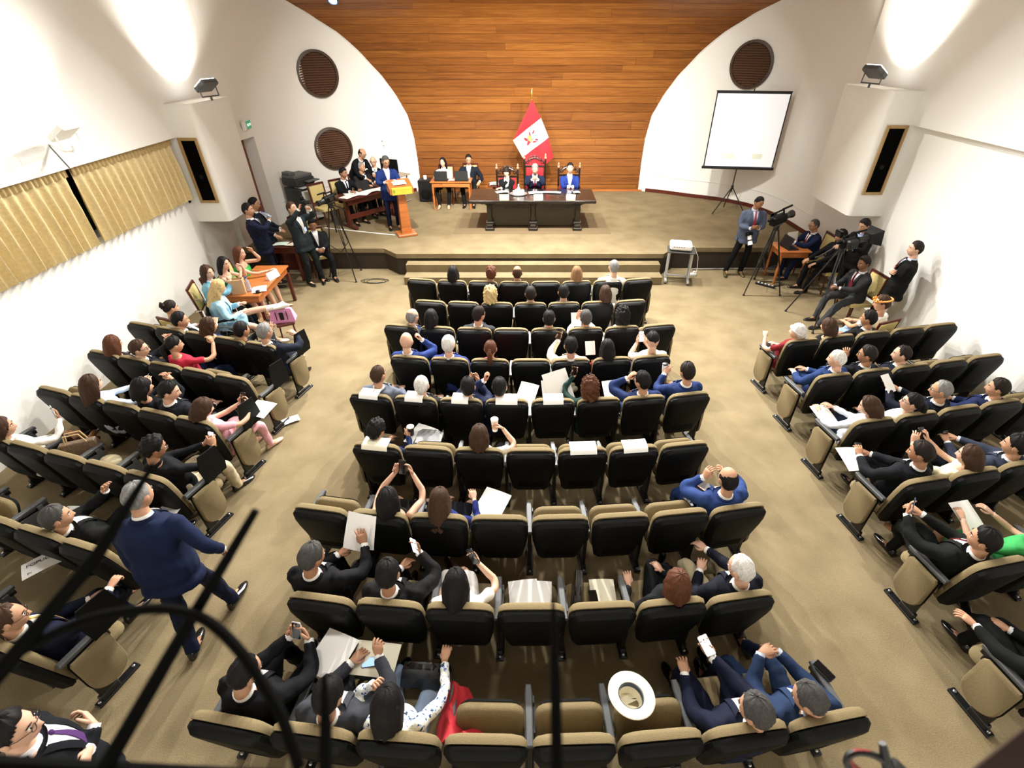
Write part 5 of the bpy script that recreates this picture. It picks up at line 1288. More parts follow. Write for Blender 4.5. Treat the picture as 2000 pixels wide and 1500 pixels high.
# tripods and cameras
def tripod(label, c, feet, top, spread_z=.45, group='camera tripods', z0=0):
    t = thing('camera_tripod', label, 'tripod', (*c, z0), 0, group); hub = Vector((0, 0, top - z0))
    MB().tube([hub - Vector((0, 0, .10)), hub], [.05, .06], 12).build('tripod_head', M_DARK, t); MB().tube([hub - Vector((0, 0, .62)), hub - Vector((0, 0, .06))], .018, 8).build('centre_column', M_DARK, t)
    for f in feet:
        p = Vector((f[0] - c[0], f[1] - c[1], .012)); s_ = Vector((p.x, p.y, 0)).normalized(); sd = Vector((-s_.y, s_.x, 0)) * .022; a = hub - Vector((0, 0, .08)) + s_ * .05; mid = a.lerp(p, .5)
        q = MB(); q.tube([a + sd, mid + sd * .7], .011, 6); q.tube([a - sd, mid - sd * .7], .011, 6); q.tube([mid.lerp(a, .1), p], .013, 6); q.sphere(p + Vector((0, 0, .008)), (.025, .025, .02), 8, 5); q.build('leg', M_DARK, t)
        q = MB(); q.tube([mid.lerp(p, .05), Vector((0, 0, mid.z * .72))], .008, 5); q.build('spreader', M_DARK, t)
    MB().tube([hub - Vector((0, 0, .03)), hub + Vector((.12, .22, -.16)), hub + Vector((.16, .34, -.25))], [.012, .012, .018], 6).build('pan_handle', M_DARK, t)
    return t
def video_camera(label, p, rot, k=1.0, pitch=0, hood=False):
    t = thing('video_camera', label, 'camera', p, rot, 'video cameras on tripods'); t.scale = (k, k, k); t.rotation_euler = (pitch, 0, rot)
    MB().cbox((0, 0, .09), (.13, .32, .15), .02).build('camera_body', M_BLACK, t); MB().lathe([(.055, 0), (.06, .03), (.052, .05), (.052, .14), (.065, .16), (.068, .20), (.05, .20), (.02, .17)], (0, .15, .09), 16, rx(R(-90))).build('lens', M_DARK, t)
    MB().tube([(0, -.12, .16), (0, -.11, .23), (0, .10, .24), (0, .12, .17)], .016, 8).build('top_handle', M_BLACK, t); MB().tube([(.02, .05, .26), (.03, .26, .27)], .018, 8).build('shotgun_microphone', M_BLACK, t)
    MB().cbox((-.13, .02, .12), (.015, .13, .09), .004).build('flip_screen', M_SCREENBLK, t); MB().cbox((0, -.20, .14), (.06, .10, .06), .012).build('viewfinder', M_BLACK, t); MB().cbox((0, -.02, .005), (.10, .20, .02), .004).build('base_plate', M_GREY, t)
    if hood:
        q = MB(); q.loft([[Vector((x, y, .10 + z)) for x, z in ((-a, -b), (a, -b), (a, b), (-a, b))] for y, a, b in ((.33, .09, .08), (.50, .17, .14), (.50, .16, .13), (.34, .08, .07))]); q.build('lens_hood', M_DARK, t, 20)
        MB().cbox((.15, -.06, .12), (.10, .18, .16), .02).build('battery_pack', M_DARK, t); MB().cbox((-.17, -.10, .22), (.16, .05, .12), .01).build('monitor', M_SCREENBLK, t); MB().tube([(-.1, -.2, .0), (-.14, -.42, -.12), (-.16, -.50, -.14)], [.012, .012, .02], 8).build('control_arm', M_DARK, t)
    return t
tripod('black tripod in front of the stage at the right', (4.94, 9.85), [(4.52, 9.57), (5.28, 9.55), (5.06, 10.40)], 1.40)
video_camera('video camera on the tripod beside the man in blue-grey jacket', (4.94, 9.85, 1.41), R(-60), 1.15, R(8))
tripod('tall tripod at the left stage edge', (-4.20, 10.62), [(-3.87, 10.25), (-3.95, 10.92), (-4.55, 10.55)], 1.62)
video_camera('video camera on the tall tripod at the left', (-4.20, 10.62, 1.63), R(150), .85, R(-6))
tripod('black TV tripod before the seated man in grey', (5.62, 8.62), [(5.10, 8.84), (5.22, 7.95), (6.0, 8.75)], 1.38)
video_camera('large TV camera with square lens hood at the right wall', (5.72, 8.62, 1.39), R(-80), 1.0, R(10), True)
# cables
def coil(label, c, n, r_, z=.008):
    rnd_ = random.Random(int(c[0] * 100)); pts = []
    for k in range(n * 10): a = k / 10 * 2 * math.pi; rr = r_ * (1 + .25 * math.sin(k * .37)); pts.append((c[0] + rr * 1.5 * math.cos(a) + .02 * math.sin(k * .9), c[1] + rr * .7 * math.sin(a) + .01 * math.cos(k * 1.3), z + .004 * (k % 7) / 3))
    tag(MB().tube(pts, .005, 5).build('coiled_cable', M_DARK), label, 'cable')
coil('coiled black cable on the floor by the left tripod', (-3.45, 10.30), 3, .17); coil('tangled black cables on the floor under the press desk', (5.35, 10.15), 4, .16)
tag(MB().tube([(-5.2, 12.45, .51), (-4.6, 12.28, .51), (-3.95, 12.08, .51), (-3.3, 11.9, .51)], .014, 6).build('floor_cable_cover', M_PAPER), 'white cable cover running across the left stage floor', 'cable cover')
t = thing('power_bar', 'black multi socket bar on the floor by the right tripod', 'power strip', (5.16, 10.05, 0), R(-40)); MB().cbox((0, 0, .025), (.42, .06, .05), .008).build('bar_body', M_DARK, t)
for k in range(5): MB().cbox((-.15 + k * .075, 0, .053), (.035, .03, .008), .003).build('socket', M_PAPER, t)
tag(MB().tube([(3.8, 10.95, .03), (5.0, 10.98, .03), (6.2, 10.98, .03)], .018, 6).build('floor_conduit', M_STEEL), 'grey conduit along the foot of the right stage edge', 'conduit')
# wheelchair
def wheelchair(x, y, rot):
    t = thing('wheelchair', 'wheelchair of the blonde woman beside the womens table', 'wheelchair', (x, y, 0), rot)
    MB().slab(rrect(.22, -.20, .22, .03), [(.43, .005), (.435, 0), (.455, 0), (.46, .005)], lambda u, w_, d: (u, w_, d)).build('seat', M_BLACK, t); MB().cbox((0, -.23, .68), (.42, .02, .42), .008).build('backrest', M_BLACK, t)
    for sx in (-1, 1):
        X = sx * .29; tire = [(X, .32 * math.cos(a) - .12, .32 + .32 * math.sin(a)) for a in np.linspace(0, 2 * math.pi, 33)]
        MB().tube(tire, .014, 6, cap=False).build('tyre', M_GREY, t); MB().tube([(X + sx * .03, (p[1] + .12) * .86 - .12, (p[2] - .30) * .86 + .30) for p in tire], .008, 6, cap=False).build('push_rim', M_CHROME, t)
        q = MB()
        for k in range(10): a = k * math.pi / 5; q.tube([(X, -.12, .30), (X, -.12 + .29 * math.cos(a), .30 + .29 * math.sin(a))], .003, 4)
        q.build('spokes', M_STEEL, t)['kind'] = 'stuff'
        MB().tube([(X, -.12, .30), (X * .8, -.12, .30)], .02, 8).build('hub', M_STEEL, t); MB().tube([(sx * .235, -.24, .30), (sx * .235, -.25, .95), (sx * .235, -.36, .96)], .013, 6).build('back_tube', M_CHROME, t)
        MB().tube([(sx * .235, -.24, .70), (sx * .235, .15, .70), (sx * .235, .18, .45), (sx * .22, .30, .25), (sx * .15, .40, .10)], .012, 6).build('side_tube', M_CHROME, t); MB().cbox((sx * .235, -.02, .715), (.05, .28, .03), .01).build('arm_pad', M_BLACK, t)
        MB().tube([(sx * .20, .24 + .06 * math.cos(a), .075 + .06 * math.sin(a)) for a in np.linspace(0, 2 * math.pi, 17)], .014, 6, cap=False).build('front_caster', M_DARK, t); MB().cbox((sx * .13, .46, .09), (.14, .16, .015), .004).build('foot_rest', M_BLACK, t)
wheelchair(-5.05, 7.32, R(-62))
t = thing('pink_bag', 'pink handbag with black stripes under the bandaged foot', 'bag', (-4.40, 7.84, .326), R(12))
q = MB(); q.loft([[Vector((sx * a, sy * b, z)) for sx, sy in ((-1, -1), (1, -1), (1, 1), (-1, 1))] for z, a, b in ((0, .20, .09), (.03, .21, .095), (.22, .17, .04), (.24, .155, .03))]); q.build('bag_body', mat('pink_leather', (.72, .30, .55), .5), t, 30)
q = MB(); q.cbox((0, -.078, .12), (.07, .02, .15), .004); q.build('bag_panel', M_DARK, t)
for sx in (-.09, .09): MB().cbox((sx, -.080, .12), (.012, .02, .18), .003).build('bag_strap', M_DARK, t)
MB().tube([(-.08, 0, .24), (-.07, 0, .33), (.07, 0, .33), (.08, 0, .24)], .008, 6).build('bag_handle', mat('pink_leather', (.72, .30, .55), .5), t)
t = thing('tote_basket', 'round beige basket bag on the floor under the womens table', 'bag', (-4.95, 8.22, 0)); MB().lathe([(.09, 0), (.13, .03), (.14, .16), (.13, .16), (.12, .03), (.01, .02)], n=18).build('basket_body', mat('basket', (.45, .30, .16), .9), t); MB().tube([(-.12, 0, .15), (-.08, 0, .28), (.08, 0, .28), (.12, 0, .15)], .008, 6).build('basket_handle', mat('basket', (.45, .30, .16), .9), t)
# iron railing right in front of the viewer and the dark red sill
def upx(px, py, k):
    u, v = (px - 1035) / 960, (py - 750) / 960; s_, c_ = math.sin(R(35.39)), math.cos(R(35.39))
    return Vector((u * k, (c_ - v * s_) * k, 4.5 - (s_ + v * c_) * k))
M_IRON = mat('wrought_iron', (.003, .0033, .003), .9, spec=.08); M_SILL = mat('dark_red_wood', (.020, .004, .003), .45, kind='wood', scale=18, amt=.4)
t = thing('iron_railing', 'black wrought iron railing with scrolls close to the viewer', 'railing', (0, .3, 3.9))
def ibar(name, pts, r_, taper=None):
    P_ = [upx(*p) - Vector((0, .3, 3.9)) for p in pts]; q = MB(); q.tube(P_, taper or r_, 8); q.build(name, M_IRON, t)
ibar('slanted_bar', [(500, 996, .62), (370, 1215, .60), (205, 1500, .56)], .008, [.005, .0075, .009]); ibar('slanted_bar', [(300, 905, .62), (190, 1085, .60), (-40, 1360, .56)], .006, [.003, .008, .0095])
def arc_pts():
    return [(-60, 1330, .57), (60, 1262, .58), (160, 1215, .585), (250, 1194, .59), (330, 1190, .59), (400, 1210, .59), (460, 1262, .585), (510, 1330, .58), (550, 1400, .57), (585, 1500, .56)]
A_ = smooth_path([upx(*p) for p in arc_pts()], [.006] * 10, 4); q = MB(); q.tube([p - Vector((0, .3, 3.9)) for p in A_[0]], .0065, 8); q.build('scroll_bar', M_IRON, t)
ibar('upright_bar', [(633, 1318, .60), (636, 1420, .58), (636, 1510, .56)], .006, [.003, .007, .008]); ibar('upright_bar', [(1080, 1170, .66), (1085, 1330, .62), (1088, 1510, .57)], .006, [.002, .0065, .0075])
q = MB(); P0_, P1_ = upx(-250, 1480, .56), upx(900, 1545, .56); q.tube([P0_ - Vector((0, .3, 3.9)), P1_ - Vector((0, .3, 3.9))], .010, 8); q.build('bottom_rail', M_IRON, t)
q = MB(); a_, b_ = upx(-400, 1455, .62), upx(1300, 1540, .62); d_ = Vector((0, -.30, -.05)); h_ = Vector((0, 0, -.08)); q.loft([[a_, a_ + d_, a_ + d_ + h_, a_ + h_], [b_, b_ + d_, b_ + d_ + h_, b_ + h_]]); tag(q.build('window_sill', M_SILL, None, 20), 'dark red wooden sill along the lower edge before the viewer', 'sill')
q = MB(); a_, b_ = upx(1850, 1545, .58), upx(2120, 1330, .58); d_ = Vector((.12, -.25, -.10)); q.loft([[a_, a_ + d_, a_ + d_ + h_, a_ + h_], [b_, b_ + d_, b_ + d_ + h_, b_ + h_]]); tag(q.build('shutter_edge', M_SILL, None, 20), 'dark red wooden edge at the lower right before the viewer', 'shutter')
# camera grip with red ring at the lower right, close to the viewer
c_ = upx(1697, 1492, 1.0); t = thing('camera_grip', 'blurred black camera grip with a red ring close to viewer', 'grip', c_)
rt_ = Vector((1, 0, 0)); dn_ = (upx(1697, 1600, 1.0) - c_).normalized()
MB().tube([rt_ * (.040 * math.cos(a)) + dn_ * (.022 * math.sin(a) + .012 * math.cos(a)) for a in np.linspace(0, 2 * math.pi, 25)], .006, 8, cap=False).build('red_ring', mat('ring_red', (.22, .008, .006), .4), t)
MB().tube([rt_ * (.046 * math.cos(a)) + dn_ * (.027 * math.sin(a) + .012 * math.cos(a) + .006) for a in np.linspace(0, 2 * math.pi, 25)], .007, 8, cap=False).build('grip_ring', M_DARK, t)
MB().tube([rt_ * .028 - dn_ * .042, rt_ * .034 - dn_ * .01, rt_ * .05 + dn_ * .04], [.007, .010, .014], 8).build('grip_stem', M_DARK, t); MB().tube([rt_ * .05 - dn_ * .005, rt_ * .105 + dn_ * .05], [.009, .011], 6).build('grip_arm', M_DARK, t)
# ------------------------------------------------------------------ the cast
C_, L_, R_ = 'C', 'L', 'R'
# centre block, row 1 (front)
seated((C_, 0, 1), 'woman with straight black hair in a white top, front row', fem=True, hair='long', hc='black', top='shirt', tc='#e6e4e0', bc='#20242c', hlen=.2, lod=0, dx=.02)
seated((C_, 0, 2), 'woman with curly red-brown updo in front row', fem=True, hair='curlyshort', hc='auburn', top='blouse', tc='#2a2320', lod=0, dx=.10)
seated((C_, 0, 3), 'balding man in navy suit in front row', hair='fringebald', hc='brown', skin='tan', tc='#16204a', lod=0)
seated((C_, 0, 5), 'woman with light brown long hair in the front row', fem=True, hair='long', hc='light', top='shirt', tc='#e8e2d8', bc='#303030', lod=0)
seated((C_, 0, 6), 'tall grey cropped man in a pale jacket in front row', hair='crop', hc='grey', skin='light', tc='#d8d6cc', bc='#808078', lod=0, dx=.06, scale=1.08, side=4)
# row 2
seated((C_, 1, 2), 'blonde curly woman in a red top, second row', fem=True, hair='curly', hc='blonde', top='blouse', tc='#b01824', lod=0, dx=-.06)
seated((C_, 1, 3), 'dark haired man in black suit in the second row', hair='short', hc='dark', tc='#15161a', lod=0)
seated((C_, 1, 4), 'short haired man with blue shirt collar in second row', hair='short', hc='black', tc='#181c26', shirt='#3050a0', lod=0, dy=.03)
seated((C_, 1, 5), 'brown haired woman leaning right in the second row', fem=True, hair='bob', hc='brown', top='blouse', tc='#d8d4cc', lod=0, dx=.10)
# row 3
seated((C_, 2, 0), 'older balding grey man in blue jacket, third row left', hair='fringebald', hc='grey', skin='light', tc='#2a3e70', lod=0, dx=.08, side=8, yaw=-20)
seated((C_, 2, 1), 'woman with dark hair leaning left in third row', fem=True, hair='bob', hc='black', top='blouse', tc='#30303a', lod=0, dx=-.08, side=-6)
seated((C_, 2, 2), 'man in charcoal suit turning his head, third row', hair='short', hc='dark', tc='#3c4048', dx=.05, yaw=-35, lod=1)
seated((C_, 2, 4), 'man in grey suit with short black hair, third row', hair='short', hc='black', tc='#3a3e48', lod=1)
P = seated((C_, 2, 5), 'man with greying hair and glasses in white shirt, third row', hair='short', hc='greydark', top='shirt', tc='#e4e4e0', bc='#26282e', glasses=True, hands='phone', lod=1)
loc_paper(P, (-.06, .36, .90), (0, -1, .5), (0, 0, 1), 'white paper held by the man with glasses, third row', .16, .22)
seated((C_, 2, 6), 'woman with voluminous black hair in white and red, third row', fem=True, hair='curly', hc='black', top='blouse', tc='#e0d8d4', lod=1)
# row 4
seated((C_, 3, 0), 'bald man in blue suit resting cheek on hand, fourth row', hair='bald', hc='grey', skin='light', tc='#2748a0', rh=(.13, .12, 1.13), rdir=(-.3, -.2, .9), relb=(1, .2, -.8), rcurl=1.2, lod=1)
seated((C_, 3, 1), 'white haired man in blue-violet jacket, fourth row', hair='short', hc='white', skin='light', tc='#33459a', lod=1)
seated((C_, 3, 2), 'woman with dark red bun and coral top, fourth row', fem=True, hair='pony', hc='auburn', top='blouse', tc='#d23a44', lod=1, side=3)
P = seated((C_, 3, 4), 'man in beige jacket photographing with phone, fourth row', hair='short', hc='black', tc='#cfc3a8', bc='#3a3a3a', hands=('lap', 'phone'), lh=(-.12, .30, 1.08), ldir=(.1, .3, .9), ln=(0, -1, .2), lod=1)
hold_phone(P, 'l', 'phone held up by the man in beige jacket')
P = seated((C_, 3, 5), 'woman with long black hair and red scarf, fourth row', fem=True, hair='long', hc='black', top='blouse', tc='#b4222c', lod=1, dx=-.03)
loc_paper(P, (-.14, .30, .92), (0, -1, .6), (0, 0, 1), 'white paper held by the woman in red scarf', .14, .2)
P = seated((C_, 3, 6), 'person with black cap and white shirt at end of fourth row', hair='cap', hc='black', top='tee', tc='#e8e6e0', bc='#39404c', skin='light', hands='phone', lod=1)
hold_phone(P, 'l', 'pale phone of the person with black cap', M_SCRW, '#d8d8d8', True)
# row 5
seated((C_, 4, 0), 'balding man in grey suit at the left end of row five', hair='crop', hc='brown', skin='mid', tc='#626a7c', dx=.08, yaw=-15, cross=1, lod=1)
seated((C_, 4, 1), 'white haired man in black suit, fifth row', hair='recede', hc='white', skin='light', tc='#15161b', dx=.04, lod=1)
seated((C_, 4, 2), 'dark haired man in navy suit holding paper, fifth row', hair='short', hc='black', tc='#16244e', dx=.06, hands='phone', lod=1)
P = seated((C_, 4, 3), 'dark haired man in navy suit raising his left hand, fifth row', hair='short', hc='black', tc='#1a2c5c', dx=-.08, lh=(-.20, .10, 1.12), ldir=(.2, 0, 1), lcurl=1.2, lelb=(-1, 0, -.6), lod=1)
loc_paper(P, (.32, .24, .82), (0, -.5, 1), (.3, 1, .4), 'large white folder beside the navy suited man, fifth row', .24, .32, m=M_BEIGEPAPER)
P = seated((C_, 4, 5), 'woman with curly auburn hair filming and holding papers, fifth row', fem=True, hair='curly', hc='auburn', top='blouse', tc='#1f4a44', skin='light', dx=-.10, lh=(-.14, .22, 1.12), ldir=(0, .2, 1), ln=(0, -1, .1), lelb=(-1, .2, -.7), lod=1)
hold_phone(P, 'l', 'black phone raised by the curly haired woman')
loc_paper(P, (-.34, .20, .96), (.1, -1, .8), (-.3, .6, 1), 'large white sheets held by the curly haired woman', .32, .42)
loc_paper(P, (-.42, .26, .86), (-.2, -1, .9), (-.1, .6, 1), 'second white sheet beside the curly haired woman', .24, .3)
P = seated((C_, 4, 6), 'man in blue suit resting forehead on hand, fifth row', hair='short', hc='black', tc='#1e3a7a', dx=-.03, yaw=30, side=-4, glasses=True, lh=(-.16, .10, 1.13), ldir=(.5, -.1, .7), lcurl=.9, lelb=(-1, 0, -.6), lod=1)
loc_paper(P, (-.30, .26, .84), (0, -.6, 1), (0, 1, .5), 'paper in front of the man in blue, fifth row', .2, .28)
P = seated((C_, 4, 7), 'man in bright blue suit with cup at right end, fifth row', hair='short', hc='dark', tc='#1f3f86', dx=-.02, dy=.05, yaw=8, lod=1, lh=(-.12, .24, .98), ldir=(.4, .3, .5))
T_ = P['M0'] @ Vector((-.09, .32, 1.02)); t = thing('takeaway_cup', 'takeaway cup of the man in bright blue suit', 'cup', T_); MB().lathe([(.028, -.06), (.038, .05), (.035, .05), (.01, -.05)], n=14).build('cup_body', M_PAPER, t); MB().lathe([(.040, .05), (.040, .06), (.03, .066)], n=14).build('cup_lid', M_DARK, t)
# row 6
P = seated((C_, 5, 0), 'woman with short black hair and blue jacket writing, sixth row', fem=True, hair='curlyshort', hc='black', skin='tan', tc='#1c2f6a', top='blouse', dx=-.02, yaw=-15, pitch=22, rh=(.20, .26, .80), lod=1)
loc_paper(P, (.32, .34, .74), (0, -.15, 1), (.3, 1, .1), 'white sheet on the tablet in the sixth row', .28, .32)
t = thing('takeaway_cup', 'takeaway cup with black sleeve on the sixth row tablet', 'cup', P['M0'] @ Vector((.21, .33, .78))); MB().lathe([(.030, -.02), (.042, .09), (.038, .09), (.01, -.01)], n=14).build('cup_body', M_DARK, t); MB().lathe([(.044, .09), (.044, .10), (.034, .106)], n=14).build('cup_lid', M_BEIGEPAPER, t)
P = seated((C_, 5, 2), 'woman with dark bob and white top raising a cup, sixth row', fem=True, hair='bob', hc='brown', skin='light', top='tee', tc='#e6e2dc', bc='#40414a', rh=(.22, .20, 1.00), rdir=(-.7, .3, .3), rn=(-.3, -.2, -.1), relb=(1, .1, -.5), rcurl=.9, lod=1)
t = thing('takeaway_cup', 'tall takeaway cup raised by the woman in white, sixth row', 'cup', P['M0'] @ Vector((.12, .27, .98))); MB().lathe([(.030, -.07), (.042, .09), (.038, .09), (.01, -.06)], n=14).build('cup_body', M_PAPER, t); MB().lathe([(.0345, -.03), (.038, .03)], n=14).build('cup_sleeve', mat('kraft_paper', (.5, .32, .17), .85), t); MB().lathe([(.044, .09), (.044, .10), (.034, .11)], n=14).build('cup_lid', M_PAPER, t)
# row 7
P = seated((C_, 6, 1), 'woman with black hair filming with both hands, seventh row', fem=True, hair='long', hc='black', hlen=.16, skin='light', top='sleeveless', tc='#14141a', bottom='skirt', bc='#14141a', shoes='#181010', lean=-12, rh=(.10, .27, 1.10), lh=(-.07, .27, 1.10), rdir=(-.3, .2, .9), ldir=(.3, .2, .9), rn=(-.6, -.8, 0), ln=(.6, -.8, 0), dx=.07, lod=2)
hold_phone(P, 'r', 'black phone held up by the woman in the seventh row', None, '#101012', True)
P = seated((C_, 6, 2), 'woman with highlighted long hair in royal blue, seventh row', fem=True, hair='long', hc='light', skin='light', top='shirt', tc='#1b2f8c', bottom='skirt', bc='#1a1c2a', shoes='#302020', lean=-12, pitch=20, rh=(.24, .24, .80), dx=.02, hairmat=hair_mat('brown'), lod=2)
loc_paper(P, (.42, .20, .76), (0, -.2, 1), (.35, 1, .1), 'large white folder beside the woman in royal blue', .28, .36)
P = seated((C_, 6, 7), 'bald man in bright blue suit with arms raised, seventh row', hair='fringebald', hc='black', skin='mid', tc='#2a4f9c', lean=-8, dx=-.08, dy=.02, rh=(.11, .12, 1.06), lh=(-.11, .12, 1.06), rdir=(-.4, .1, .8), ldir=(.4, .1, .8), relb=(1, .1, -.7), lelb=(-1, .1, -.7), rcurl=.8, lcurl=.8, glasses=True, lod=2)
phone('black phone lying on notebook on the open tablet, seventh row', seat_M((C_, 6, 7), (-.13, .16, .705), .5))
nb_ = MB().cbox((0, 0, 0), (.13, .19, .016), .003).build('notebook', mat('pink_cover', (.75, .35, .30), .6)); tag(nb_, 'small notebook under the phone on the open tablet', 'notebook'); place(nb_, seat_M((C_, 6, 7), (-.14, .16, .692), .5))
# row 8
P = seated((C_, 7, 0), 'grey haired man in black suit reading papers, eighth row', hair='short', hc='greydark', skin='tan', tc='#101117', lean=-6, yaw=-25, pitch=18, rh=(.24, .32, .92), rdir=(-.4, .5, .7), lh=(-.02, .28, .78), lod=2, dx=-.02)
loc_paper(P, (.14, .42, .95), (-.1, -1, .75), (.05, .6, 1), 'white report held by the grey haired man, eighth row', .24, .33)
loc_paper(P, (.19, .44, .93), (-.15, -1, .75), (-.05, .6, 1), 'second sheet behind the report, eighth row', .22, .30)
P = seated((C_, 7, 1), 'black haired man in black suit holding white phone, eighth row', hair='short', hc='black', skin='tan', tc='#101216', lean=-10, pitch=16, rh=(.13, .24, 1.05), rdir=(-.15, .2, 1), rn=(-.5, -.9, 0), relb=(1, .2, -.7), lod=2, dx=.03)
hold_phone(P, 'r', 'white phone of the black suited man, eighth row', M_SCRW, '#e8e8e8')
P = seated((C_, 7, 2), 'woman with black hair in white dress with phone, eighth row', fem=True, hair='long', hc='black', hlen=.17, skin='light', top='dress', tc='#e9e7e4', bottom='none', shoes='#201818', rh=(.12, .24, .95), rdir=(-.4, .3, .7), rn=(-.3, -1, .1), relb=(1, -.1, -.6), lh=(-.14, .22, .72), cross=1, pitch=20, lod=2, dx=.0)
hold_phone(P, 'r', 'black phone of the woman in white dress')
P = seated((C_, 7, 5), 'woman with short auburn hair in black, eighth row', fem=True, hair='bob', hc='auburn', skin='light', top='blouse', tc='#11161a', bc='#11161a', lh=(-.26, .14, .74), ldir=(.1, 1, .2), lean=-12, pitch=-6, dx=.05, dy=-.06, glasses=True, cross=-1, lod=2, hairmat=hair_mat('auburn'))
P = seated((C_, 7, 6), 'white haired man in navy blazer and beige trousers, eighth row', hair='recede', hc='white', skin='light', tc='#10152a', bc='#b8aa84', rh=(-.02, .36, .78), rdir=(-.4, .9, -.1), lh=(-.14, .20, .72), yaw=30, pitch=14, dx=-.01, lod=2)
# row 9 (nearest)
P = seated((C_, 8, 0), 'man in black suit photographing with grey phone, nearest row', hair='recede', hc='black', skin='mid', tc='#0f1118', lean=-8, yaw=-22, pitch=26, rh=(.20, .32, .90), lh=(.06, .32, .92), rdir=(-.4, .3, .8), ldir=(.35, .3, .8), rn=(-.6, -.7, .3), ln=(.6, -.7, .3), dx=.06, dy=.05, lod=2, fat=1.06)
hold_phone(P, 'r', 'silver phone held by the man in the nearest row left', None, '#b8b8bc', True)
loc_paper(P, (.36, .30, .76), (0, -.15, 1), (.2, 1, .1), 'white sheet beside the phone man in the nearest row', .28, .32)
P = seated((C_, 8, 1), 'black haired man in grey suit with folder, nearest row', hair='short', hc='black', skin='mid', tc='#4a4e58', lean=-12, yaw=-8, pitch=30, rh=(.16, .30, .92), rdir=(.0, .3, .9), rcurl=1.5, lh=(-.08, .30, .76), ldir=(.5, .8, 0), relb=(1, .1, -.6), dx=.06, dy=.0, lod=2, fat=1.06)
loc_paper(P, (.08, .36, .72), (0, -.25, 1), (0, 1, .2), 'cream folder on the lap of the grey suited man', .34, .24, m=M_BEIGEPAPER)
phone('dark blue phone lying on the cream folder, nearest row', P['M0'] @ euler_at((.06, .33, .735), R(14), 0, R(-82)), M_SCRB)
P = seated((C_, 8, 2), 'woman in floral blouse with black hair, nearest row', fem=True, hair='bob', hc='black', skin='mid', top='blouse', tc='floral', bc='#8fa6c4', lean=-10, pitch=22, yaw=4, rh=(.24, .36, .82), rdir=(.0, .9, .2), rcurl=1.3, lh=(-.16, .10, 1.0), ldir=(.3, -.2, .9), lcurl=1.2, relb=(1, -.2, -.5), dx=.0, dy=.0, lod=2, shoes='#1a1a1a')
t = thing('handbag', 'black handbag on the lap of the floral blouse woman', 'handbag'); place(t, P['M0'] @ euler_at((.07, .30, .62), R(-10)))
q = MB(); q.loft([[Vector((sx * a, sy * b, z)) for sx, sy in ((-1, -1), (1, -1), (1, 1), (-1, 1))] for z, a, b in ((0, .14, .07), (.03, .155, .075), (.15, .14, .035), (.165, .13, .03))]); q.build('bag_body', M_SHOE, t, 30); MB().tube([(-.11, 0, .16), (-.08, .0, .20), (.08, 0, .20), (.11, 0, .16)], .008, 6).build('bag_handle', M_SHOE, t)
P = seated((C_, 8, 6), 'greying man in navy suit with white phone, nearest row', hair='short', hc='greydark', skin='mid', tc='#131c3c', lean=-14, yaw=35, pitch=14, side=3, rh=(-.02, .34, .86), rdir=(-.3, .6, .5), rn=(-.4, -.6, .7), lh=(-.22, .30, .74), dx=.03, dy=-.01, lod=2, fat=1.05)
hold_phone(P, 'r', 'white phone of the navy suited man, nearest row right', M_SCRW, '#e8e8e8')
P = seated((C_, 8, 7), 'balding man in blue suit and tie at nearest row right end', hair='recede', hc='greydark', skin='mid', tc='#24406c', bc='#24406c', shirt='#c8d4e4', tie='#203a88', lean=-16, yaw=40, pitch=30, rh=(.08, .30, .84), lh=(-.08, .28, .90), rdir=(-.9, .2, .2), ldir=(.9, .2, .1), rcurl=1.2, lcurl=.8, dx=-.04, dy=.03, lod=2, fat=1.08, feet=((.22, .62, 0), (-.16, .50, 0)))
# ---- left block
seated((L_, 0, 1), 'man in dark suit turning right, first row left block', hair='short', hc='black', tc='#17181c', yaw=-40, lod=1, rh=(.18, .28, .92))
seated((L_, 0, 2), 'woman with wavy highlighted hair, first row left block', fem=True, hair='wavy', hc='light', hairmat=hair_mat('brown'), hlen=.24, top='blouse', tc='#203070', yaw=-30, lod=1)
P = seated((L_, 0, 3), 'dark haired person photographing, first row left block', hair='short', hc='black', skin='tan', top='shirt', tc='#20242a', yaw=-10, rh=(.10, .30, .96), lh=(-.06, .30, .96), rdir=(-.3, .4, .8), ldir=(.3, .4, .8), lod=1, dx=.05)
hold_phone(P, 'r', 'phone of the person photographing in left block', None, '#30343a', True)
seated((L_, 0, 4), 'grey haired man in navy suit with crossed legs, left block aisle', hair='short', hc='grey', skin='mid', tc='#152038', rh=(.16, .28, 1.0), rdir=(-.7, -.1, .5), rcurl=1.0, relb=(1, .1, -.5), yaw=-15, cross=1, lod=1, dx=-.03, glasses=True)
person('woman with dark bun in white top near the left wall', (-5.42, 6.84), R(-20), seat=.42, fem=True, hair='bun', hc='dark', top='shirt', tc='#e8e8ea', yaw=-20, pitch=10, lod=1, group='audience in the left block', bc='#202430')
seated((L_, 1, 0), 'woman with long chestnut hair, second row left block', fem=True, hair='long', hc='auburn', hlen=.26, top='blouse', tc='#3a2a28', yaw=-5, lod=1)
seated((L_, 1, 1), 'man with brown hair and glasses clasping raised hands, left block', hair='short', hc='brown', skin='light', tc='#141a2a', glasses=True, yaw=-50, rh=(.10, .26, 1.04), lh=(.04, .28, 1.04), rdir=(-.2, .1, 1), ldir=(.2, .1, 1), rn=(-1, 0, 0), ln=(1, 0, 0), rcurl=.4, lcurl=.4, lod=2)
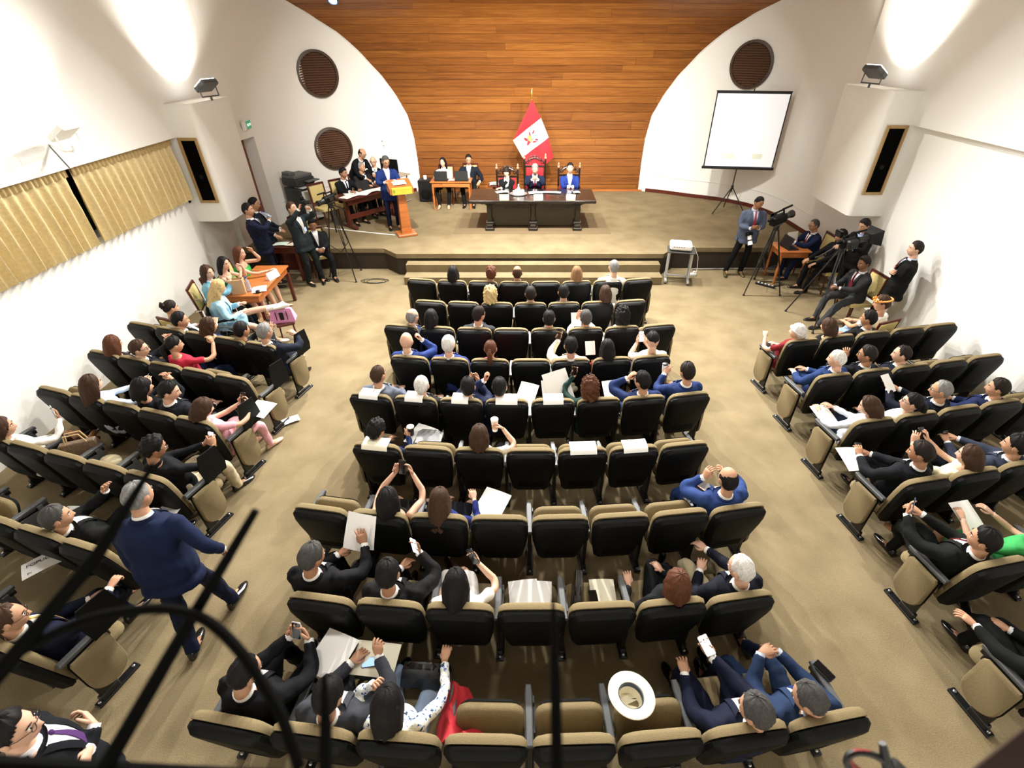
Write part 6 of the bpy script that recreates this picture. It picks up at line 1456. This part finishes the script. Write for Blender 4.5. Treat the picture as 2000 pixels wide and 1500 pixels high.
seated((L_, 1, 2), 'woman with black ponytail in magenta top, left block', fem=True, hair='pony', hc='black', skin='mid', top='tee', tc='#c8143c', bc='#1c2c58', yaw=-25, rh=(.24, .26, 1.08), rdir=(-.3, 0, 1), rcurl=1.1, relb=(1, .2, -.6), dx=.12, dy=.03, lod=2)
P = seated((L_, 2, 1), 'woman with long brown hair and pale blue shirt with phone', fem=True, hair='long', hc='brown', hlen=.26, top='shirt', tc='#c4d4ea', bc='#2c3444', yaw=-15, rh=(.30, .30, .98), lh=(.14, .34, .96), rdir=(-.3, .4, .7), ldir=(.4, .3, .7), dx=-.02, lod=2, skin='light')
hold_phone(P, 'l', 'phone held by the woman in pale blue shirt', None, '#202024')
seated((L_, 2, 2), 'woman with black hair covering her mouth, third row left', fem=True, hair='bob', hc='black', top='blouse', tc='#141824', rh=(.10, .20, 1.10), lh=(.02, .20, 1.10), rdir=(-.6, -.1, .6), ldir=(.5, -.1, .7), yaw=-25, dx=.04, lod=2)
seated((L_, 2, 3), 'young man with thick black hair in dark suit, left block', hair='short', hc='black', skin='light', tc='#1b1f2c', yaw=-50, pitch=18, dx=.0, lod=2)
P = seated((L_, 2, 4), 'woman with brown bob in pink with phone, left block aisle', fem=True, hair='bob', hc='brown', skin='light', top='tee', tc='#e39aa8', bc='#e6a4b0', hands='phone', rh=(.20, .34, .92), lh=(.06, .34, .92), rdir=(-.5, .3, .7), ldir=(.3, .4, .7), yaw=-25, pitch=20, dx=.02, lod=2, shoes='#d0a890')
hold_phone(P, 'r', 'dark phone of the woman in pink', None, '#141414', True)
loc_paper(P, (.22, .44, .78), (0, -.2, 1), (0, 1, .2), 'white sheet before the woman in pink', .3, .26)
P = seated((L_, 3, 0), 'woman in brown dress and white cardigan holding phone, left edge', fem=True, hair='long', hc='brown', hlen=.14, skin='mid', top='shirt', tc='#e4e2de', bottom='skirt', bc='#6b3414', shoes='#c09060', lean=-14, yaw=-30, rh=(.20, .26, 1.02), rdir=(-.1, .2, 1), rn=(-.4, -1, .1), relb=(1, 0, -.8), cross=1, lod=2, dx=.0)
hold_phone(P, 'r', 'silver phone of the woman in brown dress', None, '#b0b4bc')
P = seated((L_, 3, 4), 'man in black jacket and beige trousers with phone, left aisle', hair='curlyshort', hc='black', skin='tan', top='sweater', tc='#10131a', shirt='#10131a', bc='#c4b490', glasses=True, yaw=-25, pitch=20, rh=(.22, .34, .92), lh=(.08, .36, .90), rdir=(-.5, .4, .6), ldir=(.4, .5, .6), dx=-.03, lod=2, fat=1.06)
hold_phone(P, 'r', 'white phone of the man in beige trousers', M_SCRW, '#e8e8e8', True)
P = seated((L_, 4, 3), 'man in black suit lying back with phone, left block', hair='short', hc='greydark', skin='mid', tc='#111317', lean=-22, yaw=-30, pitch=4, rh=(.20, .24, .92), lh=(.02, .20, 1.06), ldir=(.4, 0, .8), dx=.05, lod=2)
hold_phone(P, 'r', 'dark phone of the man lying back', None, '#26302c')
P = seated((L_, 5, 4), 'brown haired man in navy suit and yellow tie with crossed legs', hair='recede', hc='brown', skin='mid', tc='#141c3c', shirt='#e8e4d4', tie='#c8a848', yaw=-30, lean=-14, rh=(.16, .36, .84), rcurl=1.2, cross=1, dx=-.10, dy=-.02, lod=2, glasses=True)
person('man with thick black hair, glasses and crossed arms, lower left', (-2.66, 1.02), R(-48), pose='stand', hair='short', hc='black', skin='light', tc='#10141f', shirt='#e8e8f0', tie='#6a3a8a', yaw=-16, pitch=4, lean=-2, hands='cross', glasses=True, lod=2, group='standing people')
person('grey haired man in navy suit walking up the left aisle', (-2.98, 2.42), R(8), pose='stand', hair='crop', hc='grey', skin='mid', tc='#0f2350', bc='#101c40', lean=10, yaw=-20, pitch=12, lh=(-.24, .02, .80), rh=(.40, .10, .96), rdir=(.2, .2, -1), feet=((.16, .24, .0), (-.02, -.22, 0)), lod=2, group='standing people', fat=1.08, scale=1.03)
# ---- right block
seated((R_, 0, 0), 'woman with white headscarf in red top, right block aisle', fem=True, hair='scarf', hc='white', skin='light', top='tee', tc='#a8182a', bc='#15161a', lh=(-.18, .24, .86), yaw=40, roll=0, pitch=2, lean=-16, cross=-1, lod=1, shoes='#d8d0d0', dx=.03)
seated((R_, 0, 1), 'woman with dark brown hair low in first row, right block', fem=True, hair='bob', hc='brown', top='blouse', tc='#1a1718', yaw=25, lod=1, dx=-.06, dy=.02)
seated((R_, 0, 2), 'man with black hair and black jacket, first row right block', hair='short', hc='black', skin='tan', tc='#15181c', bc='#7f9cc0', yaw=35, lod=1, dx=.0, dy=.06, lh=(-.20, .32, .72))
person('person with orange headband in white shirt by the right wall', (5.32, 6.90), R(22), hair='short', hc='brown', skin='mid', top='tee', tc='#e6e4de', bc='#7f9cc0', headband=True, yaw=45, lod=1, group='audience in the right block')
seated((R_, 1, 0), 'bald pale man in blue suit with crossed legs, right aisle', hair='crop', hc='white', skin='light', tc='#24488c', yaw=45, pitch=10, lh=(-.20, .26, .76), rh=(.0, .28, .78), cross=-1, lean=-14, lod=1, dx=.0)
seated((R_, 1, 1), 'man with dark hair and glasses touching his ear, right block', hair='short', hc='dark', skin='tan', tc='#151c28', glasses=True, yaw=45, lh=(-.20, .04, 1.04), ldir=(.2, .3, .9), lod=1, dx=-.10)
seated((R_, 1, 2), 'man with receding dark hair in navy suit, second right row', hair='recede', hc='dark', skin='light', tc='#141e34', yaw=50, lod=1, dx=-.12)
P = seated((R_, 2, 0), 'woman with long dark hair in pale shirt with paper, right aisle', fem=True, hair='long', hc='brown', hlen=.12, skin='light', top='shirt', tc='#d4dae6', bc='#22304e', yaw=45, pitch=20, lean=-12, lh=(-.26, .28, .80), rh=(-.04, .32, .80), dx=-.06, dy=.05, cross=-1, lod=2)
loc_paper(P, (-.14, .30, .70), (.1, -.3, 1), (0, 1, .3), 'white paper on the lap of the woman in pale shirt', .24, .3)
seated((R_, 2, 1), 'person with dark hair and glasses in white blouse, right block', fem=True, hair='pony', hc='black', skin='light', top='shirt', tc='#e2dccb', bc='#1e1e22', glasses=True, yaw=50, lean=-16, pitch=-4, dx=-.18, lod=2)
P = seated((R_, 2, 2), 'grey haired man in navy suit reading white paper, right block', hair='recede', hc='grey', skin='mid', tc='#121a33', yaw=45, lh=(-.26, .30, .92), rh=(-.10, .30, .90), dx=-.18, lod=2, glasses=True)
loc_paper(P, (-.26, .34, .98), (.4, -.8, .9), (0, .5, 1), 'white paper read by the grey haired man', .18, .24)
seated((R_, 2, 3), 'man with dark hair in blue suit at the right edge', hair='short', hc='dark', skin='mid', tc='#1a2e66', yaw=40, pitch=6, lean=-14, dx=-.12, lod=2)
P = seated((R_, 3, 0), 'man in black suit with paper and phone, fourth right row', hair='short', hc='dark', skin='tan', tc='#0f1620', bc='#0f1620', yaw=35, pitch=14, lh=(-.22, .30, .84), rh=(-.06, .32, .82), ldir=(.3, .7, .4), dx=-.08, lod=2, cross=-1)
hold_phone(P, 'l', 'black phone of the man with paper, right block')
loc_paper(P, (-.27, .32, .78), (.1, -.3, 1), (.1, 1, .3), 'white paper beside the phone man, right block', .26, .3)
P = seated((R_, 3, 1), 'woman with brown hair in yellow-white top taking photo', fem=True, hair='long', hc='brown', hlen=.12, skin='light', top='tee', tc='#e6dfb4', bc='#20242c', yaw=30, rh=(-.06, .28, 1.04), lh=(-.22, .30, 1.02), rdir=(-.3, .3, .8), ldir=(.3, .3, .8), dx=-.10, lod=2)
hold_phone(P, 'l', 'black phone of the woman in yellow-white top', None, '#181818', True)
P = seated((R_, 3, 2), 'man in grey-blue suit holding a phone at the right edge', hair='short', hc='black', tc='#3c4660', lh=(-.20, .34, .84), rh=(-.06, .36, .86), yaw=30, dx=-.02, lod=2)
hold_phone(P, 'l', 'black phone of the man in grey-blue suit', None, '#121212', True)
P = seated((R_, 4, 0), 'man in black suit and red tie holding phone, fifth right row', hair='short', hc='black', skin='mid', tc='#0f1512', shirt='#f0f0ee', tie='#7a1018', lean=-18, yaw=30, pitch=4, lh=(-.22, .30, .96), rh=(-.04, .30, .92), ldir=(.2, .4, .8), ln=(.6, -.7, .2), dx=-.02, cross=-1, lod=2)
hold_phone(P, 'l', 'blue lit phone of the man with red tie', M_SCRB, '#303a50')
P = seated((R_, 4, 1), 'woman in bright green top with paper at the right edge', fem=True, hair='long', hc='black', skin='light', top='tee', tc='#10a84a', bottom='skirt', bc='#10a84a', lh=(-.22, .30, .86), rh=(.12, .30, .86), yaw=30, dx=-.06, lod=2)
loc_paper(P, (-.10, .34, .82), (.1, -.5, 1), (0, 1, .5), 'white paper held by the woman in green', .24, .3)
seated((R_, 5, 0), 'man in black suit with outstretched hand, lower right corner', hair='short', hc='black', tc='#0f1512', lh=(-.24, .34, .76), ldir=(-.4, .9, .2), yaw=20, cross=-1, lean=-14, lod=2)
# ---- stage
STP = 'people on the stage'
person('woman in black jacket with hand on chin at the stage table', (-.60, 13.46), math.pi, STG, fem=True, hair='longfringe', hc='dark', hlen=.06, skin='light', tc='#12181a', shirt='#e8ecec', lean=14, pitch=4, seat=.44, rh=(-.04, .32, 1.00), rdir=(0, -.1, 1), rcurl=1.0, relb=(.6, .6, -1), lh=(.14, .34, .81), ldir=(.8, .4, 0), lod=2, group=STP)
P = person('grey haired chairman in navy suit and red tie with phone', (.13, 13.62), math.pi, STG, hair='short', hc='grey', skin='light', tc='#1c2748', tie='#8a1030', lean=4, pitch=22, rh=(.07, .34, .98), lh=(-.07, .34, .98), rdir=(-.7, .3, .4), ldir=(.7, .3, .4), rn=(-.2, -.6, .6), ln=(.2, -.6, .6), lod=2, group=STP)
hold_phone(P, 'r', 'black phone of the chairman at the stage table', None, '#101010', True)
person('man in bright royal blue suit at the stage table', (1.04, 13.58), math.pi, STG, hair='short', hc='black', skin='light', tc='#1c3fa4', shirt='#cfe0f4', lean=2, pitch=2, rh=(.05, .36, .83), lh=(-.05, .36, .83), rdir=(-.8, .5, 0), ldir=(.8, .5, 0), lod=2, group=STP)
person('woman with long black hair in white jacket at clerk desk', (-2.42, 14.68), math.pi, STG, seat=.40, fem=True, hair='long', hc='black', hlen=.30, skin='light', tc='#eeeae4', shirt='#f4f2ee', bc='#101216', yaw=-8, pitch=2, lean=2, rh=(.12, .40, .82), lh=(-.12, .40, .82), shoes='#c09070', lod=1, group=STP)
person('man in navy suit and white shirt at clerk desk', (-1.72, 14.80), math.pi, STG, seat=.42, hair='short', hc='black', skin='mid', tc='#142030', bc='#101418', tie='#c8c4c0', glasses=True, yaw=10, lean=0, lod=1, group=STP, scale=1.04, rh=(.16, .38, .82), lh=(-.3, .2, .62))
person('young man in black suit writing at the long table', (-4.72, 13.12), R(-132), STG, hair='short', hc='black', skin='tan', tc='#14171f', tie='#1a2030', lean=8, pitch=12, yaw=20, rh=(.12, .44, .82), lh=(-.16, .42, .82), lod=1, group=STP)
person('older grey haired man in brown-grey suit at the long table', (-4.42, 13.74), R(-132), STG, hair='crop', hc='grey', skin='mid', tc='#2c2830', tie='#7a1428', lean=6, yaw=25, pitch=4, rh=(.16, .42, .82), lh=(-.10, .42, .86), lod=1, group=STP)
person('balding man in black suit bending behind the long table', (-4.66, 13.98), R(-120), STG, pose='stand', hair='fringebald', hc='black', skin='mid', tc='#10131c', glasses=True, lean=34, pitch=28, yaw=10, rh=(.20, .58, .95), lh=(-.12, .55, 1.0), lod=1, group=STP)
person('bald man in black suit with grey tie behind the long table', (-4.14, 14.0), R(-165), STG, hair='bald', hc='grey', skin='light', tc='#101214', tie='#708078', lean=4, yaw=-8, seat=.56, glasses=True, lod=1, group=STP)
person('speaker in royal blue suit and glasses standing at the podium', (-3.42, 12.44), R(-156), STG, pose='stand', hair='short', hc='greydark', skin='mid', tc='#153a8c', bc='#0f1a44', shirt='#dbe4f4', glasses=True, lean=6, pitch=20, yaw=12, rh=(.12, .40, 1.20), lh=(-.10, .40, 1.22), rdir=(-.5, .8, 0), ldir=(.5, .8, 0), lod=1, group=STP)
# ---- left group
G_ = 'people by the left wall'
P = person('man in navy suit drinking from a plastic bottle', (-5.57, 10.06), R(-72), pose='stand', hair='short', hc='black', skin='mid', tc='#141c40', bc='#101530', tie='#14161c', yaw=-12, pitch=0, rh=(.09, .26, 1.42), rdir=(-.5, .1, .6), rn=(-.5, .3, -.3), rcurl=1.1, relb=(1, .2, -.5), lh=(-.14, .26, 1.05), lod=1, group=G_, scale=1.03)
t = thing('water_bottle', 'plastic bottle held by the drinking man in navy', 'bottle')
bx_ = Vector((-.05, -.17, .11)).normalized(); place(t, P['M'] @ (Matrix.Translation((.05, .315, 1.47)) @ bx_.to_track_quat('Z', 'Y').to_matrix().to_4x4()))
MB().lathe([(.030, 0), (.034, .01), (.033, .10), (.030, .15), (.014, .18), (.013, .19)], n=14).build('bottle_body', mat('bottle_plastic', (.55, .68, .85), .1, trans=.7), t); MB().lathe([(.016, .19), (.016, .21), (.004, .213)], n=12).build('bottle_cap', mat('cap_violet', (.12, .08, .45), .4), t)
person('dark haired man in navy standing behind the drinking man', (-5.76, 10.66), R(-72), pose='stand', hair='short', hc='black', skin='mid', tc='#1c2636', bc='#141a26', yaw=-8, hands='clasp', rh=(.08, .30, 1.02), lh=(-.06, .30, 1.02), lod=1, group=G_)
P = person('photographer in teal-grey suit raising a camera overhead', (-4.82, 10.26), R(-118), pose='stand', hair='short', hc='brown', skin='light', tc='#2e3c44', bc='#232c2e', tie='#c8c0b8', lean=-6, yaw=12, pitch=-10, rh=(.12, .30, 1.66), rdir=(-.3, .3, .9), relb=(1, .4, -.5), lh=(-.12, .32, 1.60), ldir=(.5, .3, .6), lelb=(-1, .2, -.6), lod=1, group=G_, feet=((.14, .06, 0), (-.16, .10, 0)))
t = thing('photo_camera', 'black photo camera held up by the photographer', 'camera'); place(t, P['M'] @ euler_at((.02, .36, 1.77), R(10), 0, R(20)))
MB().cbox((0, 0, 0), (.15, .07, .11), .015).build('camera_body', M_BLACK, t); MB().lathe([(.038, 0), (.042, .06), (.046, .12), (.03, .12)], (0, .035, 0), 14, rx(R(-90))).build('lens', M_DARK, t); MB().cbox((0, 0, .09), (.07, .07, .07), .012).build('flash_unit', M_BLACK, t)
tag(place(MB().cbox((0, 0, 0), (.06, .006, .09), .002).build('press_badge', mat('badge_blue', (.45, .62, .85), .5)), P['M'] @ euler_at((-.02, .152, 1.20), R(6))), 'pale blue press badge of the photographer', 'badge')
person('man in dark suit seated behind the photographer', (-4.72, 10.72), R(-150), seat=.42, hair='short', hc='black', skin='tan', tc='#262a2e', bc='#1a1c20', hands='clasp', lod=1, group=G_, pitch=20)
W_ = 'women at the left table'
person('woman with long brown hair in light blue jacket by wall', (-5.54, 8.02), R(-72), fem=True, hair='wavy', hc='brown', hlen=.20, skin='light', tc='#6fb4d2', shirt='#e8eef2', bc='#203040', yaw=-35, roll=6, rh=(.05, .30, .98), rdir=(-.2, -.2, 1), rcurl=1.1, relb=(.6, .6, -1), lean=4, lod=2, group=W_)
person('dark haired woman in green with elbows on the table', (-5.52, 8.40), R(-82), fem=True, hair='long', hc='black', hlen=.20, skin='light', top='sleeveless', tc='#0f8a34', bottom='skirt', bc='#0f8a34', yaw=-20, pitch=8, lean=10, rh=(.03, .30, 1.02), lh=(-.05, .32, 1.04), rdir=(-.3, -.2, 1), ldir=(.3, -.2, 1), relb=(.4, .8, -1), lelb=(-.4, .8, -1), lod=2, group=W_, shoes='#c8a080')
person('woman with straight brown hair in bright green at the table', (-5.44, 8.90), R(-86), fem=True, hair='long', hc='auburn', hlen=.24, skin='light', top='sleeveless', tc='#12a83c', bottom='skirt', bc='#12a83c', yaw=-5, pitch=4, lean=6, rh=(.06, .46, .84), lh=(-.12, .20, 1.16), ldir=(.4, -.1, .9), rdir=(-.2, .9, .3), lelb=(-.7, .5, -1), lod=2, group=W_, shoes='#c8a080')
P = person('blonde woman in light blue jacket sitting in the wheelchair', (-5.08, 7.34), R(-62), fem=True, hair='wavy', hc='blonde', hlen=.34, skin='light', tc='#8cc0d8', shirt='#f0f0f0', bottom='skirt', bc='#7fb0c4', yaw=15, pitch=22, lean=8, rh=(.12, .26, .74), lh=(-.10, .26, .80), feet=((.10, .62, .04), (-.10, .86, .55)), knees=((.1, .6, 1), (-.1, .2, 1)), shoes='#e8e6e2', lod=2, group=W_, seat=.48)
q = MB(); A_, B_ = P['kn'][-1], P['kn'][-1].lerp(Vector((-.10, .86, .63)), .75); q.tube([A_.lerp(B_, .55), Vector((-.10, .82, .62)), Vector((-.10, .92, .66))], [.050, .048, .042], 10); q.build('foot_bandage', M_PAPER, P['root'])
t = thing('foot_stool', 'small dark stool supporting the bandaged foot', 'stool'); place(t, P['M'] @ Matrix.Translation((-.10, .84, 0))); MB().cbox((0, 0, .30), (.26, .30, .05), .015).build('stool_seat', M_MAHOG, t)
for sx in (-1, 1):
    for sy in (-1, 1): MB().tube([(sx * .10, sy * .12, 0), (sx * .09, sy * .11, .28)], .014, 6).build('leg', M_MAHOG, t)
# ---- right group
G_ = 'press people by the right wall'
P = person('man in blue-grey jacket and pink tie with hanging camera', (4.82, 10.80), R(178), pose='stand', hair='crop', hc='black', skin='tan', tc='#56637e', bc='#0c0d10', shirt='#c8d0e6', tie='#b83050', lean=6, pitch=24, yaw=20, rh=(.08, .30, 1.12), lh=(-.08, .30, 1.12), rdir=(-.6, .5, .3), ldir=(.6, .5, .3), rn=(-.2, -.5, .7), ln=(.2, -.5, .7), feet=((.34, .16, 0), (-.02, .10, 0)), shoes='#4a4222', lod=1, group=G_, fat=1.12, scale=1.02)
hold_phone(P, 'r', 'phone of the man in blue-grey jacket', None, '#141414', True)
t = thing('photo_camera', 'camera with long white lens hanging at the blue-grey jacket', 'camera'); place(t, P['M'] @ euler_at((.06, .24, .98), R(-60), 0, R(20)))
MB().cbox((0, 0, 0), (.14, .07, .10), .015).build('camera_body', M_BLACK, t); MB().lathe([(.04, 0), (.045, .06), (.05, .18), (.055, .20), (.03, .20)], (0, .03, 0), 14, rx(R(-90))).build('lens', M_PAPER, t); MB().lathe([(.0475, .09), (.050, .12)], (0, .03, 0), 14, rx(R(-90))).build('lens_ring', M_DARK, t)
P = person('man in blue suit with earpiece seated at the press desk', (6.14, 10.55), R(95), hair='recede', hc='greydark', skin='tan', tc='#182850', shirt='#e8e6e0', tie='#b02838', glasses=True, pitch=16, lean=8, rh=(.10, .40, .82), lh=(-.06, .42, .84), lod=1, group=G_)
person('man with glasses in black suit seated with hands on knees', (6.27, 9.84), R(92), hair='short', hc='dark', skin='mid', tc='#0d0d0f', shirt='#202024', glasses=True, pitch=6, lean=0, rh=(.16, .40, .64), lh=(-.14, .44, .64), lod=1, group=G_)
person('cameraman in black suit standing behind the TV camera', (6.44, 9.36), R(110), pose='stand', hair='short', hc='black', skin='mid', tc='#0e0f12', shirt='#98a8d0', pitch=22, lean=5, yaw=-5, rh=(.16, .42, 1.15), lh=(-.14, .42, 1.22), lod=1, group=G_, scale=.98)
person('man in grey suit and red tie seated behind TV tripod', (5.98, 8.40), R(98), hair='short', hc='dark', skin='dark', tc='#3a3c40', bc='#4a4c52', shirt='#d8d8dc', tie='#a01830', pitch=14, lean=4, rh=(.10, .34, .72), lh=(-.04, .36, .74), feet=((.14, .46, 0), (-.16, .58, 0)), lod=1, group=G_)
person('man in black suit with crossed arms leaning on right wall', (6.38, 7.96), R(60), pose='stand', hair='short', hc='dark', skin='light', tc='#0d0f10', shirt='#b8c8e8', tie='#7a1420', hands='cross', yaw=10, pitch=2, lean=-5, lod=1, group=G_, feet=((.10, .12, 0), (-.10, .20, 0)))
# ---- loose things on seats and chair tops
for k, (key, w_) in enumerate((((C_, 4, 0), .24), ((C_, 4, 1), .22), ((C_, 4, 2), .20), ((C_, 4, 3), .26), ((C_, 4, 4), .24), ((C_, 5, 0), .28), ((C_, 5, 4), .28), ((C_, 5, 5), .26))):
    r_, o, a = SEATS[key]
    q = MB(); q.grid(lambda u, v: ((u - .5) * w_, -.205 - v * .15, .981 - .010 * v - (.10 * max(0, v - .86) * 3)), 4, 8, .002)
    tag(q.build('reserved_sheet', M_PAPER if k != 5 else M_BEIGEPAPER, None, 60, o, a), 'white reserved sheet taped over chair top, %s from left, %s centre row' % (ORD[key[2]], ORD[key[1]]), 'paper', 'reserved sheets on chair tops')
paper('white papers lying on the fourth seat of the eighth row', seat_M((C_, 7, 3), (-.06, .08, .50), .1), .26, .30); paper('second white page overlapping on the fourth seat, eighth row', seat_M((C_, 7, 3), (.06, .06, .512), -.05), .24, .30)
paper('cream folder lying on the fifth seat of the eighth row', seat_M((C_, 7, 4), (.10, .06, .50), -.06), .22, .32, M_BEIGEPAPER)
phone('black phone lying on the cream folder, eighth row', seat_M((C_, 7, 4), (.01, .03, .522), .05))
t = thing('handbag', 'black leather handbag on the fifth seat of the eighth row', 'handbag'); place(t, seat_M((C_, 7, 4), (-.13, .05, .485), R(80)))
q = MB(); q.loft([[Vector((sx * a, sy * b, z)) for sx, sy in ((-1, -1), (1, -1), (1, 1), (-1, 1))] for z, a, b in ((0, .16, .05), (.03, .17, .055), (.20, .15, .03), (.215, .14, .025))]); q.build('bag_body', M_SHOE, t, 30)
for sy in (-.02, .02): MB().tube([(-.09, sy, .21), (-.07, sy, .30), (.07, sy, .30), (.09, sy, .21)], .007, 6).build('bag_handle', M_SHOE, t)
t = thing('straw_hat', 'cream straw hat lying upside down on an armrest, nearest row', 'hat'); place(t, seat_M((C_, 8, 5), (-.13, -.02, .875), 0, R(-6), R(8)))
M_HAT = mat('hat_straw', (.80, .74, .56), .8, kind='noise', scale=80, amt=.08, bump=.3)
MB().lathe([(.075, -.10), (.086, -.06), (.092, .0), (.155, .012), (.160, .018), (.155, .022), (.09, .010), (.083, -.055), (.072, -.092), (.01, -.094)], n=32).build('hat_body', M_HAT, t); MB().lathe([(.0835, -.030), (.0845, .004), (.0815, .004), (.081, -.030)], n=32, cap=False).build('hat_band', mat('hat_band', (.02, .035, .07), .6), t)
r_, o, a = SEATS[C_, 8, 3]; t = thing('red_coat', 'bright red coat draped over the empty fourth seat, nearest row', 'coat', o, a)
def drape(u, v):          # u front to back, v from the outer side over the armrest to the seat
    x = -.37 + .40 * v * (.45 + .55 * u); y = .17 - .40 * u
    top = .675 + .14 * max(0, u - .45); arm = max(0, 1 - abs(x + .275) / .10)
    return (x + .012 * math.sin(u * 9), y + .02 * math.sin(v * 6), top - .20 * (1 - arm) * (1 if x < -.275 else .55) - .014 * math.sin(v * 13 + u * 5))
MB().grid(drape, 16, 18, .012).build('coat_body', M_RED, t, 80)
MB().tube([(-.16, -.20, .72), (-.06, -.13, .60), (.0, -.02, .52), (.02, .10, .50)], [.045, .05, .046, .036], 10, flat=.5).build('coat_sleeve', M_RED, t, 80)
# left block loose things
t = thing('leather_handbag', 'brown patterned handbag on the left block fourth row seat', 'handbag'); place(t, seat_M((L_, 3, 1), (.10, .05, .485), R(40)))
q = MB(); q.loft([[Vector((sx * a, sy * b, z)) for sx, sy in ((-1, -1), (1, -1), (1, 1), (-1, 1))] for z, a, b in ((0, .19, .08), (.03, .20, .085), (.24, .17, .04), (.25, .16, .03))]); q.build('bag_body', mat('monogram_brown', (.16, .11, .075), .6, kind='noise', scale=50, amt=.4), t, 30)
for sy in (-.03, .03): MB().tube([(-.10, sy, .24), (-.07, sy, .36), (.07, sy, .36), (.10, sy, .24)], .008, 6).build('bag_handle', mat('tan_strap', (.55, .38, .18), .6), t)
tag(place(MB().sphere((0, 0, .05), (.13, .09, .05), 14, 8).build('cloth_bundle', cloth('#d8caa4')), seat_M((L_, 3, 2), (-.05, .05, .487))), 'cream cloth bundle on a left block seat', 'cloth')
t = thing('brown_bag', 'small tan handbag beside the long haired woman, left block', 'handbag'); place(t, seat_M((L_, 2, 1), (.12, .30, .45), R(20))); q = MB(); q.loft([[Vector((sx * a, sy * b, z)) for sx, sy in ((-1, -1), (1, -1), (1, 1), (-1, 1))] for z, a, b in ((0, .11, .05), (.14, .11, .045), (.17, .09, .02))]); q.build('bag_body', mat('tan_strap', (.40, .22, .10), .6), t, 30); MB().tube([(-.06, 0, .16), (0, 0, .25), (.06, 0, .16)], .006, 6).build('bag_handle', mat('tan_strap', (.40, .22, .10), .6), t)
paper('white sheet on an empty seat, fifth row left block', seat_M((L_, 4, 4), (-.10, .42, .52), .3), .22, .3); paper('white sheet on the third seat, fifth row left block', seat_M((L_, 4, 2), (.0, .10, .50), .2), .22, .3)
s_ = paper('white leaflet with dark lettering on a left block seat', seat_M((L_, 5, 3), (-.30, .42, .60), R(60)), .30, .22)
text_mesh('POPULAR', .052, mat('ink', (.02, .02, .035), .7), s_, Matrix.Translation((.0, .03, .016))); text_mesh('POPULAR', .042, mat('ink', (.02, .02, .035), .7), s_, Matrix.Translation((-.02, -.07, .014)))
paper('white flyer on the floor beside the left block second row', euler_at((-3.42, 5.42, .012), 0, 0, .6), .24, .16)
phone('phone on the armrest beside the balding man in blue', seat_M((C_, 8, 7), (.30, .08, .672), R(20)))
bake_all()
# floral print for one blouse
